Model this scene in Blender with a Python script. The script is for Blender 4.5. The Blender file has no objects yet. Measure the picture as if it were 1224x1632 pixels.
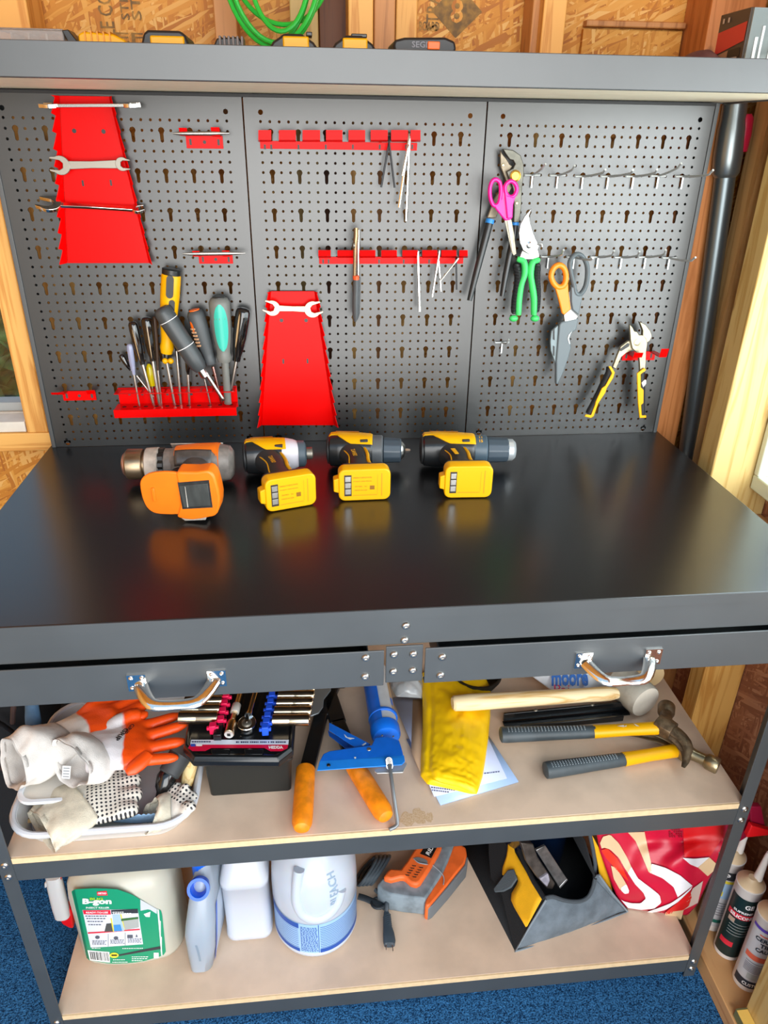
import bpy, bmesh, math, random
from mathutils import Vector, Matrix
random.seed(7)
S = bpy.context.scene
COL = S.collection
V = Vector
pi = math.pi

# ------------------------------------------------------------------ camera
CAM = (-0.1113, -1.3901, 0.5533)
PITCH, YAW, ROLL, FPX = 0.4755, 0.1075, 0.0149, 1175.03
_f = V((math.sin(YAW)*math.cos(PITCH), math.cos(YAW)*math.cos(PITCH), -math.sin(PITCH)))
_r = V((math.cos(YAW), -math.sin(YAW), 0)); _u = _r.cross(_f)
_R = _r*math.cos(ROLL) + _u*math.sin(ROLL); _U = -_r*math.sin(ROLL) + _u*math.cos(ROLL)
cd = bpy.data.cameras.new('camera'); cam = bpy.data.objects.new('camera', cd); COL.objects.link(cam)
cam.matrix_world = Matrix(((_R.x, _U.x, -_f.x, CAM[0]), (_R.y, _U.y, -_f.y, CAM[1]), (_R.z, _U.z, -_f.z, CAM[2]), (0, 0, 0, 1)))
cd.sensor_fit = 'VERTICAL'; cd.sensor_height = 24.0; cd.lens = FPX/1632*24.0; cd.clip_start = 0.02
S.camera = cam

# ------------------------------------------------------------------ world, lights, exposure
S.view_settings.view_transform = 'Standard'; S.view_settings.look = 'None'
S.view_settings.gamma = 1.0; S.view_settings.use_curve_mapping = False
S.view_settings.exposure = -0.12
w = bpy.data.worlds.new('daylight'); S.world = w; w.use_nodes = True
nt = w.node_tree; nt.nodes.clear()
wo = nt.nodes.new('ShaderNodeOutputWorld'); bg = nt.nodes.new('ShaderNodeBackground')
tc = nt.nodes.new('ShaderNodeTexCoord'); sp = nt.nodes.new('ShaderNodeSeparateXYZ')
mp = nt.nodes.new('ShaderNodeMapRange'); cr = nt.nodes.new('ShaderNodeValToRGB')
nt.links.new(tc.outputs['Generated'], sp.inputs[0]); nt.links.new(sp.outputs['Z'], mp.inputs[0])
mp.inputs[1].default_value = -1; mp.inputs[2].default_value = 1
nt.links.new(mp.outputs[0], cr.inputs[0]); nt.links.new(cr.outputs[0], bg.inputs[0])
e = cr.color_ramp.elements
e[0].position = 0.0; e[0].color = (0.34, 0.35, 0.33, 1)
e[1].position = 1.0; e[1].color = (0.55, 0.78, 1.0, 1)
for p_, c_ in ((0.44, (0.50, 0.50, 0.47, 1)), (0.505, (0.95, 0.97, 0.98, 1)), (0.62, (0.72, 0.88, 1.0, 1)), (0.74, (0.42, 0.68, 1.0, 1))):
    q = e.new(p_); q.color = c_
bg.inputs[1].default_value = 1.25
nt.links.new(bg.outputs[0], wo.inputs[0])
def area(name, loc, target, sx, sy, power, color=(1, 1, 1)):
    l = bpy.data.lights.new(name, 'AREA'); l.shape = 'RECTANGLE'; l.size = sx; l.size_y = sy
    l.energy = power; l.color = color
    o = bpy.data.objects.new(name, l); COL.objects.link(o); o.location = loc
    o.rotation_euler = (V(target)-V(loc)).to_track_quat('-Z', 'Y').to_euler()
    return o
area('doorway_daylight', (0.50, -2.75, 0.40), (0.10, 0.0, 0.15), 2.9, 2.2, 150, (1.0, 0.99, 0.965))
area('right_window_daylight', (0.86, -0.945, 0.34), (0.0, -0.945, 0.22), 1.55, 0.72, 20, (0.84, 0.97, 1.0))

# ------------------------------------------------------------------ pixel rays (photo frame) onto real planes
def ray(u, v): return _R*((u-612)/FPX) - _U*((v-816)/FPX) + _f
C0 = V(CAM)
def Yp(u, v, y): d = ray(u, v); return C0 + d*((y-C0.y)/d.y)
def Zp(u, v, z): d = ray(u, v); return C0 + d*((z-C0.z)/d.z)
def Xp(u, v, x): d = ray(u, v); return C0 + d*((x-C0.x)/d.x)

# ------------------------------------------------------------------ materials
def lin(c):
    if isinstance(c, str):
        c = c.lstrip('#'); c = [int(c[i:i+2], 16)/255 for i in (0, 2, 4)]
    return tuple(x/12.92 if x <= 0.04045 else ((x+0.055)/1.055)**2.4 for x in c)
MATS = {}
def mat(name, col, rough=0.5, metal=0.0, var=0.0, vscale=30, bump=0.0, bscale=200, coat=0.0, trans=0.0, emit=0.0, alpha=1.0, spec=0.5, sheen=0.0, stretch=None, col2=None, sss=0.0):
    if name in MATS: return MATS[name]
    m = bpy.data.materials.new(name); m.use_nodes = True; t = m.node_tree
    b = t.nodes['Principled BSDF']; c = lin(col)
    b.inputs['Base Color'].default_value = (*c, 1); b.inputs['Roughness'].default_value = rough
    b.inputs['Metallic'].default_value = metal; b.inputs['Coat Weight'].default_value = coat
    b.inputs['Transmission Weight'].default_value = trans; b.inputs['Alpha'].default_value = alpha
    b.inputs['Specular IOR Level'].default_value = spec; b.inputs['Sheen Weight'].default_value = sheen
    if sss: b.inputs['Subsurface Weight'].default_value = sss; b.inputs['Subsurface Scale'].default_value = 0.01
    if emit: b.inputs['Emission Color'].default_value = (*c, 1); b.inputs['Emission Strength'].default_value = emit
    tcn = t.nodes.new('ShaderNodeTexCoord')
    src = tcn.outputs['Object']
    if stretch:
        mpn = t.nodes.new('ShaderNodeMapping'); t.links.new(src, mpn.inputs[0]); mpn.inputs['Scale'].default_value = stretch; src = mpn.outputs[0]
    if var or col2:
        n = t.nodes.new('ShaderNodeTexNoise'); n.inputs['Scale'].default_value = vscale; n.inputs['Detail'].default_value = 5
        t.links.new(src, n.inputs['Vector'])
        r = t.nodes.new('ShaderNodeValToRGB'); t.links.new(n.outputs[0], r.inputs[0])
        c2 = lin(col2) if col2 else tuple(x*(1-var) for x in c)
        c1 = c if col2 else tuple(min(1, x*(1+var*0.5)) for x in c)
        r.color_ramp.elements[0].position = 0.35; r.color_ramp.elements[0].color = (*c2, 1)
        r.color_ramp.elements[1].position = 0.62; r.color_ramp.elements[1].color = (*c1, 1)
        t.links.new(r.outputs[0], b.inputs['Base Color'])
    if bump:
        n2 = t.nodes.new('ShaderNodeTexNoise'); n2.inputs['Scale'].default_value = bscale; n2.inputs['Detail'].default_value = 3
        t.links.new(src, n2.inputs['Vector'])
        bp = t.nodes.new('ShaderNodeBump'); bp.inputs['Strength'].default_value = bump; bp.inputs['Distance'].default_value = 0.002
        t.links.new(n2.outputs[0], bp.inputs['Height']); t.links.new(bp.outputs[0], b.inputs['Normal'])
    MATS[name] = m; return m

def osb_mat(name, cols, scale=1.0, bright=1.0, axis=(0, 1, 0)):
    """wood-strand board: three layers of stretched, rotated strand cells"""
    m = bpy.data.materials.new(name); m.use_nodes = True; t = m.node_tree; b = t.nodes['Principled BSDF']
    b.inputs['Roughness'].default_value = 0.6
    tcn = t.nodes.new('ShaderNodeTexCoord'); prev = None; hprev = None
    dist = t.nodes.new('ShaderNodeTexNoise'); dist.inputs['Scale'].default_value = 9
    t.links.new(tcn.outputs['Object'], dist.inputs['Vector'])
    for k, (ang, sx, sy) in enumerate(((0.35, 9, 90), (1.25, 8, 80), (-0.6, 10, 95), (1.9, 11, 110), (0.05, 8, 100), (-1.1, 9, 85))):
        # strands lie in the sheet's own plane: turn about its normal, then stretch
        cmb = t.nodes.new('ShaderNodeVectorRotate'); cmb.rotation_type = 'AXIS_ANGLE'
        cmb.inputs['Axis'].default_value = axis; cmb.inputs['Angle'].default_value = ang
        t.links.new(tcn.outputs['Object'], cmb.inputs['Vector'])
        add = t.nodes.new('ShaderNodeVectorMath'); add.operation = 'MULTIPLY_ADD'
        add.inputs[1].default_value = (0.02, 0.02, 0.02); t.links.new(dist.outputs[1], add.inputs[0]); t.links.new(cmb.outputs[0], add.inputs[2])
        sc = t.nodes.new('ShaderNodeVectorMath'); sc.operation = 'MULTIPLY'; sc.inputs[1].default_value = (sy*scale, sy*scale, sx*scale)
        if axis[1]: sc.inputs[1].default_value = (sy*scale, 1.0, sx*scale)
        else: sc.inputs[1].default_value = (1.0, sy*scale, sx*scale)
        t.links.new(add.outputs[0], sc.inputs[0])
        vo = t.nodes.new('ShaderNodeTexVoronoi'); vo.inputs['Scale'].default_value = 1.0; t.links.new(sc.outputs[0], vo.inputs['Vector'])
        r = t.nodes.new('ShaderNodeValToRGB'); sep = t.nodes.new('ShaderNodeSeparateXYZ')
        t.links.new(vo.outputs['Color'], sep.inputs[0]); t.links.new(sep.outputs[0], r.inputs[0])
        el = r.color_ramp.elements; n = len(cols)
        el[0].position = 0; el[0].color = (*[x*bright for x in lin(cols[0])], 1); el[1].position = 1; el[1].color = (*[x*bright for x in lin(cols[-1])], 1)
        for i in range(1, n-1): q = el.new(i/(n-1)); q.color = (*[x*bright for x in lin(cols[i])], 1)
        if prev is None: prev = r.outputs[0]; hprev = sep.outputs[1]
        else:
            mx = t.nodes.new('ShaderNodeMix'); mx.data_type = 'RGBA'
            gt = t.nodes.new('ShaderNodeMath'); gt.operation = 'GREATER_THAN'; gt.inputs[1].default_value = 0.62
            t.links.new(sep.outputs[2], gt.inputs[0]); t.links.new(gt.outputs[0], mx.inputs['Factor'])
            t.links.new(prev, mx.inputs['A']); t.links.new(r.outputs[0], mx.inputs['B']); prev = mx.outputs['Result']
            mf = t.nodes.new('ShaderNodeMix'); t.links.new(gt.outputs[0], mf.inputs['Factor']); t.links.new(hprev, mf.inputs['A']); t.links.new(sep.outputs[1], mf.inputs['B']); hprev = mf.outputs['Result']
    t.links.new(prev, b.inputs['Base Color'])
    bp = t.nodes.new('ShaderNodeBump'); bp.inputs['Strength'].default_value = 0.5; bp.inputs['Distance'].default_value = 0.001
    t.links.new(hprev, bp.inputs['Height']); t.links.new(bp.outputs[0], b.inputs['Normal'])
    MATS[name] = m; return m

def wood_mat(name, light, dark, scale=(14, 14, 0.9), rough=0.55, knots=True, knotc='#6b3a12', detail=2.5):
    m = bpy.data.materials.new(name); m.use_nodes = True; t = m.node_tree; b = t.nodes['Principled BSDF']
    b.inputs['Roughness'].default_value = rough
    tcn = t.nodes.new('ShaderNodeTexCoord'); mpn = t.nodes.new('ShaderNodeMapping'); mpn.inputs['Scale'].default_value = scale
    t.links.new(tcn.outputs['Object'], mpn.inputs[0])
    n = t.nodes.new('ShaderNodeTexNoise'); n.inputs['Scale'].default_value = 2.2; n.inputs['Detail'].default_value = 6; n.inputs['Distortion'].default_value = 0.6
    t.links.new(mpn.outputs[0], n.inputs['Vector'])
    mm = t.nodes.new('ShaderNodeMath'); mm.operation = 'MULTIPLY'; mm.inputs[1].default_value = 9*detail/2.5; t.links.new(n.outputs[0], mm.inputs[0])
    fr = t.nodes.new('ShaderNodeMath'); fr.operation = 'PINGPONG'; fr.inputs[1].default_value = 1.0; t.links.new(mm.outputs[0], fr.inputs[0])
    r = t.nodes.new('ShaderNodeValToRGB'); t.links.new(fr.outputs[0], r.inputs[0])
    r.color_ramp.elements[0].color = (*lin(dark), 1); r.color_ramp.elements[1].color = (*lin(light), 1); r.color_ramp.elements[1].position = 0.55
    out = r.outputs[0]
    if knots:
        vo = t.nodes.new('ShaderNodeTexVoronoi'); vo.inputs['Scale'].default_value = 1.0
        mk = t.nodes.new('ShaderNodeMapping'); mk.inputs['Scale'].default_value = (9, 9, 5.5); t.links.new(tcn.outputs['Object'], mk.inputs[0]); t.links.new(mk.outputs[0], vo.inputs['Vector'])
        kr = t.nodes.new('ShaderNodeValToRGB'); t.links.new(vo.outputs['Distance'], kr.inputs[0])
        kr.color_ramp.elements[0].position = 0.05; kr.color_ramp.elements[0].color = (1, 1, 1, 1); kr.color_ramp.elements[1].position = 0.10; kr.color_ramp.elements[1].color = (0, 0, 0, 1)
        mx = t.nodes.new('ShaderNodeMix'); mx.data_type = 'RGBA'; t.links.new(kr.outputs[0], mx.inputs['Factor']); t.links.new(out, mx.inputs['A']); mx.inputs['B'].default_value = (*lin(knotc), 1)
        out = mx.outputs['Result']
    t.links.new(out, b.inputs['Base Color'])
    MATS[name] = m; return m

def banded_mat(name, builder):
    """material built by a callback given (node_tree, principled, object-coordinate socket)"""
    if name in MATS: return MATS[name]
    m = bpy.data.materials.new(name); m.use_nodes = True; t = m.node_tree; b = t.nodes['Principled BSDF']
    tcn = t.nodes.new('ShaderNodeTexCoord'); builder(t, b, tcn.outputs['Object']); MATS[name] = m; return m

# ------------------------------------------------------------------ mesh builder
class B:
    def __init__(s): s.v = []; s.f = []
    def add(s, vs, fs):
        n = len(s.v); s.v += [V(p) for p in vs]; s.f += [[i+n for i in f] for f in fs]; return s
    def box(s, x0, x1, y0, y1, z0, z1):
        x0, x1 = sorted((x0, x1)); y0, y1 = sorted((y0, y1)); z0, z1 = sorted((z0, z1))
        return s.add([(x, y, z) for z in (z0, z1) for y in (y0, y1) for x in (x0, x1)],
                     [(0, 2, 3, 1), (4, 5, 7, 6), (0, 1, 5, 4), (2, 6, 7, 3), (0, 4, 6, 2), (1, 3, 7, 5)])
    def hexa(s, a, b):
        """two quads a, b (4 corners each, same order) joined"""
        return s.loft([a, b])
    def bar(s, p, q, w, h, up=(0, 0, 1)):
        p, q = V(p), V(q); d = (q-p).normalized(); u = V(up); sd = d.cross(u).normalized(); u = sd.cross(d)
        rg = lambda c: [c+sd*w/2+u*h/2, c-sd*w/2+u*h/2, c-sd*w/2-u*h/2, c+sd*w/2-u*h/2]
        return s.loft([rg(p), rg(q)])
    def prism(s, pts, off):
        pts = [V(p) for p in pts]; off = V(off); n = len(pts)
        return s.add(pts+[p+off for p in pts], [list(range(n))[::-1], [n+i for i in range(n)]] + [[i, (i+1) % n, n+(i+1) % n, n+i] for i in range(n)])
    def loft(s, rings, cap=True, closed=False):
        n = len(rings[0]); m = len(rings); vs = [p for r in rings for p in r]; fs = []
        for k in range(m if closed else m-1):
            k2 = (k+1) % m
            for i in range(n): fs.append([k*n+i, k*n+(i+1) % n, k2*n+(i+1) % n, k2*n+i])
        if cap and not closed: fs += [list(range(n))[::-1], [(m-1)*n+i for i in range(n)]]
        return s.add(vs, fs)
    def tube(s, path, r, n=10, closed=False, up=None, ratio=1.0, cap=True, sq=1.0):
        path = [V(p) for p in path]; m = len(path)
        rs = r if isinstance(r, (list, tuple)) else [r]*m
        ra = ratio if isinstance(ratio, (list, tuple)) else [ratio]*m
        tg = []
        for i in range(m):
            a = path[(i-1) % m] if (closed or i > 0) else path[i]; b = path[(i+1) % m] if (closed or i < m-1) else path[i]
            tg.append((b-a).normalized())
        if up is None:
            u = V((0, 0, 1)) if abs(tg[0].z) < 0.9 else V((1, 0, 0))
        else: u = V(up)
        rings = []
        for i in range(m):
            sd = tg[i].cross(u)
            if sd.length < 1e-4: sd = tg[i].orthogonal()
            sd.normalize(); u2 = sd.cross(tg[i]).normalized()
            if up is None: u = u2
            ring = []
            for k in range(n):
                a = 2*pi*k/n; ca, sa = math.cos(a), math.sin(a)
                if sq != 1.0: ca = math.copysign(abs(ca)**sq, ca); sa = math.copysign(abs(sa)**sq, sa)
                ring.append(path[i]+sd*ca*rs[i]+u2*sa*rs[i]*ra[i])
            rings.append(ring)
        return s.loft(rings, cap, closed)
    def lathe(s, prof, o=(0, 0, 0), ax=(0, 0, 1), n=24, cap=True):
        o = V(o); ax = V(ax).normalized(); a = ax.orthogonal().normalized(); b = ax.cross(a)
        return s.loft([[o+ax*t+(a*math.cos(2*pi*k/n)+b*math.sin(2*pi*k/n))*r for k in range(n)] for r, t in prof], cap)
    def ball(s, c, r, n=12, sc=(1, 1, 1)):
        c = V(c); rings = []
        for j in range(1, n):
            t = pi*j/n; rings.append([c+V((math.sin(t)*math.cos(2*pi*k/n)*r*sc[0], math.sin(t)*math.sin(2*pi*k/n)*r*sc[1], -math.cos(t)*r*sc[2])) for k in range(n)])
        return s.loft(rings)
    def grid(s, fn, nu, nv, closed_u=False):
        vs = [fn(i/(nu if closed_u else nu-1), j/(nv-1)) for j in range(nv) for i in range(nu)]
        fs = []
        for j in range(nv-1):
            for i in range(nu if closed_u else nu-1): fs.append([j*nu+i, j*nu+(i+1) % nu, (j+1)*nu+(i+1) % nu, (j+1)*nu+i])
        return s.add(vs, fs)
    def xf(s, M):
        s.v = [M @ p for p in s.v]; return s
    def merge(s, o): return s.add(o.v, o.f)

ORG = {}
def obj(name, b, m, parent=None, bevel=0, smooth=38, sub=0, solid=0, loc=None, label=None, remesh=0, bseg=2, soff=-1, relax=0):
    me = bpy.data.meshes.new(name)
    if parent is not None: o_ = ORG[parent.name]
    elif loc is not None: o_ = V(loc)
    else:
        o_ = V((sum(p.x for p in b.v)/len(b.v), sum(p.y for p in b.v)/len(b.v), min(p.z for p in b.v)))
    me.from_pydata([tuple(p-o_) for p in b.v], [], b.f); 
    bm = bmesh.new(); bm.from_mesh(me); bmesh.ops.recalc_face_normals(bm, faces=bm.faces)
    bm.to_mesh(me); bm.free()
    for p in me.polygons: p.use_smooth = True
    if smooth is not None and smooth < 180: me.set_sharp_from_angle(angle=math.radians(smooth))
    for mm in (m if isinstance(m, (list, tuple)) else [m]): me.materials.append(mm)
    o = bpy.data.objects.new(name, me); COL.objects.link(o)
    if parent is not None: o.parent = parent; ORG[o.name] = o_
    else: o.location = o_; ORG[o.name] = o_
    if remesh:
        md = o.modifiers.new('remesh', 'REMESH'); md.mode = 'VOXEL'; md.voxel_size = remesh; md.use_smooth_shade = True
        md2 = o.modifiers.new('relax', 'SMOOTH'); md2.iterations = relax or 4; md2.factor = 0.6
    if solid: md = o.modifiers.new('thickness', 'SOLIDIFY'); md.thickness = solid; md.offset = soff
    if bevel:
        md = o.modifiers.new('bevel', 'BEVEL'); md.width = bevel; md.segments = bseg; md.limit_method = 'ANGLE'; md.angle_limit = math.radians(35)
        md.harden_normals = False
    if sub: md = o.modifiers.new('subdivision', 'SUBSURF'); md.levels = sub; md.render_levels = sub
    if label: o['label'] = label
    return o
def tag(o, label, cat, group=None):
    o['label'] = label; o['category'] = cat
    if group: o['group'] = group
    return o
def thing(name, label, cat, loc, group=None):
    o = bpy.data.objects.new(name, None); COL.objects.link(o); o.location = loc; o.empty_display_size = 0.02
    ORG[o.name] = V(loc); return tag(o, label, cat, group)
def struct(name, b, m, **k):
    o = obj(name, b, m, **k); o['kind'] = 'structure'; return o

_tx = {}
def text_geo(body, size=1.0, bold=0.0, shear=0.0):
    key = (body, bold, shear)
    if key not in _tx:
        cu = bpy.data.curves.new('lettering_source', 'FONT'); cu.body = body; cu.size = 1.0; cu.offset = bold; cu.shear = shear; cu.resolution_u = 2
        cu.align_x = 'CENTER'; cu.align_y = 'CENTER'
        o = bpy.data.objects.new('lettering_source', cu); COL.objects.link(o)
        dg = bpy.context.evaluated_depsgraph_get(); dg.update()
        me = o.evaluated_get(dg).to_mesh()
        _tx[key] = ([tuple(v.co) for v in me.vertices], [list(p.vertices) for p in me.polygons])
        o.evaluated_get(dg).to_mesh_clear(); bpy.data.objects.remove(o); bpy.data.curves.remove(cu)
    vs, fs = _tx[key]
    xs = [v[0] for v in vs] or [0]; ys = [v[1] for v in vs] or [0]
    return vs, fs, (max(xs)-min(xs)), (min(xs)+max(xs))/2, (max(ys)-min(ys)), (min(ys)+max(ys))/2
def put_text(b, body, fn, cx, cy, width=None, height=None, size=None, bold=0.0, shear=0.0, ang=0.0, sy=None):
    """fn(a, c) maps the label plane (a right, c up) to the world"""
    vs, fs, wd, mx, ht, my = text_geo(body, 1.0, bold, shear)
    k = width/wd if width else (height/ht if height else size); ky = (height/ht if (width and height) else k)
    ca, sa = math.cos(ang), math.sin(ang)
    b.add([fn(cx+((x-mx)*k)*ca-((y-my)*ky)*sa, cy+((x-mx)*k)*sa+((y-my)*ky)*ca) for x, y, z in vs], fs)
    return b
def put_poly(b, pts, fn, nsub=1):
    return b.add([fn(x, y) for x, y in pts], [list(range(len(pts)))])
def put_rect(b, x0, y0, x1, y1, fn, n=6):
    return b.grid(lambda i, j: fn(x0+(x1-x0)*i, y0+(y1-y0)*j), n, 2)
def frame(o, ex, ey, lift=0.0):
    o, ex, ey = V(o), V(ex).normalized(), V(ey).normalized(); nn = ex.cross(ey)
    return lambda a, c: o+ex*a+ey*c+nn*lift
def rrect(w, h, r, n=5):
    """rounded rectangle outline, centred"""
    out = []
    for cx, cy, a0 in ((w/2-r, h/2-r, 0), (-w/2+r, h/2-r, pi/2), (-w/2+r, -h/2+r, pi), (w/2-r, -h/2+r, 1.5*pi)):
        for k in range(n): a = a0+pi/2*k/(n-1); out.append((cx+r*math.cos(a), cy+r*math.sin(a)))
    return out
def smoothpath(pts, n=4, closed=False):
    pts = [V(p) for p in pts]; m = len(pts); out = []
    for i in range(m if closed else m-1):
        p0 = pts[(i-1) % m] if (closed or i > 0) else pts[i]; p1 = pts[i]; p2 = pts[(i+1) % m]; p3 = pts[(i+2) % m] if (closed or i+2 < m) else p2
        for k in range(n):
            t = k/n; out.append(0.5*((2*p1)+(p2-p0)*t+(2*p0-5*p1+4*p2-p3)*t*t+(3*p1-p0-3*p2+p3)*t**3))
    if not closed: out.append(pts[-1])
    return out
def crop(x0, y0, s): return lambda x, y: (x0+x/s, y0+y/s)

# common materials
black_steel = mat('black powder coat', '#424648', 0.40, var=0.10, vscale=8, bump=0.012, bscale=900, spec=.8)
peg_steel = mat('pegboard powder coat', '#1d1f1f', 0.34, var=0.08, vscale=5, bump=0.008, bscale=900, spec=1.0)
red_paint = mat('red enamel', '#d60000', 0.3, spec=.12, bump=0.05, bscale=300)
chrome = mat('chrome', '#e8e6e2', 0.12, 1.0)
steel = mat('brushed steel', '#c9c6c0', 0.32, 1.0, var=0.15, vscale=60)
dull_steel = mat('worn grey steel', '#8f8a80', 0.45, 0.8, var=0.4, vscale=50)
black_plastic = mat('black plastic', '#151617', 0.35)
black_rubber = mat('black rubber', '#1c1d1f', 0.6, bump=0.1, bscale=600)
grey_rubber = mat('grey rubber grip', '#4d5052', 0.6)
yellow_plastic = mat('yellow plastic', '#e2a600', 0.38, spec=.35)
white_plastic = mat('white plastic', '#cfcfce', 0.35, sss=0.1)
ink = mat('black ink', '#141414', 0.6)
white_ink = mat('white print', '#f4f4f2', 0.5)
# ================================================================== the shed: walls, framing, floor, windows
OSB = osb_mat('strand board', ['#a8641c', '#c07c24', '#cc8c30', '#d89c42', '#e2b468'], scale=1.7)
OSB_R = osb_mat('reddish strand board', ['#84503a', '#925a40', '#9c6448', '#a87052', '#bb8866'], scale=1.4, axis=(1, 0, 0))
stud = wood_mat('spruce framing', '#e3ad5c', '#c98a3c')
stud_br = wood_mat('spruce framing brown', '#c28a52', '#a06a3a')
stud_pale = wood_mat('pale pine framing', '#c6aa6c', '#b08c4a')
stud_x = wood_mat('spruce rail', '#e3ad5c', '#c98a3c', scale=(.9, 14, 14))
stud_y = wood_mat('brown sole plate', '#c99a66', '#b07c4c', scale=(14, .9, 14))
stud_or = wood_mat('orange brown framing', '#c07a42', '#a8642e')
stud_tan = wood_mat('tan framing', '#c9a06a', '#b08450')
gap_shade = wood_mat('shaded stud gap', '#6a3a14', '#4a2409')
carpet_m = banded_mat('blue loop carpet', lambda t, b, s: None)
def _carpet():
    t = carpet_m.node_tree; b = t.nodes['Principled BSDF']; tcn = t.nodes.new('ShaderNodeTexCoord')
    vo = t.nodes.new('ShaderNodeTexNoise'); vo.inputs['Scale'].default_value = 380; vo.inputs['Detail'].default_value = 4; t.links.new(tcn.outputs['Object'], vo.inputs['Vector'])
    r = t.nodes.new('ShaderNodeValToRGB'); t.links.new(vo.outputs[0], r.inputs[0])
    r.color_ramp.elements[0].position = 0.36; r.color_ramp.elements[0].color = (*lin('#0a2748'), 1)
    r.color_ramp.elements[1].position = 0.66; r.color_ramp.elements[1].color = (*lin('#3f7fb8'), 1)
    t.links.new(r.outputs[0], b.inputs['Base Color']); b.inputs['Roughness'].default_value = 0.95; b.inputs['Specular IOR Level'].default_value = 0.1
    bp = t.nodes.new('ShaderNodeBump'); bp.inputs['Strength'].default_value = 0.9; bp.inputs['Distance'].default_value = 0.004
    t.links.new(vo.outputs[0], bp.inputs['Height']); t.links.new(bp.outputs[0], b.inputs['Normal'])
_carpet()
FZ = -0.955; YB = 0.139; XR = 0.79; XL = -1.6; ZC = 1.35; YF = -2.2
struct('floor', B().box(XL, XR+0.02, YF, YB+0.02, FZ-0.02, FZ), carpet_m)
# back wall sheet with the left window opening (x -1.30..-0.69, z 0.04..0.75)
WX0, WX1, WZ0, WZ1 = -1.25, -0.652, 0.005, 0.62
b = B()
b.box(XL, WX0, YB, YB+0.012, FZ, ZC); b.box(WX1, XR, YB, YB+0.012, FZ, ZC)
b.box(WX0, WX1, YB, YB+0.012, FZ, WZ0); b.box(WX0, WX1, YB, YB+0.012, WZ1, ZC)
struct('wall_back', b, OSB)
# right wall sheet with the right window opening
RY0, RY1, RZ0, RZ1 = -1.75, -0.157, -0.06, 0.72  # opening lengthened out of view so the right panel reflects more daylight
b = B()
b.box(XR, XR+0.012, YF, RY0, FZ, ZC); b.box(XR, XR+0.012, RY1, YB, FZ, ZC)
b.box(XR, XR+0.012, RY0, RY1, FZ, RZ0); b.box(XR, XR+0.012, RY0, RY1, RZ1, ZC)
struct('wall_right', b, OSB_R)
struct('wall_left', B().box(XL-0.012, XL, YF, YB+0.012, FZ, ZC), OSB)
struct('ceiling', B().box(XL, XR, -1.15, YB, ZC, ZC+0.02), OSB)
# back wall studs, measured from the photo just behind the top shelf and beside the left edge
YS = 0.05
n_ = [0]
def trim(b, m, label=None, **k):
    n_[0] += 1; return struct('trim_%d' % n_[0], b, m, **k)
def vstud(u0, u1, m, z0=FZ+0.04, z1=ZC, ys=YS, ye=YB-0.001, v=30):
    return trim(B().box(Yp(u0, v, ys).x, Yp(u1, v, ys).x, ys, ye, z0, z1), m, bevel=0.002)
vstud(-60, 46, stud)
vstud(341, 377, stud_br, ys=0.06)
vstud(462, 507, OSB if False else stud_pale, ys=0.10)
vstud(508, 554, gap_shade, ys=0.125)  # dark board that paints the shade in the gap between two studs
vstud(555, 595, stud)
vstud(596, 630, stud_br, ys=0.085)
vstud(631, 665, stud, ys=0.11)
vstud(848, 864, stud_br, ys=0.075)
vstud(865, 902, stud)
trim(B().box(Yp(935, 30, .12).x, Yp(1095, 30, .12).x, .118, YB-.001, 0.725, 0.735), stud_br, bevel=.002)
trim(B().box(Yp(935, 30, .118).x, Yp(1095, 30, .118).x, .128, YB-.001, 0.55, 0.722), OSB)
trim(B().box(.585, .682, .040, YB-.001, FZ+.04, ZC), stud_or, bevel=.002)
# stud right beside the pegboard on the left, standing on the rough sill
trim(B().box(-0.672, -0.632, YS, YB-.001, 0.012, ZC), stud, bevel=.002)
trim(B().box(XL+.001, -0.615, YS-0.002, YB-.001, -0.026, 0.012), stud_x, bevel=.002)
trim(B().box(XL+.001, XR-.001, YS, YB-.001, FZ, FZ+.038), stud_x)
# right wall framing: pale stud beside the window, cripple stud below, rough sill, sole plate
trim(B().box(0.66, XR-.001, -0.154, -0.099, -0.122, ZC), stud_pale, bevel=.002)
trim(B().box(0.66, XR-.001, -1.1, 0.045, -0.16, -0.122), stud_y, bevel=.002)
trim(B().box(0.70, XR-.001, -0.235, -0.185, FZ+.038, -0.16), stud, bevel=.002)
trim(B().box(0.70, XR-.001, 0.0, 0.045, FZ+.038, -0.16), stud_br)
trim(B().box(0.70, XR-.001, -0.012, 0.038, -0.122, ZC), stud_tan)
trim(B().box(0.636, XR-.001, -1.1, 0.045, FZ, FZ+.043), stud_y, bevel=.002)
# left window: frame, sill, glass and the hedge outside
pane = bpy.data.materials.new('window glass'); pane.use_nodes = True; _t = pane.node_tree; _t.nodes.clear()
_o = _t.nodes.new('ShaderNodeOutputMaterial'); _m = _t.nodes.new('ShaderNodeMixShader'); _tr = _t.nodes.new('ShaderNodeBsdfTransparent'); _g = _t.nodes.new('ShaderNodeBsdfGlossy');
_g.inputs['Roughness'].default_value = 0.02; _m.inputs[0].default_value = 0.05; _t.links.new(_tr.outputs[0], _m.inputs[1]); _t.links.new(_g.outputs[0], _m.inputs[2]); _t.links.new(_m.outputs[0], _o.inputs[0])
paint_white = mat('painted white sill', '#d8d4c8', 0.6, var=0.12, vscale=20)
b = B(); fw = .03
b.box(WX0, WX1, YB-.03, YB+.03, WZ0, WZ0+fw); b.box(WX0, WX1, YB-.03, YB+.03, WZ1-fw, WZ1)
b.box(WX0, WX0+fw, YB-.03, YB+.03, WZ0+fw, WZ1-fw); b.box(WX1-.014, WX1, YB-.03, YB+.03, WZ0+fw, WZ1-fw)
wf = struct('window_1', b, paint_white, bevel=.003)
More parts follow.
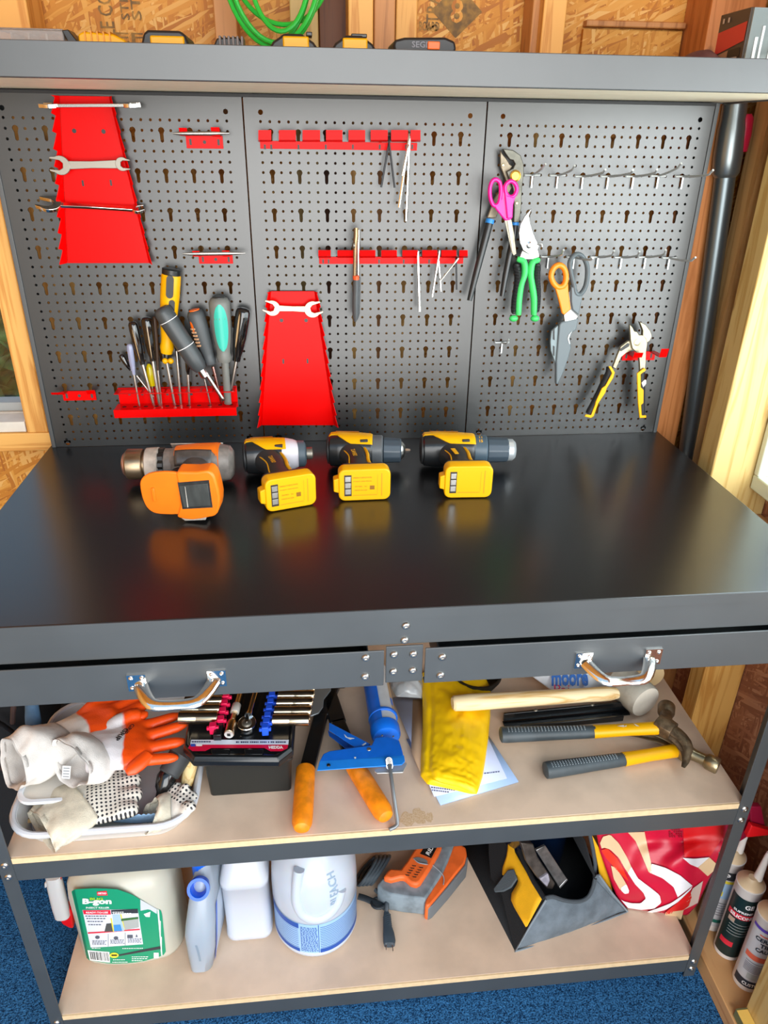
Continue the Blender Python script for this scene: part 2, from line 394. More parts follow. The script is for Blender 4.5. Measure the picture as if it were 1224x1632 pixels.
obj('pane', B().box(WX0+fw, WX1-.014, YB+.002, YB+.006, WZ0+fw, WZ1-fw), pane, wf)
obj('sill', B().box(WX0-.02, -0.675, YB-.085, YB-.03, 0.0125, 0.034), paint_white, wf, bevel=.002)
obj('sash_rail', B().box(WX0+fw, WX1-.014, YB-.02, YB+.02, WZ0+fw, WZ0+fw+.018), mat('grey sash', '#9aa0a0', .5), wf, bevel=.002)
# right window
fr_c = mat('pale green window frame', '#cfd6c4', .45)
b = B()
b.box(XR-.045, XR+.02, RY0, RY1, RZ0, RZ0+.03); b.box(XR-.045, XR+.02, RY0, RY1, RZ1-.03, RZ1)
b.box(XR-.045, XR+.02, RY0, RY0+.03, RZ0+.03, RZ1-.03); b.box(XR-.045, XR+.02, RY1-.016, RY1, RZ0+.03, RZ1-.03)
w2 = struct('window_2', b, fr_c, bevel=.003)
obj('pane', B().box(XR, XR+.004, RY0+.03, RY1-.016, RZ0+.03, RZ1-.03), pane, w2)
# hedge outside the left window: leaf clusters on a bank
leaf = mat('hedge leaves', '#3f8a4a', .6, col2='#123a20', vscale=14)
b = B(); rnd = random.Random(3)
b.grid(lambda i, j: V((-3.0+2.4*i, 1.85+.15*math.sin(i*23)*math.sin(j*17), -1.0+1.45*j)), 30, 30)
for k in range(3000):
    c = V((rnd.uniform(-2.6, -1.0), rnd.uniform(1.25, 1.75), rnd.uniform(-.9, .45))); a = rnd.uniform(0, 6.28); tl = rnd.uniform(-.8, .8); s_ = rnd.uniform(.05, .11)
    e1 = V((math.cos(a), math.sin(a)*.4, math.sin(tl))).normalized()*s_; e2 = V((-math.sin(a)*.3, -.2, math.cos(a))).normalized()*s_*.6
    b.add([c-e1, c-e2*.8, c+e1, c+e2*.8+V((0, -.02, 0))], [(0, 1, 2, 3)])
hd = obj('hedge', b, leaf, solid=.002); hd['kind'] = 'stuff'; tag(hd, 'green hedge foliage outside the left window', 'hedge')
# printing on the strand board
pr = B(); fB = frame((0, YB-.0012, 0), (1, 0, 0), (0, 0, 1))
pw = lambda u, v: (Yp(u, v, YB).x, Yp(u, v, YB).z)
for tx, u, v, hgt, wd in (('LE CORE', 167, 8, .024, .088), ('STRUC', 196, -8, .014, .07), ('STIFF', 214, -10, .016, .075), ('EF', 207, 60, .014, .045)):
    x, z = pw(u, v); put_text(pr, tx, fB, x, z, width=wd, height=hgt, ang=pi/2 if tx != 'EF' else 0, bold=.01)
for tx, u, v, wd, hgt in (('STRAND', 690, 0, .09, .022), ('BOARD', 684, 42, .036, .014),):
    x, z = pw(u, v); put_text(pr, tx, fB, x, z, width=wd, height=hgt, ang=pi/2 if tx == 'STRAND' else 0, bold=.01)
x, z = pw(728, 18)
put_poly(pr, [(x-.045, z), (x, z-.04), (x+.045, z), (x, z+.04)], frame((0, YB-.0010, 0), (1, 0, 0), (0, 0, 1)))
obj('printing', pr, mat('grey stencil ink', '#6e5634', .7, col2='#a8803c', vscale=60), bpy.data.objects['wall_back'])
q = B(); put_text(q, '8', frame((0, YB-.0016, 0), (1, 0, 0), (0, 0, 1)), x, z, height=.035, bold=.01)
obj('printing', q, OSB, bpy.data.objects['wall_back'])
# ================================================================== the workbench
HW = 0.612; DT = 0.598
bench = thing('workbench', 'black steel workbench with pegboard back, top shelf, two drawers and two lower shelves', 'workbench', (0, -0.3, FZ))
top_m = mat('black satin worktop', '#0a0b0d', 0.28, var=0.2, vscale=3, spec=.8)
mdf = mat('beige fibreboard', '#d2b9a2', 0.6, var=0.10, vscale=14, bump=0.05, bscale=500)
mdf_edge = mat('raw fibreboard edge', '#dcc096', 0.7, var=0.08, vscale=80)
obj('worktop', B().box(-HW-.006, HW+.006, -DT, 0.012, -0.0166, 0), top_m, bench, bevel=.0015)
obj('front_edge', B().box(-HW-.006, HW+.006, -DT-.0012, -DT-.0001, -.0164, -.0006), black_steel, bench, label='grey front edge of the worktop')
b = B(); b.box(-HW-.006, HW+.006, -DT+.001, -DT+.004, -.0583, -.0167); b.box(-HW-.006, HW+.006, -DT+.004, -DT+.03, -.020, -.0167)
b.box(-HW-.006, HW+.006, 0.002, .005, -.0583, -.0167)
for s in (-1, 1): b.box(s*(HW+.003), s*(HW+.006), -DT+.004, .002, -.0583, -.0167)
obj('apron', b, black_steel, bench, bevel=.0008)
XLG = 0.5997
for sx in (-1, 1):
    for y0, sy in ((-.563, 1), (.012, -1)):
        b = B(); b.box(sx*XLG, sx*(XLG+.0225), y0, y0+sy*.0025, FZ, -.0585); b.box(sx*(XLG+.020), sx*(XLG+.0225), y0+sy*.0025, y0+sy*.035, FZ, -.0585)
        lg = obj('leg', b, black_steel, bench, bevel=.0006)
        if sy == 1:
            for zz in (-.475, -.502, -.905, -.928):
                c = V((sx*(XLG+.011+(zz*0)), y0, zz))
                obj('bolt', B().lathe([(.0062, 0), (.0062, .0012), (.0045, .0032), (.0025, .0036), (.0022, .0022)], c, (0, -1, 0), 14), steel, lg)
for nm, zt in (('middle_shelf', -.4621), ('bottom_shelf', -.8887)):
    sh = obj(nm, B().box(-XLG-.012, XLG+.012, -.5592, .008, zt-.0125, zt), mdf, bench, bevel=.0006, label='beige fibreboard shelf')
    obj('raw_edge', B().box(-XLG+.0005, XLG-.0005, -.5622, -.5594, zt-.0120, zt-.0004), mdf_edge, sh)
    b = B(); z1 = zt-.0127; z0 = zt-.052
    b.box(-XLG-.002, XLG+.002, -.5618, -.5595, z0, z1); b.box(-XLG-.002, XLG+.002, -.5595, -.53, z1-.002, z1)
    b.box(-XLG-.002, XLG+.002, .0095, .0117, z0, z1)
    for s in (-1, 1): b.box(s*(XLG+.0135), s*(XLG+.016), -.559, .009, z0, z1)
    obj('shelf_beam', b, black_steel, bench, bevel=.0006)
# a brown spill mark on the middle shelf
from mathutils import noise as _nz
st_ = B()
for cu, cv, ru, rv, sd_ in ((650, 1305, 13, 9, 1), (668, 1300, 12, 10, 2), (684, 1303, 7, 6, 3)):
    c_ = Zp(cu, cv, -.46195+.00004*sd_); st_.add([c_+V((math.cos(q)*ru*.001, math.sin(q)*rv*.0016, 0))*(1+.42*_nz.noise(V((math.cos(q)*2+sd_*5, math.sin(q)*2, 0)))) for q in [2*pi*k/26 for k in range(26)]], [list(range(26))])
stn = obj('stain', st_, mat('brown spill', '#bb9a74', .7, col2='#cdb295', vscale=420), [o for o in bench.children if o.name.startswith('middle_shelf')][0]); stn['kind'] = 'stuff'
# drawers
yd = -.6054
xa = Yp(612, 1060, yd).x; xb = Yp(677, 1060, yd).x
def bolt_geo(p): return B().lathe([(.0058, 0), (.0058, .001), (.0044, .0028), (.0026, .0032), (.0022, .0018)], p, (0, -1, 0), 14)
def pull_handle(b, u0, u1, v0, v1):
    """bow handle: two square feet and a flattened arc"""
    a = Yp(u0, v0, yd); c = Yp(u1, v1, yd); zc = (a.z+c.z)/2
    for p, s in ((a, 1), (c, -1)):
        b.add([], []); b.box(p.x-.012, p.x+.012, yd-.003, yd, zc-.013, zc+.013)
        for dx, dz in ((-.007, .008), (.007, .008), (-.007, -.008), (.007, -.008)): b.ball((p.x+dx, yd-.003, zc+dz), .0028, 8)
    mid = (a.x+c.x)/2; L = c.x-a.x; pts = []
    for k in range(17):
        t = k/16; x = a.x+.004+(L-.008)*t; e_ = 1-abs(2*t-1)**3.0
        pts.append((x, yd-.003-.030*min(1, e_*1.25), zc-.004-.010*e_))
    b.tube(pts, [.0095-.003*(1-abs(2*k/16-1)) for k in range(17)], 12, up=(0, -.5, 1), ratio=.55)
    return b
for side, x0, x1, bu in (('l', -HW-.004, xa, [(583, 1048), (582, 1078)]), ('r', xb, HW+.004, [(705, 1047), (702, 1076)])):
    dz0, dz1 = -.1208, -.0615
    b = B(); b.box(x0, x1, yd, yd+.0025, dz0, dz1); 
    xi0, xi1 = x0+.02, x1-.02
    b.box(xi0, xi0+.002, yd+.0025, -.10, dz0+.004, dz1-.012); b.box(xi1-.002, xi1, yd+.0025, -.10, dz0+.004, dz1-.012)
    b.box(xi0, xi1, yd+.0025, -.10, dz0+.004, dz0+.006); b.box(xi0, xi1, -.102, -.10, dz0+.006, dz1-.012)
    b.box(x0, x1, yd+.0025, yd+.012, dz0, dz0+.002)
    dr = obj('drawer', b, black_steel, bench, bevel=.0008)
    hb = pull_handle(B(), *((219, 346, 1087, 1079) if side == 'l' else (929, 1040, 1052, 1044)))
    obj('handle', hb, chrome, dr, label='chrome bow pull handle')
    for u, v in bu: obj('bolt', bolt_geo(Yp(u, v, yd)), steel, dr)
xc0, xc1 = xa+.002, xb-.002
cp = obj('centre_plate', B().box(xc0+.001, xc1-.0005, -DT-.0035, -DT-.001, -.1195, -.0585), black_steel, bench, bevel=.0006)
for u, v in ((628, 1043), (659, 1042), (627, 1070), (658, 1068)): obj('bolt', bolt_geo(Yp(u, v, -DT-.0035)), steel, cp)
for u, v in ((647, 997), (645, 1020)): obj('bolt', bolt_geo(Yp(u, v, -DT+.001)), steel, cp)
# pegboard panels: real punched holes and keyholes
PIT = .0153; NC, NR = 24, 37; PW = .4067; ZT = .6012; ZB0 = .0005; Z0 = .5664
def peg_panel(xc):
    b = B(); n8 = 8; th = .0012
    vs = {}
    def vert(x, z, y=0.0):
        k = (round(x, 6), round(z, 6), round(y, 6))
        if k not in vs: vs[k] = len(b.v); b.v.append(V((x, y, z)))
        return vs[k]
    gx = lambda i: xc+(i-11.5)*PIT
    gz = lambda j: Z0-j*PIT
    x_lo, x_hi = xc-PW/2+.0013, xc+PW/2-.0013
    key = set((i, j) for j in range(1, NR-1, 4) for i in range(1, NC, 3))
    def ringhole(cx, cz, half, loop, outer):
        ids = [vert(*p) for p in loop]; oid = [vert(*p) for p in outer]; n = len(loop)
        for k in range(n): b.f.append([oid[k], oid[(k+1) % n], ids[(k+1) % n], ids[k]])
        bk = [vert(p[0], p[1], .0018) for p in loop]
        for k in range(n): b.f.append([ids[k], ids[(k+1) % n], bk[(k+1) % n], bk[k]])
    h = PIT/2
    for j in range(NR):
        for i in range(NC):
            cx, cz = gx(i), gz(j)
            if (i, j-1) in key: continue
            if (i, j) in key:
                # two stacked cells: round top, slot below
                out = [(cx+h, cz-h*2), (cx+h, cz-h), (cx+h, cz), (cx+h, cz+h), (cx, cz+h), (cx-h, cz+h), (cx-h, cz), (cx-h, cz-h), (cx-h, cz-2*h), (cx-h, cz-3*h), (cx, cz-3*h), (cx+h, cz-3*h)]
                R_, r_ = .0052, .0029
                lp = [(cx+r_, cz-h*1.6), (cx+r_, cz-.0045), (cx+R_, cz), (cx+R_*.7, cz+R_*.7), (cx, cz+R_), (cx-R_*.7, cz+R_*.7), (cx-R_, cz), (cx-r_, cz-.0045), (cx-r_, cz-h*1.6), (cx-r_*.9, cz-2*h-.001), (cx, cz-2*h-.0028), (cx+r_*.9, cz-2*h-.001)]
                ringhole(cx, cz, h, lp, out)
            else:
                r_ = .0024
                out = [(cx+h, cz), (cx+h, cz+h), (cx, cz+h), (cx-h, cz+h), (cx-h, cz), (cx-h, cz-h), (cx, cz-h), (cx+h, cz-h)]
                lp = [(cx+r_*math.cos(k*pi/4), cz+r_*math.sin(k*pi/4)) for k in range(8)]
                ringhole(cx, cz, h, lp, out)
    # plain margins, the corner holes sit in them
    xl, xr = gx(0)-h, gx(NC-1)+h; zt, zb = gz(0)+h, gz(NR-1)-h
    b.box(x_lo, xl, 0, .0018, ZB0, ZT); b.box(xr, x_hi, 0, .0018, ZB0, ZT)
    def margin(z0, z1, hz):
        xs = [xl, xc-.1751-.006, xc-.1751+.006, xc+.1751-.006, xc+.1751+.006, xr]
        for k in range(5):
            if k in (1, 3):
                hx = xc-.1751 if k == 1 else xc+.1751
                z0_, z1_ = hz-.006, hz+.006
                sq = [(hx+.006, hz), (hx+.006, hz+.006), (hx, hz+.006), (hx-.006, hz+.006), (hx-.006, hz), (hx-.006, hz-.006), (hx, hz-.006), (hx+.006, hz-.006)]
                ringhole(hx, hz, 0, [(hx+.0042*math.cos(q*pi/4), hz+.0042*math.sin(q*pi/4)) for q in range(8)], sq)
                if z0_ > z0+1e-5: b.add([(hx-.006, 0, z0), (hx+.006, 0, z0), (hx+.006, 0, z0_), (hx-.006, 0, z0_)], [(0, 1, 2, 3)])
                if z1_ < z1-1e-5: b.add([(hx-.006, 0, z1_), (hx+.006, 0, z1_), (hx+.006, 0, z1), (hx-.006, 0, z1)], [(0, 1, 2, 3)])
            elif xs[k+1] > xs[k]+1e-6: b.add([(xs[k], 0, z0), (xs[k+1], 0, z0), (xs[k+1], 0, z1), (xs[k], 0, z1)], [(0, 1, 2, 3)])
    margin(zt, ZT, .5800); margin(ZB0, zb, .0075)
    # folded flanges behind
    b.box(x_lo, x_lo+.0015, .0018, .018, ZB0, ZT); b.box(x_hi-.0015, x_hi, .0018, .018, ZB0, ZT)
    b.box(x_lo, x_hi, .0018, .018, ZT-.0015, ZT)
    return b
for k in (-1, 0, 1): obj('pegboard_panel', peg_panel(k*PW), peg_steel, bench, smooth=20)
# uprights and top shelf
for s in (-1, 1):
    b = B(); b.box(s*.6105, s*.6125, -.001, .032, 0.0, .6055); b.box(s*.585, s*.6105, .0305, .032, 0, .6055); b.box(s*.6045, s*.6105, -.0022, -.0006, 0, .6055)
    up = obj('upright', b, black_steel, bench, bevel=.0005)
    if s > 0: obj('bolt', B().lathe([(.005, 0), (.004, .003)], (.6128, .012, .018), (1, 0, 0), 12), steel, up)
ys_ = -.3461; XS = .635
b = B(); b.box(-XS, XS, ys_, ys_+.0025, .6055, .6432); b.box(-XS, XS, ys_+.0025, ys_+.02, .6055, .6075)
b.box(-XS, XS, .028, .030, .6055, .6432)
for s in (-1, 1): b.box(s*(XS-.0025), s*XS, ys_+.0025, .028, .6055, .6432)
obj('top_shelf_frame', b, black_steel, bench, bevel=.0008)
obj('top_shelf_board', B().box(-XS+.003, XS-.003, ys_+.003, .0275, .6078, .6205), mat('cream shelf board', '#efe4c8', .55, var=.05), bench, label='cream board of the top shelf')
obj('top_rail', B().box(-.611, .611, -.0008, .028, .6014, .6054), black_rubber, bench)  # coloured black to paint the dark gap between panels and top shelf
# ================================================================== tools on the pegboard
DN = V((0, -1, 0))
def pts_y(c, pts, y): return [Yp(*c(*p), y) for p in pts]
def plate(b, c, pts, y, t):
    """outline (photo coordinates through crop c) on the plane y, thickness t towards the viewer"""
    return b.prism(pts_y(c, pts, y), (0, -t, 0))
k3 = crop(0, 140, 3.06); k4 = crop(40, 420, 3.221); k5 = crop(380, 140, 3.06); k6 = crop(380, 340, 3.06)
k7 = crop(720, 160, 2.72); k8 = crop(840, 380, 3.1875); kS = crop(180, 420, 5.322); kP = crop(730, 220, 5.829)
kF = crop(850, 390, 7.1); kY = crop(910, 500, 7.2); kH = crop(830, 240, 3.825)

def wrench_rack(c, tl, tr, br, bl, nt, label, holes, fl=.019):
    P = [Yp(*c(*p), -.006) for p in (tl, tr, br, bl)]
    t = thing('wrench_rack', label, 'wrench rack', (P[3]+P[2])/2, 'tapered red wrench racks')
    # tapered plate with its two screw holes and two slots showing the board behind
    b = B(); b.prism(P, (0, .0012, 0)); pl = obj('back_plate', b, red_paint, t, bevel=.0005)
    for q in holes:
        p = Yp(*c(*q[:2]), -.0062); hb = B()
        if len(q) > 2: hb.box(p.x-.0016, p.x+.0016, -.0064, -.0060, p.z-.0045, p.z+.0045)
        else: hb.lathe([(.0034, 0), (.0034, .0003)], p, DN, 12)
        obj('slot' if len(q) > 2 else 'hole', hb, black_plastic, pl)
    for top, bot, s in ((P[0], P[3], -1), (P[1], P[2], 1)):
        d = bot-top; DF = V((s*fl*.42, -fl, 0))
        out = []
        for k in range(nt):
            a = top+d*((k+.10)/nt); z = top+d*((k+.30)/nt); e_ = top+d*((k+.98)/nt)
            out += [a+DF*.52, z+DF*.62, e_+DF*1.0]
        poly = [top]+[top+DF*.95]+out+[bot+DF*.9, bot]
        obj('toothed_flange', B().prism(poly, V((s*.0011, 0, 0))), red_paint, t, bevel=.0003, bseg=1)
    return t, P
rackA, PA = wrench_rack(k3, (290, 38), (532, 42), (727, 855), (330, 855), 10, 'tapered red wrench rack on the left panel carrying three wrenches', [(362, 210), (505, 213), (404, 465, 1), (541, 463, 1)])
rackB, PB = wrench_rack(k6, (158, 380), (370, 380), (468, 1034), (112, 1034), 10, 'tapered red wrench rack on the middle panel carrying one wrench', [(210, 522), (330, 522), (219, 722, 1), (337, 720, 1)], fl=.016)

def wrench(p, q, nrm, w, R1, R2, label, m=steel, t=.005, a1=.26, a2=.26, shaft_t=None):
    """double open-ended wrench from jaw centre p to jaw centre q, flat side facing nrm"""
    p, q = V(p), V(q); ex = (q-p).normalized(); nrm = V(nrm); nrm = (nrm-ex*nrm.dot(ex)).normalized(); ey = nrm.cross(ex)
    L = (q-p).length
    to = lambda x, y, z: p+ex*x+ey*y+nrm*z
    b = B(); st = shaft_t or t*.8
    sh = [(R1*.75, w/2), (L*.5, w*.42), (L-R2*.75, w/2), (L-R2*.75, -w/2), (L*.5, -w*.42), (R1*.75, -w/2)]
    b.prism([to(x, y, -st/2) for x, y in sh], nrm*st)
    for cx, R, sg, an in ((0, R1, -1, a1), (L, R2, 1, a2)):
        sw = R*.52; poly = []
        def add(x, y):
            xr = x*math.cos(an)-y*math.sin(an); yr = x*math.sin(an)+y*math.cos(an); poly.append(to(cx+sg*xr, yr, -t/2))
        for k in range(19):
            a = .95+(2*pi-1.9)*k/18; add(R*1.05*math.cos(a), R*math.sin(a))
        for x, y in ((1.12, -.74), (1.22, -.54), (.10, -.50), (-.26, -.24), (-.26, .24), (.10, .50), (1.22, .54), (1.12, .74)): add(R*x, R*y)
        b.prism(poly, nrm*t)
    return tag(obj('wrench', b, m, bevel=.0006), label, 'wrench', 'wrenches on the red racks')
zf = -.022
w1a, w1b = Yp(*k3(245, 86), zf), Yp(*k3(640, 84), zf)
wrench(w1a, w1b, (0, -.12, 1), .011, .013, .012, 'steel wrench lying edge-on across the top of the left red rack', chrome, t=.006)
wrench(Yp(*k3(296, 378), zf), Yp(*k3(597, 372), zf), (0, -1, .05), .0125, .0145, .0105, 'dull steel open-ended wrench lying face-on across the middle of the left red rack', mat('matt nickel', '#928d83', .45, .85), a1=.15, a2=-.1)
wrench(Yp(*k3(245, 568), zf-.006), Yp(*k3(672, 592), zf), (.1, -.52, .85), .0095, .0175, .009, 'steel wrench with a big dark open jaw, lowest on the left red rack', chrome, t=.006, a1=.2)
wrench(Yp(*k6(165, 462), -.019), Yp(*k6(362, 468), -.019), (0, -1, .05), .0105, .0135, .0145, 'pale steel open-ended wrench on the middle red rack', mat('pale nickel', '#cfc5a6', .4, .7), a1=.3, a2=.3)

def clip(c, x0, x1, y0, y1, prongs, label, dep=.020, slots=True, pin=None):
    """small red clip: screw plate with slots and prongs bent forward"""
    a, d = Yp(*c(x0, y0), -.0015), Yp(*c(x1, y1), -.0015)
    t = thing('tool_clip', label, 'tool clip', ((a.x+d.x)/2, -.0015, d.z), 'small red tool clips')
    b = B(); b.box(a.x, d.x, -.0028, -.0015, d.z, a.z); pl = obj('screw_plate', b, red_paint, t, bevel=.0004)
    wpl = d.x-a.x
    for f in (.12, .5, .88):
        s = B()
        x = a.x+wpl*f; zc = (a.z+d.z)/2
        if f == .5: s.lathe([(.0028, 0), (.0028, .0004)], (x, -.0028, zc), DN, 10)
        else: s.box(x-.0018, x+.0018, -.0031, -.0027, zc-.0045, zc+.0045)
        obj('slot', s, mat('slot shade', '#3b3d3d', .6), pl)
    for u0, u1, v in prongs:
        p0, p1 = Yp(*c(u0, v), -dep), Yp(*c(u1, v), -dep)
        xa_, xb_ = p0.x, p1.x; zt_ = a.z
        base0, base1 = max(a.x, min(xa_, d.x-.006)), min(d.x, max(xb_, a.x+.006))
        b2 = B().loft([[V((base0, -.0028, zt_)), V((base1, -.0028, zt_)), V((base1, -.0028, zt_-.0013)), V((base0, -.0028, zt_-.0013))],
                       [V((xa_, -dep, zt_+.001)), V((xb_, -dep, zt_+.001)), V((xb_, -dep, zt_-.0003)), V((xa_, -dep, zt_-.0003))],
                       [V((xa_, -dep-.003, p0.z+.006)), V((xb_, -dep-.003, p0.z+.006)), V((xb_, -dep-.0042, p0.z+.006)), V((xa_, -dep-.0042, p0.z+.006))]])
        obj('prong', b2, red_paint, t, bevel=.0003, bseg=1)
    return t
def pin(c, a, d, y, r, label, tip=.35):
    p, q = Yp(*c(*a), y), Yp(*c(*d), y); e_ = (q-p)
    b = B().tube([p, p+e_*.12, p+e_*.3, p+e_*.7, p+e_*.86, q], [r*tip, r*.8, r, r, r*.75, r*tip], 10)
    return tag(obj('punch', b, steel), label, 'punch', 'thin steel punches on red clips')
clip(k3, 905, 1090, 232, 297, [(875, 914, 215), (1030, 1072, 212)], 'small red clip holding a punch, at the top right of the left panel', dep=.018)
pin(k3, (842, 223), (1118, 221), -.0215, .0032, 'thin steel punch across the upper red clip of the left panel')
clip(k3, 968, 1137, 815, 857, [(940, 975, 812), (1085, 1120, 810)], 'small red clip holding a punch, lower on the left panel above the yellow saw handle', dep=.018)
pin(k3, (890, 810), (1195, 806), -.0215, .0034, 'thin steel punch across the lower red clip of the left panel')
clip(k4, 190, 368, 655, 700, [(137, 205, 676), (318, 362, 664)], 'empty small red clip at the lower left of the left panel', dep=.022)
clip(k8, 487, 645, 575, 617, [(540, 585, 594), (676, 714, 574)], 'small red clip behind the yellow-handled pliers on the right panel', dep=.045)

def rail(c, x0, x1, ytop, ymid, ybot, tabs, slots, label):
    a, d = Yp(*c(x0, ymid), -.0015), Yp(*c(x1, ybot), -.0015)
    t = thing('tool_rail', label, 'tool rail', ((a.x+d.x)/2, -.0015, d.z), 'red notched tool rails')
    pl = obj('back_plate', B().box(a.x, d.x, -.0028, -.0015, d.z, a.z), red_paint, t, bevel=.0004)
    for u in slots:
        p = Yp(*c(u, (ymid+ybot)/2+6), -.003)
        obj('slot', B().box(p.x-.0016, p.x+.0016, -.0031, -.0027, p.z-.0035, p.z+.0035), mat('slot shade', '#3b3d3d', .6), pl)
    for u0, u1 in tabs:
        p0, p1 = Yp(*c(u0, ytop), -.026), Yp(*c(u1, ytop), -.026)
        q0, q1 = Yp(*c(u0, ymid+2), -.0028), Yp(*c(u1, ymid+2), -.0028)
        m0, m1 = Yp(*c(u0, ymid-4), -.024), Yp(*c(u1, ymid-4), -.024)
        th = V((0, .0, -.0012)); tf = V((0, .0012, 0))
        obj('tab', B().loft([[q0, q1, q1+th, q0+th], [m0, m1, m1+tf, m0+tf], [p0, p1, p1+tf, p0+tf]]), red_paint, t, bevel=.0003, bseg=1)
    return t
rail(k5, 105, 870, 206, 258, 306, [(97, 160), (197, 280), (313, 398), (427, 507), (537, 618), (645, 728), (745, 827), (840, 888)], (129, 160, 293, 426, 558, 689, 818, 848), 'longer red notched rail at the top of the middle panel')
rail(k6, 393, 1095, 180, 212, 245, [(390, 450), (483, 560), (592, 668), (697, 773), (800, 875), (897, 970), (990, 1063), (1078, 1118)], (413, 440, 686, 806, 930, 1060), 'red notched rail lower on the middle panel carrying grey pliers')

def hexkey(c, top, bot, r, m, label, y=-.018, hook=.016, bend=(0, 0)):
    p, q = Yp(*c(*top), y), Yp(*c(*bot), y-.004)
    pts = smoothpath([p+V((bend[0], hook, bend[1])), p+V((bend[0]*.4, hook*.45, .0015)), p, p+(q-p)*.5, q], 5)
    return tag(obj('hex_key', B().tube(pts, r, 6), m), label, 'hex key', 'hex keys hanging from the red rails')
blk_key = mat('blackened steel key', '#2a2b2d', .4, .6)
hexkey(k5, (737, 250), (696, 485), .0017, blk_key, 'black hex key on the upper red rail, left leg of the dark pair', bend=(-.004, 0))
hexkey(k5, (733, 252), (762, 487), .0017, blk_key, 'black hex key on the upper red rail, right leg of the dark pair', y=-.021, bend=(.003, 0))
hexkey(k5, (832, 238), (782, 583), .0020, chrome, 'silver hex key slanting left on the upper red rail', y=-.024, bend=(.003, 0))
hexkey(k5, (827, 285), (797, 428), .0017, chrome, 'shortest silver hex key hanging from the upper red rail', y=-.028, hook=.024, bend=(.004, .01))
hexkey(k5, (836, 240), (818, 650), .0022, chrome, 'longest silver hex key hanging from the upper red rail', bend=(.005, 0))
hexkey(k6, (876, 196), (884, 478), .0026, chrome, 'thick silver hex key hanging alone from the lower red rail', y=-.022, bend=(.006, 0))
hexkey(k6, (980, 190), (945, 408), .0020, steel, 'silver hex key slanting left in the close pair on the lower red rail', y=-.024, bend=(-.004, 0))
hexkey(k6, (974, 195), (988, 380), .0018, chrome, 'silver hex key hanging upright in the close pair on the lower red rail', y=-.02, bend=(.004, 0))
hexkey(k6, (1070, 222), (985, 330), .0015, chrome, 'thin silver hex key slanting far left at the right end of the lower red rail', y=-.028, bend=(.004, 0))
hexkey(k6, (1062, 226), (1064, 372), .0015, blk_key, 'thin dark hex key hanging straight at the right end of the lower red rail', y=-.021, bend=(.005, 0))

# grey-handled pliers seen edge-on, hanging in the lower rail
t = thing('pliers', 'grey-handled pliers hanging edge-on from the lower red rail', 'pliers', Yp(*k6(572, 528), -.03))
P = lambda x, y, d: Yp(*k6(x, y), -d)
obj('jaw', B().tube([P(574, 72, .040), P(574, 110, .042), P(570, 150, .042), P(568, 220, .040), P(566, 305, .036)], [.0042, .0046, .0042, .003, .003], 10, up=DN, ratio=1.6), mat('tan worn steel', '#a58a68', .4, .7), t)
obj('jaw', B().tube([P(586, 80, .032), P(586, 130, .032), P(584, 200, .032), P(584, 305, .031)], [.003, .0032, .0026, .0028], 10, up=DN, ratio=1.5), steel, t)
obj('pivot', B().lathe([(.005, 0), (.005, .003)], P(566, 156, .050), (-1, -.2, 0), 14), dull_steel, t)
g_ = obj('grip', B().tube([P(573, 312, .036), P(573, 360, .037), P(571, 430, .038), P(571, 500, .037), P(570, 526, .036)], [.0052, .0055, .0056, .0056, .0025], 12, up=DN, ratio=1.5), grey_rubber, t)
obj('grip_collar', B().tube([P(573, 303, .036), P(573, 322, .036)], [.0057, .0058], 12, up=DN, ratio=1.5), mat('orange collar', '#e8582a', .5), g_)
obj('grip', B().tube([P(584, 312, .026), P(582, 400, .026), P(578, 490, .026), P(577, 518, .026)], [.004, .0046, .005, .002], 12, up=DN, ratio=1.4), grey_rubber, t)

# ------------------------------------------------ screwdriver rack and its tools
ySH = -.021
t = thing('screwdriver_rack', 'red channel rack full of screwdrivers on the left panel', 'screwdriver rack', Yp(*kS(545, 1300), -.02))
a, d = Yp(*kS(52, 1085), -.003), Yp(*kS(1058, 1160), -.003); zlip0 = Yp(*kS(500, 1300), -.040).z; ztray = Yp(*kS(500, 1236), -.040).z
x0, x1 = a.x-.002, d.x
ztop = Yp(*kS(500, 1048), -.003).z
bp_ = obj('back_plate', B().box(x0, x1, -.0028, -.0015, zlip0+.004, ztop), red_paint, t, bevel=.0004)
for u in (140, 248, 462, 560, 665): p = Yp(*kS(u, 1108), -.0029); obj('slot', B().box(p.x-.0022, p.x+.0022, -.0031, -.0027, p.z-.0022, p.z+.0022), mat('slot shade', '#3b3d3d', .6), bp_)
b = B(); zt_ = ztop-.001
b.box(x0, x1, -.012, -.0015, zt_-.0012, zt_); b.box(x0, x1, -.036, -.0315, zt_-.0012, zt_)
gx_ = [x0, x0+.0045] + []
for u in (235, 430, 615, 735, 840, 890): p = Yp(*kS(u, 1060), -.025).x; gx_.append(p)
gx_.append(x1-.005)
for x in gx_: b.box(x, x+.004, -.0315, -.012, zt_-.0012, zt_)
obj('top_flange', b, red_paint, t, bevel=.0003, bseg=1)
b = B(); b.box(x0-.004, x1, -.040, -.0015, ztray-.0012, ztray); b.box(x0-.004, x1, -.0412, -.040, zlip0, ztray+.001)
obj('tray', b, red_paint, t, bevel=.0004)
for k in range(11):
    x = x0+.012+(x1-x0-.024)*k/10; obj('hole', B().lathe([(.0042, 0), (.0042, .0002)], (x, -.021, ztray), (0, 0, 1), 10), mat('slot shade dark', '#3a0606', .6), t)

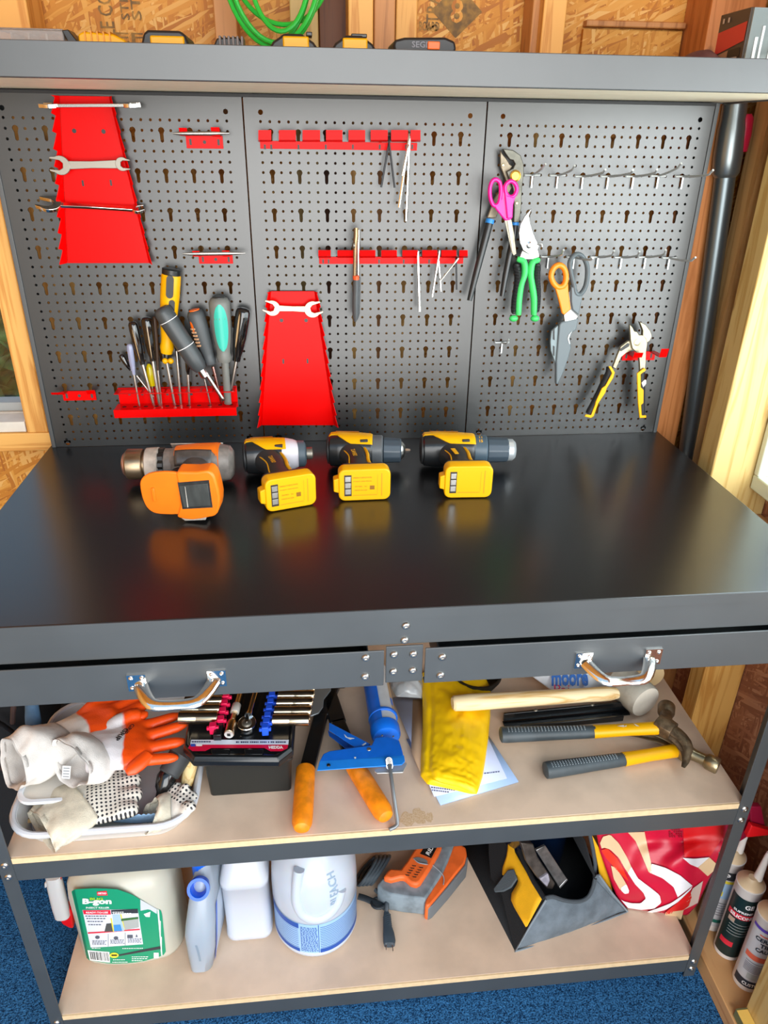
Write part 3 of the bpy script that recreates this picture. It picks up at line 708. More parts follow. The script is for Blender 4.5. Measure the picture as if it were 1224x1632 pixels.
clear_black = mat('smoky black acetate', '#121010', .08, coat=.6)
amber = mat('tan streak', '#a98d68', .25)
def sdriver(c, ht, hb, wid, st, tp, sw, m, label, y=ySH, style='flute', shaft_m=steel, parts=None, group='screwdrivers in the red rack'):
    """screwdriver: ht/hb handle ends, st/tp shaft ends, widths in crop pixels"""
    H0, H1 = Yp(*c(*ht), y), Yp(*c(*hb), y); T = Yp(*c(*tp), y)
    sc_ = (Yp(*c(ht[0]+100, ht[1]), y)-Yp(*c(*ht), y)).length/100
    R = wid*sc_/2; L = (H1-H0).length; ax = (H1-H0).normalized(); r = sw*sc_/2
    t = thing('screwdriver', label, 'screwdriver', T, group)
    n = 24; prof = {'flute': [(0, .35), (.02, .72), (.07, .95), (.2, 1), (.55, .92), (.8, .72), (.9, .52), (1, .5)],
         'barrel': [(0, .6), (.02, .85), (.06, .97), (.15, 1), (.8, .97), (.93, .85), (1, .62)],
         'grip': [(0, .5), (.02, .8), (.08, 1), (.3, 1.0), (.62, .86), (.8, .68), (.86, .66), (.93, .74), (1, .6)],
         'stub': [(0, .3), (.1, .7), (.3, .95), (.6, 1), (1, .9)]}[style]
    a = ax.cross(DN).normalized(); bb = ax.cross(a)
    rings = []
    for f, q in prof:
        ring = []
        for k in range(n):
            an = 2*pi*k/n; fl = 1.0
            if style == 'flute' and .04 < f < .85: fl = 1-.10*(k % 4 in (0,))-.05*(k % 4 in (1, 3))
            ring.append(H0+ax*L*f+(a*math.cos(an)+bb*math.sin(an))*R*q*fl)
        rings.append(ring)
    hd_ = obj('handle', B().loft(rings), m, t, smooth=50)
    sd = (T-H1)
    s0 = Yp(*c(*st), y) if st else H1
    b = B().tube([s0-(T-s0)*.02, s0+(T-s0)*.9, T-(T-s0)*.03, T], [r, r, r*1.05, r*.6], 10, up=DN, ratio=[1, 1, .5, .2])
    obj('shaft', b, shaft_m, t)
    return t, hd_, H0, H1, ax, a, bb, R, L, sc_
def collar(d, f0, f1, q, m, name='ferrule'):
    t, hd_, H0, H1, ax, a, bb, R, L, sc_ = d
    return obj(name, B().lathe([(R*q*.9, L*f0), (R*q, L*f0+.0008), (R*q, L*f1-.0008), (R*q*.85, L*f1)], H0, ax, 20), m, t)
def inlay(d, f0, f1, q, hw, m, ang=0.0, name='inlay'):
    t, hd_, H0, H1, ax, a, bb, R, L, sc_ = d; rings = []
    b = B()
    def fn(i, j):
        f = f0+(f1-f0)*j; e_ = math.sqrt(max(0, 1-(2*j-1)**2*.98))*hw; an = -pi/2+ang+(2*i-1)*e_
        return H0+ax*L*f+(a*math.cos(an)+DN*-math.sin(an))*R*(q+.02-.22*max(0, f-.25))
    b.grid(fn, 9, 15)
    return obj(name, b, m, hd_)
D = sdriver(kS, (65, 772), (152, 905), 52, (205, 955), (348, 1140), 15, clear_black, 'small black screwdriver leaning furthest left in the rack', y=-.016)
D = sdriver(kS, (140, 682), (178, 942), 58, None, (226, 1215), 16, mat('lilac clear acetate', '#a9aecb', .12, trans=.35), 'small screwdriver with a clear lilac handle in the red rack', y=-.026)
collar(D, .72, .80, .72, mat('lilac clear acetate', '#a9aecb'), 'collar')
D = sdriver(kS, (163, 492), (252, 855), 88, None, (348, 1210), 25, clear_black, 'black fluted screwdriver, second tall one from the left in the rack', y=-.026)
inlay(D, .15, .9, .97, .10, amber, .15, 'streak')
D = sdriver(kS, (282, 455), (338, 825), 104, None, (397, 1213), 28, clear_black, 'glossy black fluted screwdriver with a pale streak left of the yellow handle', y=-.030)
inlay(D, .15, .92, .97, .09, amber, -.1, 'streak')
D = sdriver(kS, (352, 448), (382, 905), 44, None, (412, 1212), 20, mat('dark wood handle', '#3a2412', .5), 'slim dark-handled screwdriver half hidden behind the black fluted one', y=-.018)
D = sdriver(kS, (303, 850), (333, 1035), 66, None, (350, 1200), 14, mat('yellow clear acetate', '#d9c400', .15, trans=.3), 'short screwdriver with a clear yellow handle low behind the black ones', y=-.010, style='stub')
# big yellow slotted handle
D = sdriver(kS, (497, 48), (455, 760), 168, (450, 800), (525, 1212), 26, yellow_plastic, 'tool with a tall slotted yellow handle and black cap in the red rack', y=-.0215, style='grip')
collar(D, -.005, .065, .95, black_plastic, 'cap')
def slot_in(D, u, v0, v1, w_, yy):
    b = B(); p0, p1 = Yp(*kS(u, v0), yy), Yp(*kS(u, v1), yy); h = w_*D[9]/2
    o = [(p0.x+h*math.cos(an), p0.z-h*.6+h*math.sin(an)) for an in [pi*k/6 for k in range(7)]]+[(p1.x+h*math.cos(an), p1.z+h*.6+h*math.sin(an)) for an in [pi+pi*k/6 for k in range(7)]]
    b.prism([V((x, yy, z)) for x, z in o], (0, .002, 0)); return obj('slot', b, black_plastic, D[1])
slot_in(D, 482, 115, 285, 62, -.0410); slot_in(D, 497, 320, 440, 52, -.0380)
collar(D, .985, 1.06, .30, black_plastic)
b = B(); 
for u in (443, 490): b.ball(Yp(*kS(u, 826), -.027), .0055, 10, (1, .9, 1))
b.box(Yp(*kS(443, 820), -.02).x, Yp(*kS(490, 820), -.02).x, -.023, -.017, Yp(*kS(443, 835), -.02).z, Yp(*kS(443, 815), -.02).z)
obj('collar', b, yellow_plastic, D[0])
D = sdriver(kS, (545, 560), (540, 740), 60, None, (578, 1212), 24, black_plastic, 'screwdriver whose handle hides behind the big ringed grey one', y=-.015)
D = sdriver(kS, (632, 800), (637, 940), 48, None, (650, 1208), 21, mat('smoky black acetate', '#121010'), 'short black-handled screwdriver upright in the middle of the rack', y=-.022, style='flute')
collar(D, .35, .6, .42, amber, 'collar')
D = sdriver(kS, (700, 700), (755, 960), 60, (778, 985), (826, 1192), 16, mat('red clear acetate', '#8c1420', .15, trans=.2), 'slim screwdriver with a dark red handle tucked behind the ringed grey handle', y=-.014)
# ringed grey ratchet
ringed = mat('slate grey handle', '#3c4143', .42)
D = sdriver(kS, (405, 375), (745, 900), 168, (790, 930), (940, 1165), 34, ringed, 'big slate grey screwdriver with white rings leaning right across the rack', y=-.043, style='barrel')
for f0, f1 in ((.180, .200), (.60, .62)): collar(D, f0, f1, 1.015, white_ink, 'ring')
collar(D, 1.0, 1.12, .42, chrome)
# grey handle with orange top
D = sdriver(kS, (690, 395), (832, 850), 152, (850, 880), (925, 1192), 28, mat('dark grey grip', '#45494b', .5), 'dark grey screwdriver with an orange end and a dotted side in the red rack', y=-.024, style='grip', shaft_m=mat('reddish chrome', '#b78f88', .2, 1))
org = mat('orange plastic', '#f26a13', .42)
collar(D, -.012, .012, .62, org, 'end_cap'); inlay(D, .16, .36, .99, .22, org, .75)
b = B()
for i in range(3):
    for j in range(6):
        f = .30+j*.062; an = -pi/2+.50+i*.28; t_, h_, H0, H1, ax, a_, b_, R, L, sc_ = D
        b.ball(H0+ax*L*f+(a_*math.cos(an)+DN*-math.sin(an))*R*(.99-.18*max(0, f-.3)), .0021, 6)
obj('grip_dots', b, mat('tan dots', '#b98a62', .5), D[1])
# teal inlay ratchet driver
D = sdriver(kS, (897, 285), (945, 832), 182, (950, 830), (976, 1198), 66, mat('warm grey plastic', '#6d6e69', .45), 'large grey screwdriver with a teal inlay and thick grey shaft', y=-.026, style='grip', shaft_m=mat('warm grey plastic', '#6d6e69'))
inlay(D, .08, .80, .99, .72, mat('teal inlay', '#2fb09c', .32), -.10); collar(D, -.01, .03, .6, mat('dark grey cap', '#2e3130', .4), 'cap')
D = sdriver(kS, (1108, 375), (1047, 825), 138, None, (1000, 1085), 28, clear_black, 'smoky black fluted screwdriver at the right end of the rack', y=-.020)
inlay(D, .1, .72, .97, .12, amber, .35, 'streak')

# ------------------------------------------------ wire hooks
wire = mat('zinc wire', '#c4c8c8', .4, .6)
def hook(c, base, elbow, tip, label, tail=True, group=None, L=.098):
    p = Yp(*c(*base), -.0035); el = Yp(*c(*elbow), -L*.84); tp_ = Yp(*c(*tip), -L)
    b = B(); h = .0135
    b.tube([p+V((-h, 0, 0)), p+V((h, 0, 0))], .0018, 8)
    b.tube([p+V((-h, 0, 0)), p+V((-h, .0022, .0015))], .0018, 8); b.tube([p+V((h, 0, 0)), p+V((h, .0022, .0015))], .0018, 8)
    o_ = thing('peg_hook', label, 'peg hook', p+V((0, 0, -.018)), group)
    obj('back_bar', b, wire, o_)
    obj('arm', B().tube(smoothpath([p, p+(el-p)*.5+V((0, 0, -.001)), el, el+(tp_-el)*.5, tp_], 3), .0019, 8), wire, o_)
    if tail:
        q = p+V((0, -.001, -.0205)); obj('tail', B().bar(p+V((0, -.001, 0)), q, .0026, .0018, (0, 1, 0)), wire, o_)
    return o_
ups = [((70, 150), (128, 110), (152, 82)), ((225, 152), (312, 118), (330, 92)), ((378, 158), (500, 135), (516, 116)), ((533, 158), (672, 138), (684, 119)), ((686, 158), (818, 137), (831, 116)), ((838, 155), (955, 106), (979, 78)), ((988, 158), (1140, 148), (1173, 119))]
nth = ['first', 'second', 'third', 'fourth', 'fifth', 'sixth', 'seventh']
for i, (bs, el, tp) in enumerate(ups):
    hook(kH, bs, el, tp, 'zinc wire peg hook, %s from the left in the upper row of hooks' % nth[i], group='peg hooks of the upper row', L=.085 if i in (0, 1, 5) else .098)
lows = [((168, 648), (250, 632), (262, 606)), ((325, 650), (425, 665), (440, 655)), ((470, 650), (556, 638), (570, 611)), ((614, 652), (712, 640), (725, 616)), ((760, 650), (872, 634), (885, 606)), ((905, 655), (1035, 672), (1066, 651))]
for i, (bs, el, tp) in enumerate(lows):
    hook(kH, bs, el, tp, 'zinc wire peg hook, %s from the left in the lower row of hooks' % nth[i], group='peg hooks of the lower row', L=.085)
hook(crop(0, 0, 1), (800, 546), (808, 547), (811, 541), 'lone zinc peg hook low on the right panel left of the grey sheath', L=.04)

# ------------------------------------------------ big blue-banded pliers
t = thing('pliers', 'big groove-joint pliers with black handles and blue bands', 'pliers', Yp(*kP(250, 1520), -.015))
gm = mat('gunmetal jaw', '#5f5e56', .42, .75, var=.3, vscale=60)
b = B(); plate(b, kP, [(405, 100), (500, 110), (570, 160), (597, 240), (600, 330), (585, 440), (575, 640), (560, 780), (505, 780), (510, 640), (500, 470), (460, 370), (440, 310), (500, 280), (520, 240), (500, 205), (470, 200), (440, 160)], -.016, .009)
obj('jaw', b, gm, t, bevel=.0012)
b = B(); plate(b, kP, [(385, 110), (400, 140), (445, 195), (470, 240), (500, 260), (470, 300), (520, 420), (470, 500), (420, 540), (345, 740), (262, 740), (330, 560), (390, 470), (440, 400), (385, 260)], -.010, .007)
obj('jaw', b, mat('brownish worn steel', '#7d7362', .42, .7, var=.3, vscale=50), t, bevel=.0012)
pv = obj('pivot', B().lathe([(.0095, 0), (.0095, .003), (.007, .0042), (.0065, .0036)], Yp(*kP(530, 352), -.025), DN, 24), mat('brass rivet', '#c79a45', .3, .9), t)
for u, v in ((418, 252), (545, 605)): obj('rivet', B().lathe([(.0028, 0), (.002, .0012)], Yp(*kP(u, v), -.0255 if u > 500 else -.0175), DN, 12), mat('pale rivet', '#cbb68a', .35, .8), t)
gb = mat('black dipped grip', '#1d2022', .4, coat=.2)
for pts, w_ in (([(297, 765), (262, 900), (215, 1080), (160, 1290), (105, 1510)], [.0068, .0068, .0062, .0058, .0045]), ([(532, 790), (520, 900), (480, 1080), (440, 1280), (408, 1470)], [.0058, .006, .0058, .0055, .0042])):
    pp = [Yp(*kP(*q), -.017-.004*k) for k, q in enumerate(pts)]
    g_ = obj('grip', B().tube(smoothpath(pp, 4), [w_[min(4, i//4)]+(w_[min(4, i//4+1)]-w_[min(4, i//4)])*(i % 4)/4 for i in range(17)], 14, up=DN, ratio=1.25), gb, t)
    q0, q1 = pp[0], pp[0]+(pp[1]-pp[0])*.22
    obj('blue_band', B().tube([q0-(q1-q0)*.3, q1], w_[0]*1.12, 14, up=DN, ratio=1.25), mat('blue dip', '#2a86d6', .4), g_, label='blue band')

# ------------------------------------------------ pink scissors
t = thing('scissors', 'scissors with hot pink handles hanging in front of the big pliers', 'scissors', Yp(*kP(520, 1085), -.048))
pink = mat('hot pink plastic', '#ea1290', .35)
def loop(c, pts, y, r, ratio=1.3, n=10): return B().tube(smoothpath([Yp(*c(*q), y) for q in pts], 4, True), r, n, closed=True, up=DN, ratio=ratio)
hl = obj('handle', loop(kP, [(350, 385), (390, 420), (395, 520), (375, 610), (330, 625), (300, 560), (295, 470), (315, 405)], -.048, .0035), pink, t)
b = B(); plate(b, kP, [(310, 600), (360, 618), (392, 560), (402, 440), (425, 450), (440, 540), (500, 640), (500, 735), (480, 760), (430, 765), (400, 730), (345, 660)], -.046, .006); obj('arm', b, pink, hl, bevel=.002)
hr = obj('handle', loop(kP, [(485, 400), (530, 425), (545, 480), (520, 535), (475, 545), (440, 500), (440, 440)], -.051, .0035), pink, t)
b = B(); plate(b, kP, [(425, 470), (450, 530), (500, 545), (530, 530), (505, 620), (500, 740), (450, 750), (435, 600)], -.050, .006); obj('arm', b, pink, hr, bevel=.002)
b = B(); plate(b, kP, [(428, 755), (495, 755), (520, 900), (540, 1075), (515, 1090), (495, 1060), (460, 900)], -.047, .0016); obj('blade', b, mat('worn blade', '#8a8374', .35, .8, var=.25, vscale=60), t, bevel=.0004)
b = B(); plate(b, kP, [(452, 755), (490, 755), (508, 900), (512, 1070), (500, 1050)], -.0488, .0014); obj('blade', b, mat('bright blade', '#8f887a', .3, .8), t, bevel=.0003)

# ------------------------------------------------ green pruner
t = thing('pruning_shears', 'pruning shears with curved silver blade and green and black handles', 'shears', Yp(*k7(310, 950), -.03))
b = B(); plate(b, kP, [(678, 652), (655, 720), (665, 790), (690, 870), (715, 935), (750, 1000), (725, 1060), (650, 1075), (600, 1040), (570, 970), (560, 880), (575, 800), (615, 725)], -.034, .0035)
obj('blade', b, mat('polished blade', '#b4b5b3', .3, .85), t, bevel=.0008)
b = B(); plate(b, kP, [(590, 1040), (650, 1070), (735, 1030), (752, 1100), (690, 1125), (620, 1125), (565, 1105)], -.031, .005); obj('lower_jaw', b, mat('satin steel head', '#a2a3a1', .35, .8), t, bevel=.001)
obj('pivot', B().lathe([(.006, 0), (.006, .002), (.0035, .003), (.003, .0045)], Yp(*kP(658, 992), -.0375), DN, 16), chrome, t)
obj('pivot', B().lathe([(.003, 0), (.003, .002)], Yp(*kP(715, 1058), -.037), DN, 12), steel, t)
obj('lock_catch', B().tube([Yp(*kP(735, 985), -.036), Yp(*kP(775, 985), -.038), Yp(*kP(778, 1010), -.038)], .0022, 8), steel, t)
grn = mat('green plastic', '#35b356', .38, col2='#49d672', vscale=8)
rib = banded_mat('ribbed black rubber', lambda t, b, s: None); rb_ = rib.node_tree
rb_.nodes['Principled BSDF'].inputs['Base Color'].default_value = (*lin('#232527'), 1); rb_.nodes['Principled BSDF'].inputs['Roughness'].default_value = .55
wv = rb_.nodes.new('ShaderNodeTexWave'); wv.bands_direction = 'Z'; wv.inputs['Scale'].default_value = 55; bm_ = rb_.nodes.new('ShaderNodeBump'); bm_.inputs['Strength'].default_value = .9; bm_.inputs['Distance'].default_value = .003
rb_.links.new([n for n in rb_.nodes if n.type == 'TEX_COORD'][0].outputs['Object'], wv.inputs['Vector']); rb_.links.new(wv.outputs[1], bm_.inputs['Height']); rb_.links.new(bm_.outputs[0], rb_.nodes['Principled BSDF'].inputs['Normal'])
for gpts, bpts, foot in (([(283, 686), (312, 700), (316, 750), (300, 800), (291, 860), (288, 930)], [(276, 705), (287, 760), (281, 820), (272, 880), (268, 925)], (268, 945)),
                         ([(378, 690), (350, 702), (342, 750), (348, 800), (356, 860), (355, 930)], [(372, 705), (367, 760), (371, 820), (370, 880), (366, 920)], (360, 945))):
    h_ = obj('handle', B().tube(smoothpath([Yp(*k7(*q), -.031-.002*k) for k, q in enumerate(gpts)], 4), [.0042, .0055, .0058, .0058, .006, .006, .006, .006, .0058, .0056, .0056, .0056, .0058, .006, .006, .006, .006, .0058, .0058, .0055, .005], 12, up=DN, ratio=1.3), grn, t)
    obj('grip', B().tube(smoothpath([Yp(*k7(*q), -.029-.002*k) for k, q in enumerate(bpts)], 4), [.004, .006, .0068, .0068, .0068, .0066, .0064, .0064, .0064, .0064, .0064, .0062, .006, .0058, .0056, .005, .003], 12, up=DN, ratio=1.35), rib, h_)
    obj('foot', B().ball(Yp(*k7(*foot), -.04), .0085, 12, (1, .8, .7)), grn, h_)

# ------------------------------------------------ orange and grey scissors in a sheath
t = thing('scissors', 'large shears with one orange and one grey handle in a grey sheath', 'scissors', Yp(*kF(245, 1580), -.03))
orp = mat('orange soft plastic', '#f58418', .4); gsc = mat('blue grey plastic', '#5d666a', .45)
oh = obj('handle', loop(kF, [(290, 230), (345, 265), (368, 340), (362, 420), (330, 470), (275, 478), (225, 430), (200, 350), (230, 265)], -.040, .0052, 1.2, 12), orp, t, label='orange handle')
b = B(); plate(b, kF, [(225, 445), (280, 488), (335, 480), (380, 430), (385, 520), (412, 720), (335, 785), (310, 770), (280, 640)], -.036, .008); obj('arm', b, orp, oh, bevel=.002)
gh = obj('handle', loop(kF, [(415, 190), (470, 115), (540, 120), (600, 210), (612, 330), (590, 470), (530, 560), (475, 545), (455, 450), (420, 300)], -.034, .0042, 1.5, 12), gsc, t, label='grey handle')
b = B(); plate(b, kF, [(415, 470), (455, 470), (480, 545), (545, 560), (530, 650), (500, 790), (430, 730), (415, 640)], -.032, .007); obj('arm', b, gsc, gh, bevel=.002)
b = B(); plate(b, kF, [(340, 790), (412, 728), (495, 805), (470, 850), (350, 870)], -.035, .004); obj('blade_root', b, mat('pale steel', '#d9d6cc', .35, .6), t, bevel=.0006)
b = B(); plate(b, kF, [(275, 895), (300, 862), (495, 818), (470, 950), (425, 980), (400, 1040), (408, 1120), (410, 1160), (380, 1270), (330, 1420), (262, 1570), (238, 1560), (240, 1300)], -.030, .010); sh = obj('sheath', b, gsc, t, bevel=.0025)
b = B(); plate(b, kF, [(272, 905), (195, 970), (183, 1090), (188, 1190), (240, 1335), (252, 1330), (262, 1130)], -.030, .006); obj('belt_clip', b, mat('blue grey clip', '#78868a', .4), sh, bevel=.001)
b = B(); plate(b, kF, [(220, 960), (240, 950), (240, 1080), (220, 1070)], -.0362, .0006); plate(b, kF, [(222, 1140), (240, 1150), (238, 1260), (222, 1250)], -.0362, .0006); obj('clip_slot', b, black_plastic, sh)
b = B(); plate(b, kF, [(440, 975), (400, 1020), (388, 1060), (405, 1125), (415, 1120), (402, 1060), (420, 1010)], -.0405, .0006); obj('thumb_notch', b, white_plastic, sh)

# ------------------------------------------------ yellow and black groove-joint pliers
t = thing('pliers', 'slip-joint pliers with yellow and black handles on the right panel', 'pliers', Yp(*kY(500, 1190), -.03))
nick = mat('pale nickel steel', '#a89f86', .36, .75, var=.2, vscale=60)
b = B(); plate(b, kY, [(658, 115), (690, 145), (712, 190), (745, 200), (765, 235), (815, 238), (850, 280), (862, 330), (848, 420), (842, 560), (835, 660), (775, 670), (772, 560), (760, 460), (690, 390), (668, 300)], -.030, .007); obj('jaw', b, nick, t, bevel=.001)
b = B(); plate(b, kY, [(765, 82), (830, 110), (885, 180), (905, 240), (885, 290), (850, 320), (800, 240), (802, 180)], -.026, .010); plate(b, kY, [(690, 300), (640, 305), (555, 370), (520, 460), (465, 600), (500, 625), (560, 490), (620, 440), (700, 400)], -.024, .007)
obj('jaw', b, nick, t, bevel=.001)
b = B(); plate(b, kY, [(545, 420), (650, 335), (672, 345), (665, 375), (575, 430)], -.0312, .0006); obj('slot', b, black_plastic, t)
obj('pivot', B().lathe([(.0062, 0), (.0062, .0015), (.003, .0024), (.0028, .0018)], Yp(*kY(760, 332), -.037), DN, 20), mat('brass nickel rivet', '#d8cfae', .3, .8), t)
gl = obj('grip', B().tube(smoothpath([Yp(*kY(*q), -.026-.002*k) for k, q in enumerate([(445, 610), (420, 720), (340, 880), (270, 1020), (200, 1150)])], 4), [.0065]*4+[.0078]*4+[.0072]*4+[.007]*4+[.006], 12, up=DN, ratio=1.1), black_rubber, t)
b = B(); plate(b, kY, [(425, 600), (455, 598), (498, 670), (480, 730), (405, 850), (390, 900), (310, 1020), (255, 1170), (225, 1192), (150, 1175), (165, 1150), (225, 1160), (270, 1040), (280, 1000), (350, 850), (390, 820), (465, 680)], -.0405, .0035); obj('yellow_trim', b, yellow_plastic, gl, bevel=.0012)
gr = obj('grip', B().tube(smoothpath([Yp(*kY(*q), -.028-.002*k) for k, q in enumerate([(815, 655), (805, 760), (812, 880), (812, 1020), (815, 1160)])], 4), [.0062]*4+[.0066]*4+[.006]*4+[.0058]*4+[.005], 12, up=DN, ratio=1.1), black_rubber, t)
b = B(); plate(b, kY, [(750, 680), (835, 618), (858, 640), (795, 690), (795, 840), (828, 870), (826, 1020), (800, 1040), (805, 1160), (860, 1162), (855, 1190), (780, 1192), (762, 1020)], -.0385, .0035); obj('yellow_trim', b, yellow_plastic, gr, bevel=.0012)
b = B(); plate(b, kY, [(805, 790), (845, 752), (860, 760), (858, 800), (825, 840)], -.0365, .002); obj('worn_patch', b, mat('worn grey patch', '#c8c4bb', .5), gr)
# ================================================================== four cordless drills lying on the worktop, handles towards the viewer
def Pl(u, v, o, n):
    d = ray(u, v); n = V(n); return C0 + d*((V(o)-C0).dot(n)/d.dot(n))
dk_rub = mat('charcoal overmould', '#26292b', .5, bump=.06, bscale=500)
dk_gls = mat('charcoal housing', '#1b1d1f', .28)
gry_met = mat('grey gear case', '#55595c', .4, var=.1, vscale=40)
amber_ln = mat('dark amber print', '#8a5a00', .5)
def body_ring(o, ex, ey, ez, x, ry, rz, n=28, a0=0, a1=2*pi, lift=0, p=.82):
    out = []
    m = n if a1-a0 > 6.2 else n+1
    for k in range(m):
        a = a0+(a1-a0)*k/n; c, s = math.cos(a), math.sin(a)
        out.append(o+ex*x+ey*(math.copysign(abs(c)**p, c)*(ry+lift))+ez*(math.copysign(abs(s)**p, s)*(rz+lift)))
    return out
def shell(o, ex, ey, ez, prof, arc, lift=.0014):
    """partial jacket over the body: prof [(x, ry, rz)], arc(t) -> start, end angle; closed solid"""
    n = 16; rings = []
    for i, (x, ry, rz) in enumerate(prof):
        a0, a1 = arc(i/(len(prof)-1))
        outer = body_ring(o, ex, ey, ez, x, ry, rz, n, a0, a1, lift); inner = body_ring(o, ex, ey, ez, x, ry, rz, n, a0, a1, -.002)
        rings.append(outer+inner[::-1])
    return B().loft(rings)
def resample(prof, k=4):
    out = []
    for i in range(len(prof)-1):
        for j in range(k):
            t = j/k; out.append(tuple(a+(b-a)*t for a, b in zip(prof[i], prof[i+1])))
    out.append(prof[-1]); return out
def drill_base(label, A, T, zc):
    a = Zp(*A, zc); b_ = Zp(*T, zc); ex = (b_-a); L = ex.length; ex.normalize()
    ey = V((ex.y, -ex.x, 0)); ey = ey if ey.y < 0 else -ey; ez = V((0, 0, 1))
    t = thing('cordless_drill', label, 'drill', ((a.x+b_.x)/2, a.y-.08, 0), 'cordless drills on the worktop')
    return t, a, ex, ey, ez, L
def yellow_drill(label, A, T, FL, FR, ftop, kind, zc=.034):
    t, o, ex, ey, ez, L = drill_base(label, A, T, zc)
    LB = L*(.56 if kind != 'impact' else .62)
    prof = resample([(0, .024, .024), (.004, .029, .029), (LB*.25, .031, .031), (LB*.6, .030, .030), (LB*.95, .028, .028), (LB, .026, .026)])
    obj('motor_housing', B().loft([body_ring(o, ex, ey, ez, *q) for q in prof]), dk_gls, t)
    sm = lambda x: max(0, min(1, x))
    hs = obj('yellow_shell', shell(o, ex, ey, ez, prof[1:-1], lambda q: (1.48-.78*sm((q-.32)/.22), 3.9)), yellow_plastic, t)
    # rear air slots and cap
    obj('rear_cap', B().lathe([(.020, -.003), (.0265, -.001), (.0275, .006), (.0285, .0065)], o, ex, 24), dk_rub, t)
    # warning label on the shell and lettering lines
    fs = lambda a_, c_: o+ex*a_+ey*(math.cos(c_)*.0331)*1+ez*(math.sin(c_)*.0331)
    lb = B(); lb.grid(lambda i, j: o+ex*(LB*.16+LB*.52*i)+body_off(ey, ez, 1.72+.32*j, .0326), 10, 5)
    obj('warning_label', lb, mat('orange warning print', '#d78a06', .45), hs)
    if kind == 'impact':
        obj('nose_housing', B().loft([body_ring(o, ex, ey, ez, x, r, r, lift=.001) for x, r in ((LB*.86, .0275), (LB*.98, .028), (LB*1.15, .025), (LB*1.3, .020))]), mat('pale grey hammer case', '#cfcbd2', .4), t)
        obj('nose_ring', B().lathe([(.0205, LB*1.24), (.0245, LB*1.25), (.0235, LB*1.40), (.018, LB*1.44)], o, ex, 24), mat('blue grey rubber', '#4a5862', .5), t)
        obj('collet', B().lathe([(.007, LB*1.43), (.007, L-.012), (.011, L-.012), (.011, L-.002), (.006, L)], o, ex, 20), dull_steel, t)
    else:
        x0, x1 = LB*.96, LB*1.22
        gc = obj('clutch_ring', B().lathe([(.024, x0), (.0275, x0+.002), (.0275, x1-.002), (.025, x1)], o, ex, 28), gry_met if kind == 'drill' else mat('blue grey clutch', '#41525e', .4), t)
        tx = B()
        for k, s in enumerate(('15', '11', '7', '3') if kind == 'hammer' else ()):
            an = 1.0+.35*k; put_text(tx, s, lambda a_, c_: o+ex*((x0+x1)/2+a_)+body_off(ey, ez, an+c_/.0276, .0277, 1), 0, 0, height=.006, bold=.02)
        if tx.v: obj('clutch_numbers', tx, yellow_plastic, gc)
        ck = B(); n = 36; rings = []
        for x, r in ((x1, .021), (x1+.002, .0235), (L*.90, .0222), (L*.915, .0195)):
            rings.append([o+ex*x+(ey*math.cos(2*pi*k/n)+ez*math.sin(2*pi*k/n))*(r-(.0014 if k % 3 == 0 else 0)) for k in range(n)])
        obj('chuck', ck.loft(rings), mat('blue grey chuck', '#3a4650', .38), t)
        if kind == 'drill':
            obj('chuck_jaws', B().lathe([(.0175, L*.905), (.016, L*.93), (.010, L*.965), (.006, L*.968)], o, ex, 20), steel, t)
            obj('bit', B().lathe([(.0042, L*.96), (.0042, L*1.0), (.0030, L*1.03), (.0015, L*1.035)], o, ex, 6), steel, t)
        else:
            obj('chuck_jaws', B().lathe([(.0205, L*.91), (.0200, L*.96), (.015, L*.99), (.007, L)], o, ex, 24), mat('pale chuck nose', '#c9cfd2', .3, .6), t)
    # foot: battery base plate facing the viewer
    l, r = Zp(*FL, 0), Zp(*FR, 0); fx = (r-l).normalized(); fy = V((fx.y, -fx.x, 0)); fy = fy if fy.y < 0 else -fy
    W = (r-l).length*1.08; ht = Yp(*ftop, (l.y+r.y)/2).z*.93; fc = (l+r)/2+ez*(ht/2+.0012)
    FR_ = lambda a_, c_, d_=0: fc+fx*a_+ez*c_+fy*d_
    out = rrect(W, ht, .011)
    ft = obj('foot', B().loft([[FR_(x*s, z*s, d) for x, z in out] for d, s in ((-.026, .92), (-.024, .99), (-.002, 1), (0, .965))]), yellow_plastic, t, bevel=.0008)
    obj('foot_cover', B().loft([[FR_(x*s, z*s-.001, d) for x, z in out] for d, s in ((-.040, .62), (-.034, .93), (-.0262, .955))]), dk_rub, t)
    b = B(); b.loft([[FR_(-W/2-.008+dx, z, d) for dx, z in ((0, -.012), (0, .010), (.010, .013), (.010, -.015))] for d in (-.020, -.002)])
    obj('latch', b, yellow_plastic, ft, bevel=.0015)
    # recess with contacts, printed label and rib
    b = B(); b.loft([[FR_(x, z, d) for x, z in ((-W*.39, -ht*.34), (-W*.39, ht*.33), (-W*.25, ht*.33), (-W*.25, -ht*.34))] for d in (-.001, .0004)])
    rc = obj('contact_recess', b, mat('dark recess', '#29241c', .6), ft)
    for z0, z1 in ((.12, .28), (-.08, .08), (-.28, -.12)):
        b = B(); b.loft([[FR_(x, z*ht, d) for x, z in ((-W*.375, z0), (-W*.375, z1), (-W*.265, z1), (-W*.265, z0))] for d in (.0002, .0012)]); obj('contact', b, steel, rc, bevel=.0003)
    fl = lambda a_, c_: FR_(a_, c_, .0003)
    b = B()
    for a_, c0, c1, wd in ((W*.33, -ht*.36, ht*.36, .0016), (W*.25, -ht*.30, ht*.33, .0006)): put_rect(b, a_-wd/2, c0, a_+wd/2, c1, fl, 2)
    put_rect(b, -W*.22, -ht*.335, W*.24, -ht*.31, fl, 2)
    obj('rib_line', b, mat('amber moulding line', '#d58a00', .45), ft)
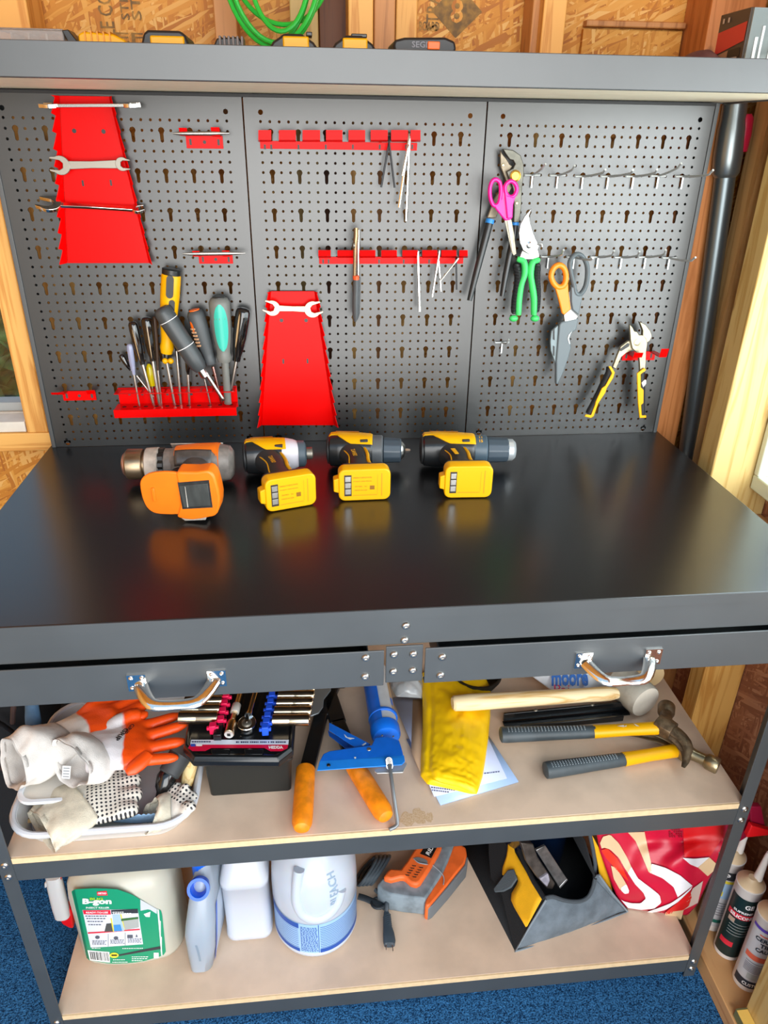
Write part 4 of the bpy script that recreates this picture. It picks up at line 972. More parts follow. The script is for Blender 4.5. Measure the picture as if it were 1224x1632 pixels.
    if kind != 'hammer':
        b = B()
        for k, s in enumerate(('WARNING: TO REDUCE THE RISK', 'OF INJURY, READ MANUAL', '20V MAX    No.', 'MADE IN USA')):
            put_text(b, s, fl, -W*.04+(0 if k < 2 else -W*.03), ht*(.24-.12*k-(.04 if k > 1 else 0)), width=W*(.36 if k < 2 else .24), height=.0026)
        put_rect(b, W*.10, -ht*.15, W*.19, -ht*.02, fl, 2)
        obj('printed_label', b, amber_ln, ft)
    # handle
    h0 = o+ex*(LB*.55)+ey*.022; h1 = FR_(-W*.02, 0, -.036)
    path = smoothpath([h0, h0+(h1-h0)*.35+ex*.004, h0+(h1-h0)*.7, h1], 4)
    n = len(path); obj('handle', B().tube(path, [.026-.005*math.sin(pi*i/(n-1)) for i in range(n)], 18, up=(0, 0, 1), ratio=.86, sq=.9), dk_rub, t)
    hd = bpy.context.scene.collection.objects[-1]
    ydir = (h1-h0).normalized(); sx = ydir.cross(ez).normalized(); sx = sx if sx.dot(ex) > 0 else -sx
    for s_, wdt in ((1, .0032), (-1, .0011)):
        pth = [p+sx*s_*(.0205-.004*math.sin(pi*i/(n-1)))+ez*(.0125+.002*math.sin(pi*i/(n-1))) for i, p in enumerate(path)][1:-1]
        obj('yellow_piping', B().tube(pth, wdt, 8), yellow_plastic, t)
    obj('trigger', B().loft([body_ring(h0+ey*.018+sx*.024, ydir, sx, ez, x, r_, .009) for x, r_ in ((-.016, .006), (-.008, .009), (.010, .009), (.016, .005))]), dk_gls, t)
    obj('selector', B().box(0, .001, 0, .001, 0, .001).xf(Matrix.Translation(o+ex*LB*.80+body_off(ey, ez, .95, .0275)) @ Matrix.Diagonal((14, 8, 8, 1)) @ Matrix.Translation((-.0005, -.0005, -.0005))), dk_rub, t, bevel=.001)
    # maker's lettering on the side of the handle
    mid = h0+(h1-h0)*.42; up_ = ez*.0212
    if kind != 'hammer':
        b = B(); put_text(b, 'DEWALT', lambda a_, c_: mid+up_+ydir*(-a_)*.9+sx*c_-sx*.004, 0, 0, width=.030, height=.0075, bold=.02); obj('lettering', b, yellow_plastic, t)
    else:
        b = B(); b.loft([[mid+up_*.98+ydir*a_+sx*c_+ez*d for a_, c_ in ((-.011, -.010), (.011, -.008), (.011, -.001), (-.011, -.002))] for d in (0, .0012)]); obj('badge', b, yellow_plastic, t, bevel=.0004)
    return t
def body_off(ey, ez, an, r, p=.82):
    c, s = math.cos(an), math.sin(an)
    return ey*(math.copysign(abs(c)**p, c)*r)+ez*(math.copysign(abs(s)**p, s)*r)
yellow_drill('yellow impact driver with a pale grey nose, left of the two yellow drills', (390, 728), (499, 722), (428, 818), (502, 805), (455, 757), 'impact')
yellow_drill('yellow drill with a dark chuck and bit, middle of the three yellow tools', (524, 716), (650, 718), (543, 800), (619, 797), (590, 745), 'drill')
yellow_drill('yellow drill with numbered clutch ring and pale chuck nose, rightmost on the worktop', (672, 716), (822, 717), (710, 795), (780, 794), (760, 740), 'hammer')

# worn orange drill, chuck to the left, open battery lid towards the viewer
t, o, ex, ey, ez, L = drill_base('worn orange drill with a big metal chuck and open base lid, leftmost on the worktop', (373, 737), (197, 740), .036)
o_grey = mat('scuffed grey housing', '#77716b', .45, var=.45, vscale=45)
orng = mat('safety orange plastic', '#f57a12', .42, var=.06, vscale=30)
LB = L*.56
prof = resample([(0, .019, .021), (.006, .027, .029), (.028, .032, .033), (LB*.6, .031, .032), (LB*.9, .028, .029), (LB, .025, .026)])
obj('housing', B().loft([body_ring(o, ex, ey, ez, *q) for q in prof]), o_grey, t)
sm = lambda x: max(0, min(1, x))
obj('orange_shell', shell(o, ex, ey, ez, [q for q in prof if .022 < q[0] < LB*.93], lambda q: (.0+1.15*sm(q/.14)-.3*sm((q-.75)/.2), 2.15)), orng, t)
b = B(); b.grid(lambda i, j: o+ex*(.034+.062*i)+body_off(ey, ez, .25+.95*j-.25*(i-.5)**2, .0335), 12, 8); obj('side_panel', b, mat('scuffed dark panel', '#4e4a47', .35, var=.35, vscale=60), t, solid=.001, soff=0)
b = B(); b.grid(lambda i, j: o+ex*(.02+.09*i)+body_off(ey, ez, 2.2+.5*j, .0336), 10, 5); obj('top_strip', b, mat('scuffed silver strip', '#c0b4a8', .4, var=.4, vscale=50), t, solid=.001, soff=0)
obj('forward_switch', B().ball(o+ex*(LB*.80)+body_off(ey, ez, .75, .028), .008, 10, (1.2, .8, .7)), dk_gls, t)
obj('gear_case', B().lathe([(.024, LB*.96), (.0265, LB*.98), (.0265, LB*1.10), (.024, LB*1.12)], o, ex, 28), o_grey, t)
n = 30; rings = []
for x, r in ((LB*1.10, .024), (LB*1.11, .0285), (LB*1.19, .0285), (LB*1.20, .026)):
    rings.append([o+ex*x+(ey*math.cos(2*pi*k/n)+ez*math.sin(2*pi*k/n))*(r-(.003 if k % 3 == 0 else 0)) for k in range(n)])
obj('torque_ring', B().loft(rings), black_plastic, t)
obj('collar', B().lathe([(.026, LB*1.19), (.029, LB*1.21), (.028, LB*1.40), (.025, LB*1.42)], o, ex, 28), mat('worn pale collar', '#b9b0a4', .5, var=.3, vscale=60), t)
ckm = mat('burnished bronze steel', '#a08b70', .35, .9, var=.5, vscale=30, stretch=(.3, 1, 1))
obj('chuck', B().lathe([(.019, LB*1.42), (.019, LB*1.455), (.0255, LB*1.46), (.0265, LB*1.48), (.0265, L*.955), (.024, L*.97)], o, ex, 32), ckm, t)
obj('chuck_nose', B().lathe([(.021, L*.965), (.0205, L*.985), (.017, L*1.0), (.008, L*1.0), (.007, L*.98)], o, ex, 28), mat('copper nose', '#b98a78', .35, .8), t)
# lid and base share one plane
kO = crop(190, 690, 6.12)
pl_o = Zp(310, 833, 0); pn = V((.16, 1, .10)).normalized()
F = lambda x, y, d=0: Pl(*kO(x, y), pl_o, pn)-pn*d
lid = [(205, 500), (222, 445), (262, 410), (320, 388), (430, 377), (560, 385), (590, 420), (600, 560), (610, 770), (560, 790), (440, 790), (340, 775), (270, 720), (225, 620)]
lp = smoothpath([F(*q) for q in lid], 3, True)
b = B().loft([[p+pn*.004 for p in lp], [p-pn*.0015 for p in lp]]); ld = obj('base_lid', b, orng, t, bevel=.0015)
b = B(); b.loft([[F(x, y, d) for x, y in ((315, 530), (345, 525), (368, 655), (340, 660))] for d in (.001, .004)]); obj('lid_clip', b, orng, ld, bevel=.0008)
fo = [(560, 385), (620, 370), (760, 372), (870, 358), (925, 400), (955, 480), (985, 620), (975, 740), (940, 795), (880, 812), (720, 838), (590, 820), (575, 790), (600, 700), (590, 520)]
fp = smoothpath([F(*q) for q in fo], 2, True)
ctr = sum(fp, V())/len(fp)
b = B().loft([[ctr+(p-ctr)*.85+pn*.030 for p in fp], [p+pn*.022 for p in fp], [p-pn*.002 for p in fp], [ctr+(p-ctr)*.95-pn*.004 for p in fp]])
ft = obj('foot', b, orng, t, bevel=.0012)
b = B().loft([[F(x, y, d) for x, y in ((578, 470), (882, 446), (918, 712), (625, 728))] for d in (.002, .0046)]); rc = obj('battery_window', b, mat('dark grey window', '#2a2b2b', .5, var=.4, vscale=80), ft)
b = B().loft([[F(x, y, d) for x, y in ((595, 500), (870, 476), (900, 690), (640, 708))] for d in (.0046, .0056)]); obj('window_pad', b, mat('scuffed rubber pad', '#3e4241', .5, var=.3, vscale=70, stretch=(1, 1, .3)), rc, bevel=.001)
b = B(); put_poly(b, [(650, 505), (655, 506), (685, 705), (675, 706)], lambda x, y: F(x, y, .0058)); obj('scratch', b, mat('pale scratch', '#b9b6ae', .6), rc)
b = B().loft([[F(x, y, d) for x, y in ((600, 800), (720, 838), (840, 825), (842, 855), (640, 862), (600, 835))] for d in (-.022, -.001)]); obj('bumper', b, mat('worn pale collar', '#b9b0a4'), ft, bevel=.001)
h0 = o+ex*(LB*.60)+ey*.020; h1 = ctr+pn*.03
obj('handle', B().tube(smoothpath([h0, h0+(h1-h0)*.5, h1], 4), [.026, .024, .022, .021, .021, .022, .024, .025, .026], 18, up=(0, 0, 1), ratio=.9, sq=.9), mat('scuffed dark panel', '#4e4a47'), t)
obj('trigger', B().ball(h0+ey*.022+ex*.026, .012, 12, (1, .9, .8)), dk_gls, t)
# ================================================================== things on the middle shelf
SH = -.4621
kC = crop(280, 1080, 5.1); kG = crop(500, 1080, 6.527); kE = crop(600, 1060, 4.08); kM = crop(780, 1120, 3.4); kT = crop(0, 1080, 3.709)
from mathutils import noise as _ns
def nz(p, s=1.0, seed=0.0): return _ns.noise(V((p[0]*s+seed, p[1]*s+seed*1.7, p[2]*s)))
def puff(corners, nu, nv, hfun, zbot=None, thick=None):
    """closed soft sheet over a (possibly many-sided) ruled outline: corners = (left polyline, right polyline) of world points"""
    Lf, Rt = corners
    def along(pl, t):
        q = t*(len(pl)-1); i = min(int(q), len(pl)-2); return pl[i]+(pl[i+1]-pl[i])*(q-i)
    b = B(); top = []; bot = []
    for j in range(nv):
        t = j/(nv-1); a, c = along(Lf, t), along(Rt, t)
        for i in range(nu):
            s = i/(nu-1); p = a+(c-a)*s; up, dn = hfun(s, t, p); top.append(p+V((0, 0, up))); bot.append(p+V((0, 0, dn)))
    n = len(top); f = []
    for j in range(nv-1):
        for i in range(nu-1):
            k = j*nu+i; f.append([k, k+1, k+nu+1, k+nu]); f.append([n+k, n+k+nu, n+k+nu+1, n+k+1])
    rim = [i for i in range(nu)]+[j*nu+nu-1 for j in range(1, nv)]+[(nv-1)*nu+i for i in range(nu-2, -1, -1)]+[j*nu for j in range(nv-2, 0, -1)]
    for k in range(len(rim)): a, c = rim[k], rim[(k+1) % len(rim)]; f.append([a, n+a, n+c, c])
    return b.add(top+bot, f)

# ------------------------------------------------ white tray and what lies in it
t = thing('tray', 'white plastic tray with rounded corners under the work gloves', 'tray', (-.46, -.43, SH))
def tray_ring(x0, x1, y0, y1, r, z): return [V(((x0+x1)/2+a, (y0+y1)/2+c, z)) for a, c in rrect(x1-x0, y1-y0, r, 8)]
X0, X1, Y0_, Y1_ = -.612, -.316, -.556, -.245
outer = [tray_ring(X0+.020, X1-.020, Y0_+.018, Y1_-.02, .05, SH+.0005), tray_ring(X0+.006, X1-.006, Y0_+.006, Y1_-.006, .055, SH+.030), tray_ring(X0, X1, Y0_, Y1_, .058, SH+.033), tray_ring(X0, X1, Y0_, Y1_, .058, SH+.037),
         tray_ring(X0+.010, X1-.010, Y0_+.010, Y1_-.010, .05, SH+.037), tray_ring(X0+.024, X1-.024, Y0_+.022, Y1_-.024, .045, SH+.004)]
obj('body', B().loft(outer), white_plastic, t, smooth=50)
obj('rim', B().tube(tray_ring(X0+.004, X1-.004, Y0_+.004, Y1_-.004, .056, SH+.0365), .0052, 8, closed=True), mat('white rolled rim', '#cfd2d8', .3), t)
t = thing('lid', 'translucent white box lid sticking out left of the glove cuffs', 'lid', (-.56, -.45, SH+.04))
rg = lambda d, z, tl=.10: [V((p.x, p.y, z+(p.y+.5)*-tl)) for p in tray_ring(-.606+d, -.47-d, -.505+d, -.36-d, .03-d*.5, 0)]
obj('rim', B().loft([rg(0, SH+.050), rg(0, SH+.056), rg(.008, SH+.056), rg(.008, SH+.050)], closed=True), mat('milky lid', '#e6ebf3', .35), t, bevel=.001)
obj('panel', B().loft([rg(.008, SH+.0505), rg(.008, SH+.052)]), mat('milky lid panel', '#dcd6cc', .4), t)
o = obj('card', B().prism([Zp(*kT(*q), SH+.012) for q in ((140, 775), (260, 765), (275, 850), (150, 862))], (0, 0, .0008)), mat('tan card', '#d9b47c', .7), smooth=None)
tag(o, 'tan printed card at the left front of the white tray', 'card')
b = B(); fc = lambda x, y: Zp(*kT(x, y), SH+.0131)
put_text(b, 'A/5', lambda a, c: fc(a, -c), 208, -783, width=55, height=20, bold=.02); put_text(b, 'MADE IN', lambda a, c: fc(a, -c), 212, -832, width=105, height=13, bold=.02)
obj('print', b, ink, o)
o = obj('bubble_sheet', B().grid(lambda i, j: Zp(*kT(660+260*i, 850-45*j+8*math.sin(3*i)), SH+.012+.02*j)+V((0, 0, .0028*abs(math.sin(i*28))*abs(math.sin(j*8)))), 60, 14), mat('pale blue bubble sheet', '#9cc3e6', .25), solid=.001)
tag(o, 'pale blue bubble sheet showing under the dotted glove', 'bubble wrap')

def split_mat(name, P0, ex, cut, ca, cb, noise=.02, rough=.5, dots=None, ey=None, rough_b=.6, ramp=.004):
    """ca beyond the cut (measured along ex from P0, in metres), cb before it; optional grid of rubber dots"""
    m = bpy.data.materials.new(name); m.use_nodes = True; t = m.node_tree; b = t.nodes['Principled BSDF']; b.inputs['Roughness'].default_value = rough
    N = t.nodes.new; Lk = t.links.new; tcn = N('ShaderNodeTexCoord'); d = N('ShaderNodeVectorMath'); d.operation = 'DOT_PRODUCT'; d.inputs[1].default_value = tuple(ex); Lk(tcn.outputs['Object'], d.inputs[0])
    no = N('ShaderNodeTexNoise'); no.inputs['Scale'].default_value = 30; Lk(tcn.outputs['Object'], no.inputs['Vector'])
    ad = N('ShaderNodeMath'); ad.operation = 'MULTIPLY_ADD'; ad.inputs[1].default_value = noise; Lk(no.outputs[0], ad.inputs[0]); Lk(d.outputs['Value'], ad.inputs[2])
    mr = N('ShaderNodeMapRange'); mr.inputs[1].default_value = cut; mr.inputs[2].default_value = cut+ramp; Lk(ad.outputs[0], mr.inputs[0])
    mx = N('ShaderNodeMix'); mx.data_type = 'RGBA'; Lk(mr.outputs[0], mx.inputs['Factor']); mx.inputs['A'].default_value = (*lin(cb), 1); mx.inputs['B'].default_value = (*lin(ca), 1)
    if dots:
        fx = N('ShaderNodeVectorMath'); fx.operation = 'DOT_PRODUCT'; fx.inputs[1].default_value = tuple(V(ex)); Lk(tcn.outputs['Object'], fx.inputs[0])
        fy = N('ShaderNodeVectorMath'); fy.operation = 'DOT_PRODUCT'; fy.inputs[1].default_value = tuple(V(ey)); Lk(tcn.outputs['Object'], fy.inputs[0])
        dd = []
        for s in (fx, fy):
            k = N('ShaderNodeMath'); k.operation = 'MULTIPLY'; k.inputs[1].default_value = 1/dots; Lk(s.outputs['Value'], k.inputs[0])
            f = N('ShaderNodeMath'); f.operation = 'PINGPONG'; f.inputs[1].default_value = .5; Lk(k.outputs[0], f.inputs[0]); q = N('ShaderNodeMath'); q.operation = 'POWER'; q.inputs[1].default_value = 2; Lk(f.outputs[0], q.inputs[0]); dd.append(q)
        su = N('ShaderNodeMath'); Lk(dd[0].outputs[0], su.inputs[0]); Lk(dd[1].outputs[0], su.inputs[1])
        lt = N('ShaderNodeMath'); lt.operation = 'LESS_THAN'; lt.inputs[1].default_value = .075; Lk(su.outputs[0], lt.inputs[0])
        ml = N('ShaderNodeMath'); ml.operation = 'MULTIPLY'; Lk(lt.outputs[0], ml.inputs[0]); Lk(mr.outputs[0], ml.inputs[1]); Lk(ml.outputs[0], mx.inputs['Factor'])
    Lk(mx.outputs['Result'], b.inputs['Base Color'])
    w_ = N('ShaderNodeTexNoise'); w_.inputs['Scale'].default_value = 450; Lk(tcn.outputs['Object'], w_.inputs['Vector']); bp = N('ShaderNodeBump'); bp.inputs['Strength'].default_value = .35; bp.inputs['Distance'].default_value = .001; Lk(w_.outputs[0], bp.inputs['Height']); Lk(bp.outputs[0], b.inputs['Normal'])
    MATS[name] = m; return m
def glove(label, wrist, tip, z, side, mats, fingers, thumb, width=.088, cuff_len=.075, cuff=None, tilt=0.0, thick=.014, cut=.035, dots=None, cuffspread=1.0, cuffdir=None, mouth=(.042, .026), lean=1.0):
    """wrist, tip: photo points of the wrist centre and middle fingertip; z heights of both"""
    a, c = Zp(*wrist, z[0]), Zp(*tip, z[1]); ex = (c-a).normalized(); ey = V((-ex.y, ex.x, 0)).normalized()*side; ez = ex.cross(ey).normalized()
    if ez.z < 0: ez = -ez
    ey = (ey+ez*tilt).normalized(); ez = ex.cross(ey).normalized(); ez = ez if ez.z > 0 else -ez
    L = (c-a).length
    t = thing('work_glove', label, 'glove', a-V((0, 0, thick)), 'work gloves in the white tray')
    m = split_mat('glove skin '+label[:12]+str(len(MATS)), a, ex, cut, mats[0], mats[1], dots=dots, ey=ey, rough=.42 if not dots else .8)
    pl = L*.52; b = B()
    W = lambda x, y, h=0: a+ex*x+ey*y+ez*h
    rings = []
    for x, w_, h_ in ((-.012, .40, .9), (.0, .42, 1.0), (pl*.35, .48, 1.1), (pl*.75, .50, 1.0), (pl*1.0, .48, .85), (pl*1.08, .40, .5)):
        rings.append([W(x, math.cos(2*pi*k/20)*w_*width, math.sin(2*pi*k/20)*h_*thick+.003*math.sin(x*90+k)) for k in range(20)])
    b.loft(rings)
    for y0, dl, ang, r, lift in fingers:
        p0 = W(pl*.9, y0*width, 0); l_ = L*dl; pts = []
        for k in range(6):
            q = k/5; pts.append(p0+ex*(l_*q*math.cos(ang*q))+ey*(l_*q*math.sin(ang))+ez*(lift*math.sin(pi*.5*q)*q))
        b.tube(pts, [r*1.05, r*1.05, r, r*.97, r*.9, r*.45], 10, up=ez, ratio=.82)
    x0, y0, xe, ye, r, lift = thumb
    p0, p3 = W(x0*L, y0*width, 0), W(xe*L, ye*width, lift)
    b.tube([p0, p0+(p3-p0)*.4+ez*.006, p0+(p3-p0)*.75+ez*.005, p3-(p3-p0)*.06, p3], [r*1.2, r*1.15, r, r*.9, r*.45], 10, up=ez, ratio=.8)
    hd_ = obj('hand', b, m, t, remesh=.0032, relax=6)
    # open cuff
    cd_ = (V(cuffdir).normalized() if cuffdir else -ex); rings = []
    ny = ey-cd_*ey.dot(cd_); ny.normalize(); nz_ = cd_.cross(ny).normalized(); nz_ = nz_ if nz_.z > 0 else -nz_
    for q in range(15):
        f = q/14; cc = a+ex*.006*(1-f)+cd_*cuff_len*f; e_ = min(1, f*1.5); bl = 1+.16*math.sin(pi*min(1, f*1.15))
        wv_ = (width*.44*(1-e_)+mouth[0]*e_)*bl; hv = (thick*1.08*(1-e_)+mouth[1]*e_)*bl
        ring = []
        for k in range(40):
            an = 2*pi*k/40; wr = 1+(.10*math.sin(3*an+4*f+len(MATS))+.05*math.sin(7*an-9*f))*f
            p = cc+ny*math.cos(an)*wv_*wr+(nz_-cd_*lean*f*f)*(math.sin(an)*hv*wr)
            ring.append(p+nz_*.004*nz((p.x*60, p.y*60, p.z*60), 1, 7)*f)
        rings.append(ring)
    # folded hem
    rings.append([p+(p-(a+cd_*cuff_len)).normalized()*.0022+cd_*.002 for p in rings[-1]]); rings.append([p+(p-(a+cd_*cuff_len)).normalized()*.0015-cd_*.006 for p in rings[-2]])
    obj('cuff', B().loft(rings, cap=False), cuff, t, solid=.0022, smooth=70, label='knitted cuff')
    return t, a, ex, ey, ez, W
knit = mat('cream knit', '#d8cfba', .9, var=.12, vscale=60, bump=.5, bscale=700)
knit_w = mat('white knit', '#dad5cf', .85, var=.10, vscale=50, bump=.4, bscale=700)
OR = '#f4500c'
FN = [(.38, .46, .10, .0112, .006), (.13, .52, .02, .0118, .010), (-.13, .48, -.06, .0118, .004), (-.38, .40, -.16, .0108, 0)]
# dotted cotton glove lying lowest, its cuff at the front left
glove('natural cotton glove with black rubber dots, lying lowest in the white tray', (128, 1278), (255, 1246), (SH+.040, SH+.040), 1, ('#23242a', '#d6d0c4'), [(.36, .26, .10, .015, 0), (.13, .30, .02, .016, .004), (-.12, .30, -.04, .016, .002), (-.35, .24, -.12, .015, 0)], (.18, .4, .62, .66, .012, .0), width=.115, cuff=knit, cut=.018, dots=.0068, thick=.016, cuff_len=.065, mouth=(.050, .016), lean=.3, cuffdir=(-.75, -.62, -.12))
glove('second dotted cotton glove crumpled at the right front of the tray', (270, 1292), (303, 1252), (SH+.030, SH+.044), 1, ('#23242a', '#d6d0c6'), [(.3, .45, .1, .010, 0), (0, .5, 0, .010, .01), (-.3, .45, -.1, .010, 0)], (.2, -.4, .5, -.75, .010, .01), width=.055, cuff=knit, cut=.025, dots=.0068, thick=.011, cuff_len=.030, mouth=(.026, .016), cuffdir=(-.95, -.1, -.1))
# back orange glove
glove('orange dipped work glove behind, its white cuff gaping at the far left', (98, 1178), (252, 1104), (SH+.085, SH+.095), 1, (OR, '#d8d4ce'), [(.36, .36, .04, .013, 0), (.1, .42, 0, .013, .004), (-.14, .40, -.02, .013, 0), (-.36, .34, -.06, .012, 0)], (.25, .3, .55, .5, .012, 0), width=.095, cuff=knit_w, cut=.05, cuff_len=.085, cuffdir=(-.64, -.70, .10), mouth=(.036, .044), lean=.1, thick=.016)
# front orange glove
gt = glove('orange dipped work glove on top of the pile with printing and a cuff tag', (150, 1198), (303, 1170), (SH+.088, SH+.085), 1, (OR, '#dad6d9'), FN, (.10, .42, .50, .62, .0135, .010), width=.105, cuff=knit_w, cut=.055, cuff_len=.048, cuffdir=(-.50, -.68, .22), mouth=(.044, .030), lean=.1, thick=.017)
g0, a, ex, ey, ez, W = gt
b = B().tube([W(.085, -.036, .004), W(.070, -.052, .004), W(.060, -.060, .003), W(.052, -.064, .002)], [.014, .014, .012, .006], 10, up=ez, ratio=.7)
obj('thumb', b, mat('orange latex', OR, .42), g0)
b = B(); fr_ = lambda x, y: W(.046+x, .004+y, .0197)
put_text(b, 'GRIP', fr_, 0, .004, width=.030, height=.009, bold=.03, ang=-2.2); put_text(b, 'GRIP', fr_, .012, .014, width=.024, height=.008, bold=.02, ang=-2.2)
obj('print', b, ink, g0)
c0 = a+V((-.8, -.5, -.25)).normalized()*.050
b = B(); tg = [c0+V(q) for q in ((-.006, -.012, -.012), (.008, -.014, -.012), (.012, -.004, .014), (-.002, -.002, .014))]; b.prism(tg, V((0, -.0006, .0002)))
tg_ = obj('tag', b, white_plastic, g0)
b = B()
for k in range(5):
    f = .15+.17*k; p = tg[0]+(tg[3]-tg[0])*f; q = tg[1]+(tg[2]-tg[1])*f; o_ = V((0, -.0008, .0003)); s_ = (tg[3]-tg[0])*.05
    b.add([p+(q-p)*.15+o_, p+(q-p)*.85+o_, p+(q-p)*.85+s_+o_, p+(q-p)*.15+s_+o_], [(0, 1, 2, 3)])
obj('print', b, mat('grey print', '#7d7f86', .6), tg_)

# tool handles standing out of the tray on the right
t = thing('hand_tool', 'black rubber-sleeved tool beside the dotted glove in the tray', 'hand tool', Zp(258, 1262, SH+.02))
p0, p1, p2 = Zp(254, 1276, SH+.024), Zp(265, 1240, SH+.050), Zp(287, 1204, SH+.070)
obj('neck', B().tube([p0, p0+(p1-p0)*.35, p0+(p1-p0)*.55, p1, p1+(p2-p1)*.2], [.008, .009, .014, .0165, .0155], 16), mat('glossy black grip', '#0e1012', .2, coat=.4), t)
obj('sleeve', B().tube([p1+(p2-p1)*.1, p1+(p2-p1)*.2, p2], [.014, .0185, .020], 16), grey_rubber if False else mat('charcoal sleeve', '#35383a', .6), t)
t = thing('hand_tool', 'slim tool with a bare wooden handle leaning at the right edge of the tray', 'hand tool', Zp(300, 1258, SH+.02))
p0, p1 = Zp(296, 1256, SH+.030), Zp(309, 1198, SH+.062)
obj('wood', B().tube([p0, p0+(p1-p0)*.2, p1], [.009, .0105, .012], 14), wood_mat('pale beech', '#ecd096', '#d6b06a', scale=(30, 4, 30), knots=False), t)
obj('ferrule', B().tube([p0-(p1-p0)*.12, p0+(p1-p0)*.06], [.0075, .0098], 14), dull_steel, t)
# dark clutter behind the gloves at the left
dk = mat('black cloth', '#0d0f13', .85, bump=.4, bscale=120)
def heap(label, name, cat, l, r, hh, m, seed, nu=26, nv=16, par=None):
    hf = lambda s, t_, p: (max(.0005, hh*abs(math.sin(pi*s)*math.sin(pi*min(1, t_)))**.22*(.8+.35*nz((s*3, t_*3, 0), 1, seed))), 0)
    o = obj(name, puff((l, r), nu, nv, hf), m); return tag(o, label, cat)
heap('black cloth bag slumped at the back left behind the gloves', 'cloth_bag', 'bag', [V((-.613, -.236, SH+.0005)), V((-.613, -.12, SH+.0005)), V((-.61, -.02, SH+.0005))], [V((-.41, -.236, SH+.0005)), V((-.40, -.12, SH+.0005)), V((-.395, -.02, SH+.0005))], .27, dk, 4.0)
o = obj('rag', B().tube(smoothpath([Yp(52, 1190, -.33), Yp(54, 1165, -.335), Yp(52, 1140, -.325), Yp(50, 1116, -.31), Yp(49, 1100, -.30)], 3), [.010, .012, .013, .0135, .014, .014, .0135, .0125, .012, .010, .008, .007, .005], 14, up=(0, -1, 0), ratio=.7), mat('slate blue rag', '#4f7396', .85, var=.35, vscale=25, bump=.3, bscale=300)); tag(o, 'slate blue rag hanging over the black bag at the far left', 'rag')
for pts, r, lb in (([(12, 1192), (30, 1182), (45, 1173), (62, 1160)], .0018, 'thin dark wire curving beside the blue rag at the left'), ([(2, 1226), (12, 1208), (22, 1190), (34, 1172)], .003, 'dark brown cord slanting down at the far left of the shelf'), ([(20, 1152), (21, 1130), (24, 1106)], .0045, 'short maroon strap hanging at the far left under the drawer')):
    o = obj('cord', B().tube(smoothpath([Yp(u, v, -.37) for u, v in pts], 4), r, 8), mat('brown black cord', '#3a2c2a', .5)); tag(o, lb, 'cord', 'dark cords at the far left')
heap('dark green cloth showing between the orange gloves and the sockets', 'cloth', 'cloth', [V((-.39, -.255, SH+.0005)), V((-.39, -.10, SH+.0005))], [V((-.345, -.24, SH+.0005)), V((-.345, -.10, SH+.0005))], .14, mat('bottle green cloth', '#0f6a4a', .8, var=.4, vscale=20), 9.0, 12, 8)

# made-up black bag added to darken the area left of the bench
dfl = []
for k in range(13):
    q = k/12; s_ = (1-abs(2*q-1)**5)**.5 if 0 < q < 1 else .35
    dfl.append([V((-1.02+.385*q, -.14+.135*max(.35, s_)*math.copysign(abs(math.cos(2*pi*j/28))**.6, math.cos(2*pi*j/28)), FZ+.003+.30*(1+max(.5, s_)*math.copysign(abs(math.sin(2*pi*j/28))**.5, math.sin(2*pi*j/28)))*(1 if math.sin(2*pi*j/28) > 0 else 1)-.30*(1-max(.5, s_))*(0 if math.sin(2*pi*j/28) > 0 else 1)+.006*nz((q*6, j*.7, 0), 1, 4))) for j in range(28)])
lo = min(p.z for r in dfl for p in r)
for r in dfl:
    for p in r: p.z += FZ+.002-lo
t = thing('dark_filler_bag', 'made-up black bag filling the dark area left of the bench', 'bag', (-.83, -.14, FZ))
obj('body', B().loft(dfl), dk, t, smooth=60)
obj('handle', B().tube(smoothpath([V((-.95, -.27, -.50)), V((-.9, -.285, -.42)), V((-.80, -.285, -.38)), V((-.70, -.285, -.44)), V((-.66, -.27, -.55))], 4), .009, 8, ratio=.4), mat('black webbing', '#1b1d22', .7, bump=.4, bscale=300), t)

# ------------------------------------------------ black bin and socket set on top of it
bx0, bx1, by0, by1 = -.303, -.166, -.466, -.27
t = thing('bin', 'plain black plastic bin under the socket set', 'bin', ((bx0+bx1)/2, (by0+by1)/2, SH))
rr = lambda w_, h_, r, z, cx=(bx0+bx1)/2, cy=(by0+by1)/2: [V((cx+a, cy+c, z)) for a, c in rrect(w_, h_, r, 5)]
bw, bd = bx1-bx0, by1-by0
binm = mat('satin black plastic', '#1a1d1c', .42)
obj('body', B().loft([rr(bw, bd, .006, SH+.0004), rr(bw+.008, bd+.008, .008, SH+.078), rr(bw+.003, bd+.003, .006, SH+.078), rr(bw-.006, bd-.006, .004, SH+.004)]), binm, t, bevel=.0008)
obj('rim', B().loft([rr(bw+.012, bd+.012, .008, SH+.074), rr(bw+.012, bd+.012, .008, SH+.0795), rr(bw+.003, bd+.003, .006, SH+.0795), rr(bw+.003, bd+.003, .006, SH+.074)], closed=True), binm, t, bevel=.0006)
ZC_ = SH+.081
case = thing('socket_case', 'open black socket set case with a red and white label on its front', 'case', (-.24, -.35, ZC_))
cpl = [Zp(*kC(*q), SH+.100) for q in ((70, 590), (140, 685), (840, 690), (955, 600))]
F0, F1, F2, F3 = cpl
out = [V((F0.x-.004, -.22, 0)), V((F0.x-.002, F0.y, 0)), V((F1.x, F1.y, 0)), V((F2.x, F2.y, 0)), V((F3.x, F3.y, 0)), V((F3.x+.012, -.22, 0))]
cen = V((-.24, -.35, 0))
lvl = lambda s, z: [cen+(p-cen)*s+V((0, 0, z)) for p in out]
obj('tray', B().loft([lvl(.94, ZC_), lvl(1, ZC_+.010), lvl(1, ZC_+.020), lvl(.965, ZC_+.0265), lvl(.93, ZC_+.0265), lvl(.91, ZC_+.024)]), mat('glossy black plastic', '#141618', .25), case, bevel=.0012)
